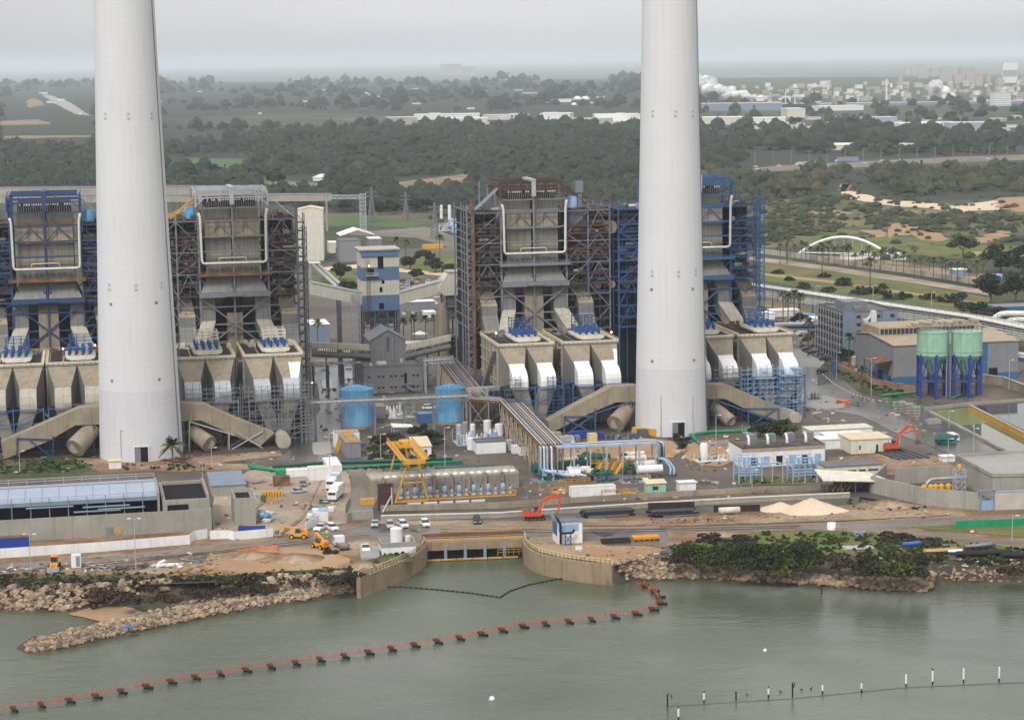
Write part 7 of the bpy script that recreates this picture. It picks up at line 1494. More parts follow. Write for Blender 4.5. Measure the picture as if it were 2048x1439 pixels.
def lumber(px, py, n, L0, m, label, seed, name='timber_pile', cat='timber pile', spread=4, th=.14):
    rd = random.Random(seed); q = MB()
    for k in range(n):
        x, y = rd.uniform(-spread, spread), rd.uniform(-spread*.45, spread*.45); a = rd.uniform(-1.2, 1.2); l = L0*rd.uniform(.4, 1); z = rd.uniform(.1, 1.0)*(1-abs(x)/spread*.7)
        q.use(rd.randrange(len(m))).bar((x, y, z), (x+l*math.cos(a), y+l*math.sin(a), max(.1, z+rd.uniform(-.5, .4))), th*rd.uniform(.7, 3), th)
    return tag(q.build(name, list(m), None, loc=G(px, py)), label, cat)
mk('woodlight', (.42, .25, .12), .8, .25, .8)
lumber(395, 1146, 60, 3.5, ('woodlight', 'wood', 'rust', 'woodlight'), 'sprawling heap of broken orange brown boards above the rocks', 1, spread=6.5); lumber(250, 1136, 26, 3, ('steeldark', 'steelgrey', 'blackpipe'), 'stack of dark frames beside the tall lamp post', 2, 'scrap_pile', 'scrap', spread=4); lumber(200, 1137, 24, 3, ('steeldark', 'blackpipe', 'galv'), 'dark scrap heap right of the white cabinet', 3, 'scrap_pile', 'scrap')
lumber(330, 1132, 20, 1.6, ('white', 'foam', 'white'), 'heap of white broken panels beside the orange boards', 4, 'rubble_pile', 'rubble', th=.4, spread=3.4); lumber(30, 1142, 20, 2, ('steeldark', 'rust', 'foam'), 'scattered scrap at the left edge near the yellow loader', 5, 'scrap_pile', 'scrap'); lumber(370, 1120, 14, 4, ('galv', 'steelgrey'), 'stack of grey poles beside the white panels', 6, 'pole_stack', 'poles', spread=2.5)
lumber(540, 1122, 14, 4, ('woodlight', 'wood'), 'few boards lying on the reddish earth bank', 7); lumber(490, 968, 16, 3, ('maroon', 'steeldark'), 'rusty bars lying at the back of the sand yard', 8, 'scrap_pile', 'scrap'); lumber(1775, 1005, 20, 4, ('rust', 'steeldark', 'wood'), 'rusty scrap on the brown earth heap', 9, 'scrap_pile', 'scrap')
lumber(1640, 930, 14, 2, ('foam', 'rust', 'bluebright'), 'rubble and blue drums left of the right excavator', 10, 'rubble_pile', 'rubble', spread=3); lumber(1520, 985, 14, 2.4, ('steeldark', 'rust'), 'scrap by the inner wall right of the blue valves', 11, 'scrap_pile', 'scrap'); lumber(340, 921, 16, 9, ('browngrate', 'rust'), 'long rusty bars lying behind the palm at the left chimney', 12, 'bar_stack', 'bars', spread=3)
lumber(1410, 965, 16, 1.6, ('steeldark', 'rust', 'foam'), 'dark rubble beside the grass left of the blue grey beams', 13, 'rubble_pile', 'rubble', spread=3); lumber(800, 852, 20, 2, ('steelgrey', 'offwhite', 'wood'), 'scattered goods on the ground between the blue tanks', 14, 'scrap_pile', 'scrap', spread=6)
lumber(690, 840, 18, 2.4, ('rust', 'yellow', 'browngrate'), 'rusty yellow scrap left of the left blue tank', 15, 'scrap_pile', 'scrap', spread=3)
t = thing('formwork_stack', 'stack of yellow formwork panels in the sand yard', 'formwork', G(523, 995), PSI); q = MB(); [q.box(k*.75, k*.75+.5, 0, 2.4, 0, 1.4+.2*(k % 2)) for k in range(8)]; q.build('panel', 'yellow', t); MB().box(-2.2, -1.2, 0, 2, 0, 1.2).box(-1, -.3, 0, 2, 0, 1).build('grey_panel', 'galv', t)
for x, y, l, m in ((528, 1004, 'dark wooden cable drum, leftmost of three', 'steeldark'), (539, 1006, 'tan wooden cable drum in the middle of three', 'wood'), (550, 1006, 'tan wooden cable drum, rightmost of three', 'wood')):
    t = thing('cable_drum', l, 'cable drum', G(x, y), .2); MB().tube((0, -.1, .9), (0, 0, .9), .9, 18).tube((0, 1.0, .9), (0, 1.1, .9), .9, 18).build('flange', m, t); MB().tube((0, 0, .9), (0, 1, .9), .55, 14).build('core', 'steeldark', t)
q = MB(); rd = random.Random(3); [q.use(k % 3).blob((rd.uniform(0, 3.4), rd.uniform(0, 2.4), rd.uniform(.6, 2.4)), rd.uniform(.7, 1.3), k, (1.2, 1, .7)) for k in range(10)]
tag(q.build('wrapped_goods', ['sheetblue', 'foam', 'bluetank'], None, loc=G(516, 1045)), 'heap of goods under blue and white plastic beside the shaft', 'plastic heap')
q = MB(); [q.use(k % 3).blob((rd.uniform(0, 3), rd.uniform(0, 2), rd.uniform(.4, 1.4)), rd.uniform(.5, .9), k+20) for k in range(8)]; tag(q.build('wrapped_goods', ['foam', 'steelgrey', 'sheetblue'], None, loc=G(612, 1042)), 'grey and white plastic wrapped heap left of the white pickup', 'plastic heap')
q = MB(); [q.use(k % 4).box(rd.uniform(0, 2), rd.uniform(2.2, 3), rd.uniform(0, 3.5), rd.uniform(3.6, 5), .1+k*.06, .16+k*.06) for k in range(12)]; tag(q.build('pallet_goods', ['yellowpale', 'green', 'foam', 'leafgreen'], None, loc=G(636, 1010)), 'pallet of yellow and green goods left of the lorries', 'goods')
t = thing('cabinet', 'white electrical cabinet standing among scrap right of the yellow loader', 'cabinet', G(143, 1137), .1); MB().box(0, 2.2, 0, 1.6, .2, 3.3).build('body', 'white', t); MB().box(1.1, 2.0, -.05, -.003, .5, 3).build('door', 'bluegrey', t)
q = MB(); P = [G(x, y) for x, y in ((474, 1106), (520, 1099), (555, 1097), (556, 1108), (575, 1118))]; o_ = P[0]
for a, b in zip(P, P[1:]): q.hexa([a-o_, b-o_, b-o_+Vector((0, .04, 0)), a-o_+Vector((0, .04, 0)), a-o_+Vector((0, 0, 1)), b-o_+Vector((0, 0, 1)), b-o_+Vector((0, .04, 1)), a-o_+Vector((0, .04, 1))])
mk('netorange', (.62, .22, .12), .8, .2, 1); tag(q.build('mesh_fence', 'netorange', None, loc=o_), 'orange plastic mesh fence round the earth bank', 'fence')
tag(MB().lathe([(1.1, 0), (1.1, 1.8), (.9, 1.8), (.9, 1.5), (.05, 1.5)], 20).build('concrete_ring', 'white', None, True, loc=G(1663, 1059)), 'white concrete ring standing on the roadside grass', 'manhole ring')
tag(MB().box(0, 4, 0, 3, 0, .25).box(.3, 3.6, 2.2, 4.4, .3, .5).build('cover_slab', 'steelgrey', None, loc=G(1712, 1073), rot=.15), 'grey cover slabs lying on the roadside grass', 'slab'); tag(MB().box(0, 1.4, 0, 1, 0, .9).box(1.8, 2.8, .2, 1, 0, .7).build('boulder_block', 'duct', None, loc=G(1673, 1061)), 'small tan blocks beside the white concrete ring', 'blocks')
g = G(1935, 1065); t = thing('barrier', 'red plastic road barrier with a white panel', 'barrier', g, 0); MB().extx([(-.3, 0), (.3, 0), (.12, .9), (-.12, .9)], 0, 2.2).build('body', 'red', t); MB().box(.6, 1.6, -.33, -.27, .2, .7).build('panel', 'white', t)
def boat(px, py, rot, l, w_, m, label, cov=None):
    g = G(px, py); t = thing('boat', label, 'boat', g, rot); secs = []
    for f, k in ((0, .75), (.35, 1), (.7, .85), (.9, .45), (1, .04)): x = l*f-l/2; b = w_/2*k; secs.append([(x, -b*.5, .15+.3*f*f), (x, b*.5, .15+.3*f*f), (x, b, .95+.35*f*f), (x, -b, .95+.35*f*f)])
    MB().loft(secs).build('hull', m, t); q = MB(); q.loft([[(x[3][0]*.96, x[3][1]*.82, x[3][2]+.01), (x[2][0]*.96, x[2][1]*.82, x[2][2]+.01), (x[2][0]*.96, x[2][1]*.5, x[2][2]+(.35 if cov else .05)), (x[3][0]*.96, x[3][1]*.5, x[3][2]+(.35 if cov else .05))] for x in secs[:-1]]); q.build('cover', cov or 'steelgrey', t)
    MB().box(-l*.3, -l*.1, -.06, .06, 0, .3).build('keel', 'wood', t)
boat(1884, 1108, .05, 9, 2.6, 'steelgrey', 'grey open boat hull on the grass between the blue boat and the black covers', 'wood'); boat(1825, 1094, .1, 5, 1.8, 'bluebright', 'small blue boat on the grass', 'bluetarp'); boat(1975, 1112, .03, 15, 3.4, 'blackpipe', 'long boat under a black cover at the right edge', 'rubber'); boat(2045, 1116, -.05, 10, 3, 'blackpipe', 'second black covered boat cut by the right edge', 'rubber')
boat(1960, 1098, .2, 8, 2, 'steeldark', 'dark upturned boat behind the long black cover', 'steelgrey'); boat(1912, 1110, -.1, 4, 1.5, 'bluebright', 'tiny blue dinghy beside the long black cover', 'white')
q = MB(); [q.box(0, 8, k*.9, k*.9+.7, .1, .3) for k in range(4)]; q.box(0, .2, 0, 3.6, 0, .15); tag(q.build('pallet', 'galv', None, loc=G(1683, 1100), rot=.1), 'weathered pale pallet platform lying by the shrubs', 'pallet')
for x, y, r, l in ((1984, 1140, .75, 'large tyre lying on the right shore'), (187, 1216, .7, 'tyre lying on the little beach'),): 
    q = MB(); n = 20; [q.tube((r*math.cos(a), 0, r+r*math.sin(a)), (r*math.cos(a+.33), 0, r+r*math.sin(a+.33)), r*.35, 8) for a in np.arange(0, 6.28, .314)]; p = G(x, y, -2.5 if x > 1000 else -4.2); tag(q.build('tyre', 'rubber', None, True, loc=p), l, 'tyre')
tag(MB().box(0, 2.2, 0, 1.4, 0, .12).build('tarpaulin', 'bluetarp', None, loc=G(246, 1256, -2.2), rot=.3), 'blue tarpaulin scrap on the boulder groyne', 'tarpaulin')
tag(MB().box(0, 3, 0, 2.4, 0, 2.6).build('white_shed_box', 'offwhite', None, loc=G(0, 1, 0)) if 0 else shed('kiosk', 'small cream kiosk with an orange roof before the left chimney', 'hut', 218, 938, 243, 923, 3, 'white', 'creamroof')[0])
def lamp(px, py, ptop, label, two=0, grp=None, m='galv'):
    g = G(px, py); h = zat(g, ptop); t = thing('lamp_post', label, 'lamp post', g, 0, grp); w_ = max(.09, .1*g.y/600); MB().tube((0, 0, 0), (0, 0, h), w_*1.3, 8, w_*.8).build('pole', m, t)
    q = MB(); 
    for s in ((-1, 1) if two else (1,)): q.bar((0, 0, h), (s*1.2, 0, h+.1), w_)
    q.build('arm', m, t)
    for s in ((-1, 1) if two else (1,)): MB().box(s*1.2-.4, s*1.2+.4, -.18, .18, h, h+.18).build('lamp_head', 'white', t)
for a in ((272, 1140, 1037, 'tall double armed lamp post in front of the lower left hall', 1), (62, 1146, 1068, 'double armed lamp post at the lower left by the blue container', 1), (2024, 1082, 1031, 'lamp post in front of the green windscreen fence', 0), (243, 924, 860, 'lamp post in front of the left chimney base'), (40, 945, 902, 'thin lamp post at the left edge behind the blue roofed hall'), (424, 935, 895, 'thin post right of the left chimney duct'),
    (890, 932, 855, 'tall thin lamp post right of the gantry crane'), (762, 925, 868, 'thin post between the yellow topped container and the gantry crane'), (660, 950, 866, 'thin post above the white containers of the sand yard'), (1432, 895, 830, 'tall thin post on the sand left of the generator building'), (1504, 985, 940, 'lamp post on the roadside before the two pale blue frames'), (1742, 790, 716, 'tall lamp post on the bend left of the mint silos'), (1673, 758, 705, 'lamp post behind the road bend beside the blue tank'), (1947, 905, 857, 'lamp post on the bank of the pond'), (1896, 928, 878, 'dark pole beside the black pipes'),
    (1898, 855, 822, 'short lamp post on the pond bank near the slabs'), (2018, 780, 720, 'lamp post right of the right mint silo'), (820, 590, 560, 'lamp post in the car park behind the striped tower'), (1632, 605, 572, 'lamp post behind the pipeline rack, left one'), (1746, 608, 570, 'lamp post behind the pipeline rack, middle one'), (1863, 612, 584, 'lamp post behind the pipeline rack, right one'), (1662, 522, 495, 'lamp post on the promenade left of the arch centre'), (1440, 1040, 1040-4, 'short bollard by the timber screen')): lamp(*a)
for k, x in enumerate(range(1510, 2048, 36)): lamp(x, 327-(x-1510)*.022, 302-(x-1510)*.018, 'tall thin lamp post along the far highway', 0, 'lamp posts along the far highway', 'steelgrey')
for k, (x, y, b) in enumerate(((190, 690, 690), (126, 697, 690), (738-600+600, 532, 784.0), (574, 692, 690), (1288-65, 664, 690), (992, 666, 692), (1205, 672, 690), (624, 765, 668))):
    pp = P3(x, y, b); t = tag(MB().lathe([(.05, -.3), (.3, 0), (.05, .3)], 8).build('work_lamp', 'lamp', None, loc=pp), ('small glowing work lamp near the navy blue boiler house', 'glowing work lamp left of centre on the first precipitator roof', 'orange work lamp on the striped tower', 'small glowing lamp on the roof of the scaffolded precipitator', 'small glowing lamp between the white hooded precipitators', 'small glowing lamp at the back corner of the white hooded precipitator', 'small glowing lamp at the right end of the white hooded precipitator roof', 'glowing lamp low at the right end of the grey scaffold')[k], 'lamp')
def pylon(px, py, ptop, label):
    g = G(px, py); h = zat(g, ptop); q = MB().lattice((0, 0), h*.2, h*.05, 0, h*.72, 7, .35).lattice((0, 0), h*.05, h*.03, h*.72, h, 3, .3)
    for f in (.74, .86): q.bar((-h*.2, 0, h*f), (h*.2, 0, h*f), .35).bar((-h*.2, 0, h*f), (0, 0, h*(f+.06)), .25).bar((h*.2, 0, h*f), (0, 0, h*(f+.06)), .25)
    tag(q.build('pylon', 'steelgrey', None, loc=g, rot=.4), label, 'pylon')
pylon(744, 445, 375, 'lattice pylon right of the truss bridge tower, left of two'); pylon(812, 440, 385, 'lattice pylon behind the green field, right of two'); pylon(870, 475, 405, 'lattice pylon by the road left of the third boiler house')
g0, g1 = G(1598, 507), G(1778, 511); n = 30; d = g1-g0; za = zat(g0.lerp(g1, .5), 474); pts = [g0+d*(k/n)-g0+Vector((0, 0, 4*za*(k/n)*(1-k/n))) for k in range(n+1)]
t = thing('arch_bridge', 'slender white arch spanning the promenade among palms', 'arch', g0); MB().path(pts, .9, 10).build('arch', 'white', t, True); q = MB().bar((0, 0, .8), d+Vector((0, 0, .8)), 1.2, .5)
q.build('deck', 'white', t); q = MB(); [q.bar(pts[k], d*(k/n)+Vector((0, 0, .8)), .12) for k in range(3, n-2, 3)]; q.build('hanger', 'white', t)
wall([(1512, 506), (1600, 517), (1800, 545), (1985, 574)], 3.0, .6, 'ductlight', 'long pale boundary wall between the promenade and the grass slope')
wall([(1512, 610), (1560, 617), (1640, 628)], 3, .5, 'yellowpale', 'pale yellow wall under the pipeline rack'); wall([(1560, 628), (1600, 634), (1640, 640)], 2.5, .5, 'bluepale', 'pale blue fence under the pipeline rack')
for k, (x, y, x1, yt, m, r, l) in enumerate(((1510, 640, 1550, 628, 'white', 'white', 'pile of white sheds left of the skybridge, nearer'), (1545, 634, 1600, 622, 'offwhite', 'white', 'low white sheds under the palms behind the skybridge'), (1600, 646, 1640, 638, 'white', 'white', 'low white roofed shed left of the office building'), (1690, 520, 1760, 512, 'white', 'ductlight', 'white colonnade building under the arch'), (1790, 520, 1812, 508, 'white', 'white', 'small white building at the right foot of the arch'), (1910, 552, 1935, 540, 'bluegrey', 'white', 'blue roofed pavilion on the promenade'), (1970, 560, 2010, 552, 'bluepale', 'bluepale', 'low blue roofed pavilion at the right on the promenade'),
    (850, 640, 872, 625, 'white', 'white', 'white kiosk behind the palms left of the tan chute'), (800, 625, 870, 605, 'steelgrey', 'white', 'long white and grey building behind the right conveyor'), (806, 700, 870, 688, 'paving', 'offwhite', 'low pale wall building among the palms'), (640, 712, 700, 700, 'offwhite', 'offwhite', 'low pale wall under the left round conveyor'))):
    shed('low_building', l, 'building', x, y, x1, yt, 8, m, r)
t = thing('umbrella', 'cream parasol roof among the palms', 'parasol', G(840, 678), 0); MB().lathe([(3.4, 2.4), (.1, 3.6)], 10).build('canopy', 'offwhite', t); MB().tube((0, 0, 0), (0, 0, 2.6), .1, 8).build('pole', 'galv', t)
for k, (x0, x1, yb, yt, m, l) in enumerate(((880, 886, 440, 412, 'white', 'left of two white columns far behind the third boiler house'), (896, 903, 440, 412, 'white', 'right of two white columns far behind the third boiler house'), (896, 916, 452, 440, 'bluepale', 'pale blue round tank beyond the third boiler house'), (903, 922, 466, 452, 'bluepale', 'second pale blue round tank nearer the third boiler house'))):
    tank(x0, x1, yb, yt, m, l, cone=1, ring=0, n=16, cat='tank', name='process_tank')
skid(870, 462, 16, 12, 5, ('white', 'pipewhite', 'galv', 'steeldark'), 'white process pipework beyond the third boiler house', 60); tag(MB().box(0, 13, 0, 5, 0, 2.6).build('yellow_shed', 'yellow', None, loc=G(845, 498), rot=.1), 'low yellow roofed shed among the trees behind the striped tower', 'shed')
def shore_hit(x, y):
    z = 0
    while z > -5.4:
        p = G(x, y, z); s = shore_z(p.x, p.y)
        if s >= z: return p, s
        z -= .12
    return p, s
def rocks(polys, n, smin, smax):
    out = []; rd = random.Random(4)
    for P, cnt, s0, s1 in polys:
        tri_ = P; xs = [p[0] for p in P]; ys = [p[1] for p in P]; k = 0; tries = 0
        while k < cnt and tries < cnt*20:
            tries += 1; x, y = rd.uniform(min(xs), max(xs)), rd.uniform(min(ys), max(ys)); ins = False; j = len(P)-1
            for i in range(len(P)):
                if (P[i][1] > y) != (P[j][1] > y) and x < (P[j][0]-P[i][0])*(y-P[i][1])/(P[j][1]-P[i][1])+P[i][0]: ins = not ins
                j = i
            if not ins: continue
            p, z = shore_hit(x, y)
            if z < WZ-.6: continue
            r = rd.uniform(s0, s1)*(1 if rd.random() < .85 else 1.35); out.append((p.x, p.y, z+r*(.5 if p.x > 20 else .3), r)); k += 1
    return out
RK = rocks([([(46, 1300), (60, 1281), (140, 1262), (260, 1234), (330, 1214), (420, 1198), (560, 1176), (715, 1160), (722, 1184), (560, 1206), (400, 1236), (240, 1268), (120, 1298), (62, 1306)], 1500, .3, .66),
    ([(-60, 1186), (0, 1180), (110, 1168), (250, 1175), (300, 1196), (250, 1212), (140, 1222), (0, 1222), (-60, 1228)], 420, .4, .8), ([(240, 1162), (350, 1162), (350, 1186), (260, 1184)], 90, .35, .7), ([(540, 1152), (715, 1158), (715, 1170), (520, 1182)], 90, .5, .9),
    ([(1226, 1130), (1300, 1114), (1400, 1132), (1560, 1146), (1700, 1158), (1866, 1172), (1850, 1186), (1700, 1176), (1560, 1166), (1400, 1158), (1250, 1162)], 1300, .32, .66), ([(1700, 1148), (1870, 1150), (1868, 1180), (1700, 1168)], 200, .45, .8), ([(1870, 1146), (2048, 1140), (2120, 1146), (2048, 1166), (1900, 1164)], 200, .2, .45)], 0, 0, 0)
print('rocks', len(RK), sum(1 for r in RK if r[0] > 60))
def rockv(seed):
    rd = random.Random(seed); b = MB().blob((0, 0, 0), 1, seed, (rd.uniform(.9, 1.3), rd.uniform(.8, 1.1), rd.uniform(.6, .85)), .34, 4, 6); return np.array(b.v), b.f
PR = [rockv(k) for k in range(8)]
RK.sort(key=lambda r: r[1]-r[3]*8); me_ = []
for k, (V, F) in enumerate(PR[:6]):
    me = bpy.data.meshes.new('boulder'); me.from_pydata([tuple(v) for v in V], [], F); me.materials.append(M['rock']); me_.append(me)
for k, (x, y, z, r) in enumerate(RK[:290]):
    o = bpy.data.objects.new('boulder', me_[k % 6]); SC.collection.objects.link(o); o.location = (x, y, z); o.scale = (r, r, r); o.rotation_euler = (random.uniform(-.4, .4), random.uniform(-.4, .4), random.uniform(0, 6.28))
    tag(o, 'pale brown boulder in the low stone groyne at the lower left', 'boulder', 'boulders of the stone groyne')
V_ = []; F_ = []; n0 = 0
for k, (x, y, z, r) in enumerate(RK[290:]):
    V, F = PR[k % 8]; a = random.uniform(0, 6.28); c, s = math.cos(a)*r, math.sin(a)*r; W_ = np.stack([V[:, 0]*c-V[:, 1]*s+x, V[:, 0]*s+V[:, 1]*c+y, V[:, 2]*r+z], 1); V_ += [tuple(v) for v in W_]; F_ += [tuple(i+n0 for i in f) for f in F]; n0 += len(V)
q = MB(); q.v = V_; q.f = F_; q.m = [0]*len(F_); tag(q.build('rock_armour', 'rock'), kind='stuff')
def leafcloud(n, rx, ry, rz, size, seed, clumps=9, low=.0):
    rs = np.random.RandomState(seed); cc = rs.normal(size=(clumps, 3)); cc /= np.linalg.norm(cc, axis=1)[:, None]; cc *= rs.uniform(.35, .8, (clumps, 1)); cr = rs.uniform(.28, .5, clumps)
    ci = rs.randint(0, clumps, n); d = rs.normal(size=(n, 3)); d /= np.linalg.norm(d, axis=1)[:, None]; P = cc[ci]+d*(cr[ci][:, None]*rs.uniform(.55, 1, (n, 1))); P[:, 2] = np.maximum(P[:, 2], -1+low)
    P = P*np.array([rx, ry, rz]); u = rs.normal(size=(n, 3)); u[:, 2] *= .6; u /= np.linalg.norm(u, axis=1)[:, None]; v = np.cross(u, rs.normal(size=(n, 3))); v /= np.linalg.norm(v, axis=1)[:, None]
    s = size*rs.uniform(.6, 1.3, (n, 1)); u *= s; v *= s*.8
    return np.stack([P-u-v, P+u-v, P+u+v, P-u+v], 1).reshape(-1, 3)
def quads(n): return np.arange(n*4).reshape(-1, 4)
def tree(px, py, h, rx, label, seed=0, m='leaf', n=900, size=.35, trunk=.35, group=None, name='tree'):
    g = G(px, py); t = thing(name, label, 'tree', g, 0, group); rz = h*(1-trunk)/2*1.15; V = leafcloud(n, rx, rx*.9, rz, size, seed)+np.array([0, 0, h-rz]); npmesh('crown', V, quads(n), m, t)
    q = MB().tube((0, 0, 0), (.1*rx, 0, h*.6), .06*h*.6, 8, .03*h*.6); rd = random.Random(seed)
    for k in range(5): a = rd.uniform(0, 6.28); q.tube((.05, 0, h*trunk*.8), (rx*.6*math.cos(a), rx*.6*math.sin(a), h*.7), .02*h, 6, .008*h)
    q.build('trunk', 'bark', t); return t
def bush(px, py, rx, rz, label, seed, m='leaf', n=700, size=.3, group=None, ry=None, name='shrub', z=0):
    g = G(px, py, z); ry = ry or rx*.8; g.y += ry*.6; V = leafcloud(n, rx, ry, rz, size, seed, 12, .55)+np.array([0, 0, rz*.45]); t = thing(name, label, 'shrub', g, 0, group); npmesh('foliage', V, quads(n), m, t)
    q = MB(); rd = random.Random(seed); [q.tube((0, 0, -.3), (rd.uniform(-.6, .6)*rx, rd.uniform(-.6, .6)*ry, rz*.8), .07, 5, .03) for _ in range(6)]; q.build('stem', 'bark', t); return t
for k, (x, y, rx, rz, m, l) in enumerate(((1400, 1128, 6.5, 3.2, 'leafgreen', 'dark green shrub at the left end of the right shore thicket'), (1455, 1134, 7.5, 4.0, 'leafgreen', 'large dark green shrub left of centre in the right shore thicket'), (1515, 1140, 7.5, 4.4, 'leaf', 'dark green shrub in the middle of the right shore thicket'), (1565, 1142, 7.0, 4.6, 'leafgreen', 'tall dark green shrub with a bright top near the grass'),
    (1612, 1136, 6.0, 4.6, 'leafgreen', 'rounded green shrub at the right end of the dense green thicket'), (1735, 1150, 5.5, 3.2, 'leafbrown', 'brown green shrub left of the tall brown one'), (1785, 1152, 7.0, 4.6, 'leafgreen', 'large olive shrub among brown ones on the right shore'), (1830, 1150, 5.5, 3.6, 'leafbrown', 'russet brown shrub at the right of the shore thicket'), (1680, 1138, 4.5, 2.0, 'leafbrown', 'low brown shrub between the two thickets'),
    (1360, 1128, 4.0, 1.6, 'leafbrown', 'low brown shrub behind the boulders near the right sea wall'), (1425, 1086, 4, 1.6, 'leafbrown', 'brown shrub behind the green thicket'), (1490, 1088, 4, 1.4, 'leafbrown', 'small purple brown bush behind the green thicket'), (1790, 1085, 5, 1.5, 'leafbrown', 'low brown bush beside the coast path'), (1850, 1092, 5, 1.2, 'leafbrown', 'low brown scrub behind the boat hulls'), (2030, 1150, 5, 1.4, 'leafbrown', 'dark low bush at the right edge of the shore'))):
    bush(x, y, rx, rz, l, 100+k, m, 2600 if rx > 5 else 900, .24)
for k, (x, y, rx, rz, m, l) in enumerate(((120, 1186, 5, 1.6, 'leafbrown', 'dark brown bush among boulders at the far left'), (200, 1196, 6, 2.0, 'leafbrown', 'large brown bush above the little beach'), (262, 1206, 5.5, 2.0, 'leafbrown', 'dark brown bush right of the little beach'), (330, 1208, 6, 1.4, 'leafbrown', 'low brown bush above the groyne root'), (400, 1198, 6, 2.0, 'leafbrown', 'dark brown bush on the bank above the groyne'), (460, 1192, 6, 2.0, 'leafbrown', 'brown bush in the middle of the left bank'),
    (530, 1184, 6, 1.8, 'leafbrown', 'dark bush on the left bank below the boards'), (600, 1172, 6, 2.2, 'leafbrown', 'tall brown bush below the earth mound'), (660, 1164, 5, 1.8, 'leafbrown', 'brown bush below the concrete slab'), (705, 1158, 4, 1.6, 'leaf', 'green brown bush at the end of the left sea wall'), (800, 1118, 4, 1.2, 'leafgreen', 'green bush behind the left sea wall'), (660, 1108, 3, 1.1, 'leafbrown', 'dark bush beside the flatbed truck'), (60, 1180, 5, 1.3, 'leaf', 'low green bush at the left edge of the bank'), (380, 1170, 6, 1.0, 'leafgreen', 'low green growth on top of the left bank'))):
    bush(x, y, rx*.8, rz*.6, l, 200+k, m, 1300, .17, z=-1.6 if y > 1165 else 0)
for k, (x, y, h, rx, m, l) in enumerate(((862, 896, 6.0, 5.5, 'leaf', 'dark round tree behind the yellow gantry crane, right one'), (776, 896, 4.5, 5.5, 'leafbrown', 'dark low tree with a brown skirt behind the gantry crane, left one'), (838, 878, 5, 3.5, 'leaf', 'small dark tree left of the round tree by the gantry crane'), (1560, 878, 6, 6, 'leafgreen', 'dark green tree behind the generator building'), (1520, 872, 4.5, 4.5, 'leaf', 'lower dark tree behind the generator building coolers'),
    (680, 560, 9, 6.5, 'leaf', 'round dark green tree left of the striped tower'), (692, 588, 7, 6, 'leaf', 'dark tree under the left cream conveyor'), (870, 545, 8, 7, 'leaf', 'dark spreading tree behind the right cream conveyor'), (820, 540, 9, 6, 'leaf', 'tree right behind the striped tower'), (850, 530, 9, 7, 'leaf', 'broad tree on the lawn behind the striped tower'), (895, 548, 6, 6, 'leafgreen', 'small tree left of the cream head house'), (834, 560, 7, 5, 'leaf', 'tree at the edge of the car park'),
    (1690, 722, 5, 3.5, 'leafgreen', 'small dark tree at the foot of the office building'), (1600, 650, 5, 4, 'leafgreen', 'green hedge tree left of the office building'), (1980, 612, 16, 11, 'leaf', 'big dark tree beyond the pipeline rack at the right'), (2030, 606, 14, 10, 'leaf', 'dark tree at the right edge beyond the pipeline rack'), (1950, 640, 9, 7, 'leaf', 'dark tree at the right end of the grass slope'), (1994, 650, 9, 7, 'leaf', 'dark tree beside the blue pipe hall'), (2000, 545, 15, 12, 'leaf', 'large tree behind the promenade at the right'), (2044, 548, 15, 12, 'leaf', 'large tree behind the promenade at the right edge'), (1925, 512, 12, 10, 'leafgreen', 'tree behind the promenade pavilions'))):
    tree(x, y, h, rx, l, 300+k, m, 1300, .045*rx+.12)
for k, (x, y, s) in enumerate(((1555, 548, 4), (1580, 562, 4), (1690, 572, 7), (1720, 590, 8), (1750, 588, 6), (1790, 600, 8), (1650, 556, 4), (1860, 600, 5), (1900, 606, 7), (1920, 596, 5), (1608, 578, 5), (1820, 596, 3), (1770, 578, 4), (1930, 618, 6), (1660, 585, 5))):
    bush(x, y, s, s*.45, 'rounded shrub on the grass slope beyond the pipeline rack', 400+k, 'leaf', 420, .34+.02*s, group='shrubs on the grass slope')
def palm_mesh(seed, h, r, n=34):
    rd = random.Random(seed); q = MB()
    for k in range(n):
        a = rd.uniform(0, 6.28); el = rd.uniform(-.35, 1.15); L_ = r*rd.uniform(.85, 1.1); pts = []
        for i in range(6): f = i/5; rr = L_*f*math.cos(el)*(1-.12*f); z = L_*f*math.sin(el)-L_*.42*f*f; pts.append(Vector((rr*math.cos(a), rr*math.sin(a), h+z)))
        s = Vector((-math.sin(a), math.cos(a), 0))
        for i in range(5):
            w0, w1 = r*.13*math.sin(3.0*(i+.3)/5.4+.1), r*.13*math.sin(3.0*(i+1.3)/5.4+.1); p, p2 = pts[i], pts[i+1]; dn = Vector((0, 0, -.55))
            for sg in (-1, 1): q.add([p, p2, p2+s*sg*w1+dn*w1, p+s*sg*w0+dn*w0], [(0, 1, 2, 3)])
    return q
def make_palm(px, py, h, r, label, seed, group=None):
    g = G(px, py); t = thing('palm_tree', label, 'palm', g, seed, group); palm_mesh(seed, h, r).build('crown', 'palmleaf', t); q = MB(); 
    q.lathe([(.34, 0), (.24, .5), (.2, h*.6), (.22, h-.4), (.34, h-.1), (.05, h+.2)], 8); q.build('trunk', 'trunk', t); return t
make_palm(346, 935, 6.8, 5.2, 'large feathery palm in front of the left chimney', 1)
make_palm(1698, 733, 11.5, 3.6, 'tall palm in front of the office building', 2); make_palm(1724, 780, 7.5, 3.2, 'palm on the path before the grey shed canopy', 3)
P5 = make_palm(829, 690, 12, 3.4, 'tall palm with a round crown beside the cream parasol, right of the tower legs', 5, 'palms behind the gabled building'); P6 = make_palm(1560, 530, 11, 3.6, 'palm along the promenade wall beyond the pipeline rack', 6, 'palms along the promenade')
for x, y in ((808, 700), (824, 692), (852, 694), (869, 692), (636, 702)): dup(P5, G(x, y), x, 'tall palm of the row behind the grey gabled building', 'palms behind the gabled building')
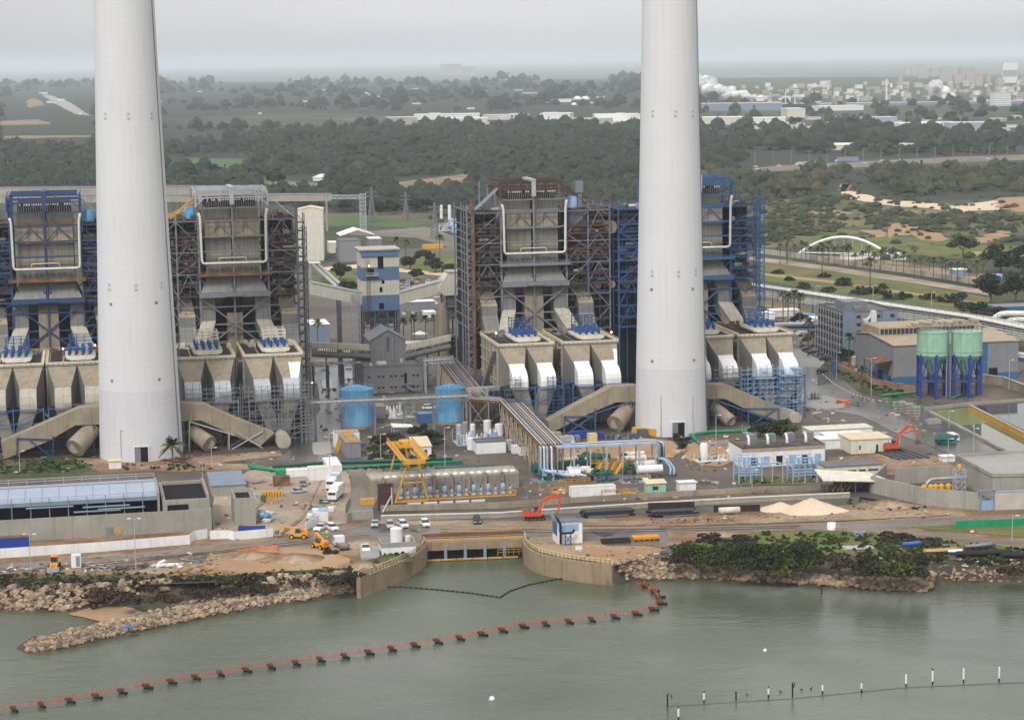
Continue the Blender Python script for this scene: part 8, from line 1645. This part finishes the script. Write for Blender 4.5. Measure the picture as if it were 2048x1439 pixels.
for x, y in ((795, 525), (812, 530), (880, 520), (1566, 650), (1576, 655), (1588, 648), (1600, 655), (1616, 712)): dup(P5, G(x, y), x, 'palm on the lawns behind the plant', 'palms on the lawns behind the plant', 1.15)
rd = random.Random(8)
for k in range(34):
    x = 1575+k*12.2+rd.uniform(-4, 4); y = 520+(x-1575)*.15-rd.uniform(0, 14)*(1 if x > 1700 else .3); dup(P6, G(x, y), k, 'slim palm among many along the promenade around the white arch', 'palms along the promenade', rd.uniform(.7, 1.15))
for x, y in ((1574, 528), (1644, 545), (1740, 580)): dup(P6, G(x, y), x, 'large palm on the grass slope in front of the boundary wall', 'palms on the grass slope', 1.35)
def scatter(name, polys, m, seed, zf=None):
    rs = np.random.RandomState(seed); A = []; rd = random.Random(seed)
    for P, cnt, s0, s1, lf in polys:
        xs = [p[0] for p in P]; ys = [p[1] for p in P]; k = 0; tr = 0; base = [leafcloud(lf, 1, 1, .6, .34, s, 4, .6) for s in range(4)]
        while k < cnt and tr < cnt*30:
            tr += 1; x, y = rd.uniform(min(xs), max(xs)), rd.uniform(min(ys), max(ys))
            if not inside(P, x, y): continue
            z = 0; p = G(x, y, 0)
            if zf:
                p, z = shore_hit(x, y)
            s = rd.uniform(s0, s1); a = rd.uniform(0, 6.28); V = base[k % 4]*s; c, n_ = math.cos(a), math.sin(a); A.append(np.stack([V[:, 0]*c-V[:, 1]*n_+p.x, V[:, 0]*n_+V[:, 1]*c+p.y, V[:, 2]+z+s*.2], 1)); k += 1
    V = np.concatenate(A); return tag(npmesh(name, V, quads(len(V)//4), m), kind='stuff')
def inside(P, x, y):
    ins = False; j = len(P)-1
    for i in range(len(P)):
        if (P[i][1] > y) != (P[j][1] > y) and x < (P[j][0]-P[i][0])*(y-P[i][1])/(P[j][1]-P[i][1])+P[i][0]: ins = not ins
        j = i
    return ins
scatter('bank_scrub', [([(-60, 1156), (0, 1154), (200, 1158), (480, 1150), (640, 1142), (716, 1140), (716, 1162), (560, 1180), (300, 1210), (180, 1200), (-60, 1186)], 380, .4, 1.2, 40)], 'leafbrown', 5, 1)
scatter('bank_grass', [([(-60, 1148), (0, 1146), (300, 1146), (480, 1146), (640, 1138), (715, 1128), (715, 1142), (480, 1162), (200, 1166), (-60, 1164)], 240, .3, .8, 30), ([(1350, 1090), (1500, 1068), (1640, 1062), (1760, 1068), (1900, 1086), (2060, 1100), (2060, 1130), (1700, 1120), (1400, 1112)], 420, .4, 1.3, 30), ([(740, 1106), (830, 1108), (800, 1122), (745, 1138)], 60, .4, .9, 30), ([(0, 920), (140, 918), (190, 932), (130, 946), (0, 950)], 160, .4, 1.0, 24), ([(1480, 952), (1630, 954), (1630, 968), (1480, 970)], 60, .3, .8, 24), ([(1300, 1040), (1500, 1036), (1520, 1042), (1300, 1048)], 40, .2, .5, 20), ([(1690, 1000), (1860, 1010), (1850, 1024), (1700, 1020)], 50, .3, .8, 20)], 'leafgreen', 6, 1)
scatter('yard_weeds', [([(540, 940), (860, 930), (860, 936), (540, 946)], 60, .4, 1.1, 24), ([(740, 880), (860, 880), (870, 925), (740, 920)], 90, .6, 1.6, 40), ([(250, 930), (420, 930), (430, 945), (250, 940)], 40, .3, 1, 24), ([(1650, 730), (1760, 770), (1820, 790), (1780, 797), (1660, 742)], 90, .4, 1.2, 24), ([(810, 690), (872, 690), (872, 704), (810, 700)], 60, .8, 1.6, 30), ([(1655, 690), (1640, 660), (1600, 664), (1600, 700)], 40, .8, 1.6, 24)], 'leafgreen', 9)
EXC = [[(340, 312), (500, 312), (500, 345), (340, 345)], [(500, 352), (660, 352), (660, 380), (520, 380)], [(775, 358), (930, 345), (940, 362), (915, 378), (780, 386)], [(650, 425), (860, 425), (860, 460), (650, 460)], [(690, 455), (960, 440), (960, 560), (690, 560)],
    [(1480, 300), (1490, 350), (1600, 345), (2260, 322), (2260, 300), (1760, 314)], [(1500, 500), (2260, 500), (2260, 700), (1500, 700)], [(330, 226), (790, 222), (790, 248), (330, 258)], [(770, 225), (970, 222), (1275, 222), (1275, 252), (970, 246), (960, 250), (780, 250)], [(0, 255), (190, 255), (190, 292), (0, 292)], [(20, 185), (190, 185), (190, 260), (0, 260)], [(1400, 150), (2260, 150), (2260, 262), (1400, 262)], [(1830, 393), (2260, 376), (2260, 430), (1830, 430)], [(1660, 366), (1730, 366), (1830, 395), (1830, 430), (1700, 402)], [(1680, 460), (2260, 486), (2260, 535), (1690, 510)]]
def wood(name, rows, m, seed, rfun, exc=True, keep=1.0, hscale=1.0, dens=1.0, gap=0):
    rs = random.Random(seed); base = []
    for s in range(6):
        rr = np.random.RandomState(s); th = [0.05, .5, .95, 1.35, 1.75]; ring_ = [[((.9+rr.uniform(-.28, .28))*math.sin(t_)*math.cos(p_), (.9+rr.uniform(-.28, .28))*math.sin(t_)*math.sin(p_), .85*math.cos(t_)*(1+rr.uniform(-.25, .25))) for p_ in np.arange(8)*.7854] for t_ in th]
        D_ = [q_ for i in range(4) for k in range(8) for q_ in (ring_[i][k], ring_[i+1][k], ring_[i+1][(k+1) % 8], ring_[i][(k+1) % 8])]
        lc = leafcloud(40, 1.12, 1.12, 1.1, .12, s, 8, .3); base.append(np.concatenate([np.array(D_), lc]))
    A = []; cnt = 0
    for poly in rows:
        xs = [p[0] for p in poly]; ys = [p[1] for p in poly]; y = max(ys)
        while y > min(ys):
            Y = G(1024, y).y; r = rfun(Y); pw = r*2*FPX/Y; dy = max(.9, pw*.20/dens); x = min(xs)+rs.uniform(0, pw)
            while x < max(xs):
                yy = y+rs.uniform(-dy, dy)*.6
                if inside(poly, x, yy) and rs.random() < keep and not (exc and any(inside(E_, x, yy) for E_ in EXC)):
                    if gap and math.sin(x*.021+yy*.11)+math.sin(x*.009-yy*.23+2) < -.35: x += pw; continue
                    p = G(x, yy); s = r*rs.choice((.5, .7, .85, 1, 1.1, 1.45))*rs.uniform(.85, 1.15); V = base[rs.randrange(6)]; a = rs.uniform(0, 6.28); c, n_ = math.cos(a)*s, math.sin(a)*s; hs = s*hscale*rs.uniform(.8, 1.25); A.append(np.stack([V[:, 0]*c-V[:, 1]*n_+p.x, V[:, 0]*n_+V[:, 1]*c+p.y, V[:, 2]*hs+hs*.45], 1)); cnt += 1
                x += pw*rs.uniform(.55, 1.0)/dens
            y -= dy
    V = np.concatenate(A).astype(np.float32); print(name, cnt, len(V)//4); return tag(npmesh(name, V, quads(len(V)//4), m), kind='stuff')
rf = lambda Y: 3.6+Y/620
wood('woodland', [[(-260, 300), (320, 296), (320, 380), (200, 400), (-260, 400)], [(310, 300), (560, 262), (790, 258), (1400, 250), (1400, 430), (1290, 425), (930, 425), (640, 425), (310, 360)], [(-260, 262), (320, 262), (320, 300), (-260, 300)], [(310, 345), (340, 345), (1290, 395), (940, 425), (310, 365)]], 'leaffar', 1, rf, keep=.9)
wood('far_woodland', [[(-260, 168), (1400, 160), (1400, 262), (-260, 268)]], 'leaffar', 2, lambda Y: 6+Y/600, keep=.8, dens=.8, gap=1)
wood('right_woodland', [[(1390, 262), (2300, 262), (2300, 306), (1760, 318), (1390, 345)]], 'leaffar', 3, lambda Y: 5+Y/600, keep=.75)
wood('thicket', [[(1400, 330), (1490, 350), (1700, 345), (2300, 325), (2300, 380), (1990, 392), (1920, 404), (1830, 400), (1740, 386), (1690, 376), (1560, 400), (1400, 400)]], 'leafscrub', 4, lambda Y: 3.5+Y/700, keep=.8)
wood('dune_scrub', [[(1400, 395), (1700, 392), (2300, 430), (2300, 470), (1900, 470), (1700, 452), (1560, 490), (1500, 500), (1400, 480)], [(640, 400), (940, 400), (940, 455), (860, 450), (760, 425), (640, 425)], [(1240, 430), (1400, 430), (1400, 560), (1240, 540)]], 'leafscrub', 5, lambda Y: 2.2+Y/900, keep=.55, hscale=.6)
wood('dune_bushes', [[(1660, 366), (2120, 376), (2120, 530), (1690, 515), (1600, 440)]], 'leafscrub', 7, lambda Y: 2.6, exc=False, keep=.10, hscale=.6)
wood('town_trees', [[(1400, 205), (2120, 200), (2120, 262), (1400, 262)]], 'leaffar', 6, lambda Y: 5+Y/850, exc=False, keep=.16)
for k, (x, y, h, rx) in enumerate(((1985, 296, 18, 13), (1778, 298, 20, 15), (1560, 300, 17, 12), (1706, 252, 22, 20), (1590, 250, 22, 12), (1850, 238, 22, 24), (1900, 240, 22, 24), (1960, 238, 22, 26), (1780, 236, 24, 20), (505, 362, 13, 12), (380, 360, 13, 11), (425, 352, 12, 10), (545, 372, 14, 13), (1280, 300, 14, 14))):
    tree(x, y, min(h, 15), min(13, rx), 'rounded dark tree standing out from the distant woodland', 600+k, 'leaffar', 260, rx*.11, group='trees standing out of the far woods')
for k, (x, y) in enumerate(((690, 396), (760, 400), (790, 398), (830, 392), (848, 394), (740, 412))): tree(x, y+30, 11, 7, 'dark tree beside the lattice pylons behind the green field', 650+k, 'leaffar', 350, .9, group='trees by the pylons')
def litter(name, polys, ms, seed):
    q = MB(); rd = random.Random(seed)
    for P, n, s0, s1 in polys:
        xs = [p[0] for p in P]; ys = [p[1] for p in P]; k = t_ = 0
        while k < n and t_ < n*20:
            t_ += 1; x, y = rd.uniform(min(xs), max(xs)), rd.uniform(min(ys), max(ys))
            if not inside(P, x, y): continue
            p = G(x, y); a = rd.uniform(0, 3); s = rd.uniform(s0, s1); l = s*rd.uniform(1, 4); h = s*rd.uniform(.3, 1); c, n_ = math.cos(a), math.sin(a); e = [(-l/2, -s/2), (l/2, -s/2), (l/2, s/2), (-l/2, s/2)]; k += 1
            q.use(rd.randrange(len(ms))).hexa([(p.x+u*c-v*n_, p.y+u*n_+v*c, .05) for u, v in e]+[(p.x+u*c-v*n_, p.y+u*n_+v*c, .05+h) for u, v in e])
    return tag(q.build(name, ms), kind='stuff')
litter('yard_litter', [([(430, 985), (690, 935), (700, 1040), (560, 1068), (430, 1075)], 110, .15, .6), ([(0, 1128), (420, 1100), (460, 1140), (0, 1146)], 130, .15, .6), ([(640, 840), (1060, 835), (1080, 925), (650, 925)], 230, .2, .8), ([(1100, 870), (1480, 870), (1480, 935), (1340, 960), (1100, 915)], 230, .2, .7), ([(1040, 965), (1500, 965), (1500, 992), (1050, 1010)], 120, .15, .6), ([(1600, 780), (1900, 800), (1900, 930), (1650, 930)], 140, .2, .7),
    ([(620, 700), (930, 700), (930, 840), (640, 840)], 130, .3, .9), ([(1300, 1028), (1900, 1018), (1900, 1036), (1300, 1044)], 90, .1, .4), ([(1070, 1088), (1330, 1090), (1240, 1128), (1120, 1112)], 60, .1, .35), ([(1300, 1095), (2040, 1118), (2040, 1140), (1880, 1150), (1300, 1110)], 110, .15, .5), ([(0, 905), (600, 900), (600, 925), (0, 950)], 110, .15, .6), ([(800, 555), (905, 555), (905, 640), (800, 640)], 90, .5, 1.6), ([(1530, 612), (1640, 620), (1640, 700), (1560, 700)], 60, .4, 1.5)],
    ['steeldark', 'rust', 'offwhite', 'woodlight', 'steelgrey', 'yard', 'dirt', 'galv'], 77)
for P in ([(640, 760), (665, 756), (668, 775), (645, 780)], [(690, 745), (712, 742), (706, 756), (690, 758)], [(1622, 758), (1650, 752), (1662, 764), (1636, 770)], [(1690, 800), (1720, 804), (1716, 812), (1695, 808)], [(600, 1010), (622, 1004), (630, 1014), (608, 1020)], [(1180, 1062), (1230, 1064), (1210, 1072)], [(820, 1056), (860, 1058), (836, 1063)], [(1560, 722), (1590, 720), (1600, 730), (1570, 734)], [(900, 945), (950, 946), (930, 952)]):
    gpatch('puddle', P, 'puddlewet', 6, 4, .5)
for P, m in (([(-60, 1147), (400, 1103), (560, 1084), (740, 1066), (740, 1067.2), (560, 1085.6), (400, 1104.8), (-60, 1149)], 'dirt'), ([(-60, 1152), (400, 1106), (560, 1088), (740, 1070), (740, 1071), (560, 1089.4), (400, 1107.6), (-60, 1154)], 'dirt'), ([(880, 1056), (1240, 1056), (1600, 1049), (1600, 1050.2), (1240, 1057.4), (880, 1057.2)], 'dirt'), ([(880, 1062), (1240, 1060), (1600, 1053), (1600, 1054), (1240, 1061.2), (880, 1063.4)], 'dirt'),
    ([(560, 1066), (600, 1035), (640, 960), (644, 960), (605, 1036), (566, 1067)], 'dirt'), ([(470, 1078), (480, 1040), (560, 970), (564, 971), (488, 1041), (478, 1078)], 'dirt'), ([(1320, 1048), (1700, 1036), (1900, 1026), (1900, 1029), (1700, 1040), (1320, 1052)], 'dirt'), ([(1120, 1048), (1290, 1047), (1290, 1050), (1120, 1051)], 'dirt')):
    gpatch('tyre_track', P, m, 8, 3, .25)
K = [G(x, y) for x, y in ((1645, 748), (1668, 768), (1700, 786), (1745, 800), (1800, 806))]; tt = sum((b-a).length for a, b in zip(K, K[1:])); q = MB(); n = int(tt/1.4)
for k in range(n): p, d = along(K, tt*k/n); q.use(k % 2).bar(p+Vector((0, 0, .1)), p+d*1.4+Vector((0, 0, .1)), .35, .25)
tag(q.build('kerb', ['white', 'rust']), kind='structure')
rd = random.Random(21)
def far_box(px, py, wpx, ptop, m, label, cat='building', group=None, dp=30, rows=0, name='building', roof='cityroof', pitched=0):
    g = G(px, py); L_ = wpx*g.y/FPX; h = max(3, zat(g, ptop)); t = thing(name, label, cat, g, rd.uniform(-.15, .15), group); MB().box(0, L_, 0, dp, 0, h).build('wall', m, t); MB().box(-.5, L_+.5, -.5, dp+.5, h+.05, h+.9).build('roof', roof, t)
    if rows:
        q = MB(); nx = max(2, int(L_/4))
        for i in range(rows): q.box(.8, L_-.8, -.12, -.02, h*(i+.3)/rows, h*(i+.62)/rows)
        q.build('window_band', 'steelgrey', t)
        q = MB(); [q.box(L_*k/nx-.5, L_*k/nx+.5, -.2, -.13, 0, h) for k in range(1, nx)]; q.build('pier', m, t)
    return t
far_box(2006, 166, 28, 125, 'white', 'tall pale tower block with vertical stripes on the right horizon', rows=1, dp=40); far_box(1990, 212, 32, 186, 'white', 'white seven storey block below the tall tower at the right', rows=6, dp=40)
far_box(882, 151, 42, 129, 'city', 'faint tower block on the horizon in the centre, left of two'); far_box(924, 152, 28, 134, 'city', 'faint tower block on the horizon in the centre, right of two'); far_box(1880, 164, 22, 134, 'city', 'faint tower block left of the tall pale tower'); far_box(1920, 165, 30, 136, 'city', 'faint block between the tower row and the tall pale tower')
for x, w_, yb, yt, m, l in ((775, 60, 250, 236, 'city', 'low hall at the left end of the industrial estate'), (828, 130, 240, 230, 'white', 'long white roofed hall in the industrial estate'), (886, 88, 249, 238, 'offwhite', 'cream hall in front of the long white roofed one'), (965, 90, 240, 231, 'cityroof', 'pale hall in the middle of the industrial estate'), (1080, 60, 246, 228, 'white', 'white hall right of the woods in the estate'), (1105, 120, 252, 239, 'city', 'grey hall in front in the right part of the estate'), (1190, 90, 246, 230, 'white', 'white roofed hall beside the right chimney, left side'),
    (1402, 160, 222, 208, 'bluegrey', 'long green grey hall just right of the right chimney'), (1575, 36, 236, 218, 'offwhite', 'cream gabled hall below the two pale stacks'), (1562, 46, 218, 208, 'darkgreen', 'small green roofed hall behind the cream gabled one'), (1405, 90, 250, 236, 'offwhite', 'low long sheds right of the right chimney'), (1500, 70, 249, 237, 'white', 'white sheds left of the cream gabled hall'), (1640, 90, 222, 213, 'white', 'white sheds in the middle of the right estate'), (1735, 60, 248, 236, 'sheetblue', 'grey blue sheds in the front of the right estate'), (1800, 130, 262, 248, 'white', 'broad white shed roofs at the edge of the right woods'), (1900, 90, 262, 247, 'sheetblue', 'pale grey hall right of the broad white roofs'),
    (1660, 60, 300, 291, 'offwhite', 'low pale huts above the far highway'), (1800, 120, 297, 291, 'rooftan', 'long low reddish sheds at the right above the highway'), (1640, 420, 213, 208, 'bluegrey', 'very long low grey hall under the right steam plumes'), (1085, 60, 205, 200, 'white', 'far white greenhouse before the domes'), (1100, 170, 250, 245, 'white', 'long white low roof at the right of the estate'), (626, 18, 362, 356, 'white', 'tiny white building beside the far field')):
    far_box(x, yb, w_, yt, m, l, name='industrial_hall', cat='industrial hall', dp=60, roof='white' if m in ('white', 'offwhite') else 'cityroof')
for k in range(190):
    x = rd.uniform(1480, 2100); y = rd.uniform(168, 205)-(0 if x > 1600 else -6); far_box(x, y, rd.uniform(4, 16), y-rd.uniform(3, 9), rd.choice(('city', 'white', 'cityroof', 'offwhite', 'city', 'rooftan')), 'small pale town building among many on the hazy slope at the right', group='town buildings on the hazy slope', dp=rd.uniform(10, 30), name='town_building', roof=rd.choice(('cityroof', 'rooftan', 'white')))
for k in range(34):
    x = rd.uniform(1780, 2100); y = rd.uniform(146, 172); far_box(x, y, rd.uniform(7, 14), y-rd.uniform(8, 18), 'city', 'pale apartment block on the hazy skyline of the town', group='apartment blocks on the skyline', dp=30, name='apartment_block')
for k in range(60):
    x = rd.choice((rd.uniform(1400, 2060), rd.uniform(1400, 2060), rd.uniform(780, 1275))); y = rd.uniform(236, 262) if x > 1400 else rd.uniform(228, 250); far_box(x, y, rd.uniform(8, 34), y-rd.uniform(2, 6), rd.choice(('white', 'cityroof', 'offwhite', 'rooftan')), 'low pale shed or yard building of the far industrial estate', group='small sheds of the industrial estate', dp=rd.uniform(15, 40), name='yard_shed')
for k in range(30):
    x = rd.uniform(200, 1290) if k < 24 else rd.uniform(0, 180); y = rd.uniform(150, 235); far_box(x, y, rd.uniform(6, 24), y-rd.uniform(1, 2.5), 'white', 'faint white farm building in the hazy plain', group='farm buildings in the hazy plain', dp=25, name='farm_building')
for x, y, r, l in ((1155, 199, 17, 'left of the pair of far white domes'), (1171, 199, 17, 'right of the pair of far white domes'), (1148, 210, 12, 'single far white dome below the pair')):
    g = G(x, y); rr = r/2*g.y/FPX; tag(MB().lathe([(rr*math.cos(a), rr*.8*math.sin(a)) for a in np.linspace(0, 1.5, 7)], 20).build('dome', 'white', None, True, loc=g), l, 'dome')
for x, yb, yt, l in ((1571, 210, 183, 'left of two pale industrial stacks in the far estate'), (1590, 210, 185, 'right of two pale industrial stacks in the far estate'), (1773, 200, 158, 'tall thin striped stack in the middle of the hazy town')):
    g = G(x, yb); h = zat(g, yt); tag(MB().lathe([(h*.05, 0), (h*.035, h)], 12).build('stack', 'white', None, True, loc=g), l, 'stack')
sm = mk('steamcore', (.9, .9, .9), 1, .02, .05); N_ = sm.node_tree.nodes; nz_ = N_.new('ShaderNodeTexNoise'); nz_.inputs['Scale'].default_value = .03; nz_.inputs['Detail'].default_value = 5; tc_ = N_.new('ShaderNodeTexCoord')
mr_ = N_.new('ShaderNodeMapRange'); mr_.inputs[1].default_value = .35; mr_.inputs[2].default_value = .65; mr_.inputs[3].default_value = .05; mr_.inputs[4].default_value = .8
sm.node_tree.links.new(tc_.outputs['Object'], nz_.inputs['Vector']); sm.node_tree.links.new(nz_.outputs[0], mr_.inputs[0]); sm.node_tree.links.new(mr_.outputs[0], N_['Principled BSDF'].inputs['Alpha'])
def plume(pts, name='steam_plume', r0=3, r1=9, label=''):
    q = MB(); P = [(G(a[0], pts[0][1]+3), a) for a in pts]; Y0 = P[0][0].y; rs = random.Random(int(pts[0][0])); s = Y0/FPX
    V = []
    n = 70
    for k in range(n):
        f = (k/n)**.8*(len(pts)-1); i = min(len(pts)-2, int(f)); u = f-i; x = pts[i][0]*(1-u)+pts[i+1][0]*u; y = pts[i][1]*(1-u)+pts[i+1][1]*u; r = (r0+(r1-r0)*f/(len(pts)-1))*s*rs.uniform(.5, 1.0); c = AtY(x, y, Y0+rs.uniform(-1, 1)*r); c += Vector((rs.uniform(-.7, .7)*r, 0, rs.uniform(-.6, .6)*r)); q.blob(tuple(c), r, k, (1.1, 1, .9), .22, 6, 9)
    return tag(q.build(name, 'steamcore', None, True), kind='stuff')
plume([(1536, 198), (1510, 196), (1480, 190), (1455, 186), (1425, 176), (1402, 166)], r0=5, r1=17); plume([(1926, 202), (1905, 198), (1885, 192), (1868, 178)], r0=5, r1=16); plume([(1716, 206), (1716, 196), (1712, 186)], r0=1.5, r1=3); plume([(744, 194), (738, 189), (731, 185)], r0=1, r1=1.6)
HAZE = 5.0e-5
hm = bpy.data.materials.new('haze_air'); hm.use_nodes = True; hn = hm.node_tree; hn.nodes.clear()
pv = hn.nodes.new('ShaderNodeVolumePrincipled'); pv.inputs['Color'].default_value = (.85, .925, 1.0, 1); pv.inputs['Density'].default_value = HAZE; pv.inputs['Anisotropy'].default_value = 0.0
ho = hn.nodes.new('ShaderNodeOutputMaterial'); hn.links.new(pv.outputs[0], ho.inputs['Volume']); hm.cycles.homogeneous_volume = True
M['haze'] = hm
tag(MB().box(-62000, 62000, -2500, 95000, -11, 262).build('haze', 'haze'), kind='stuff')
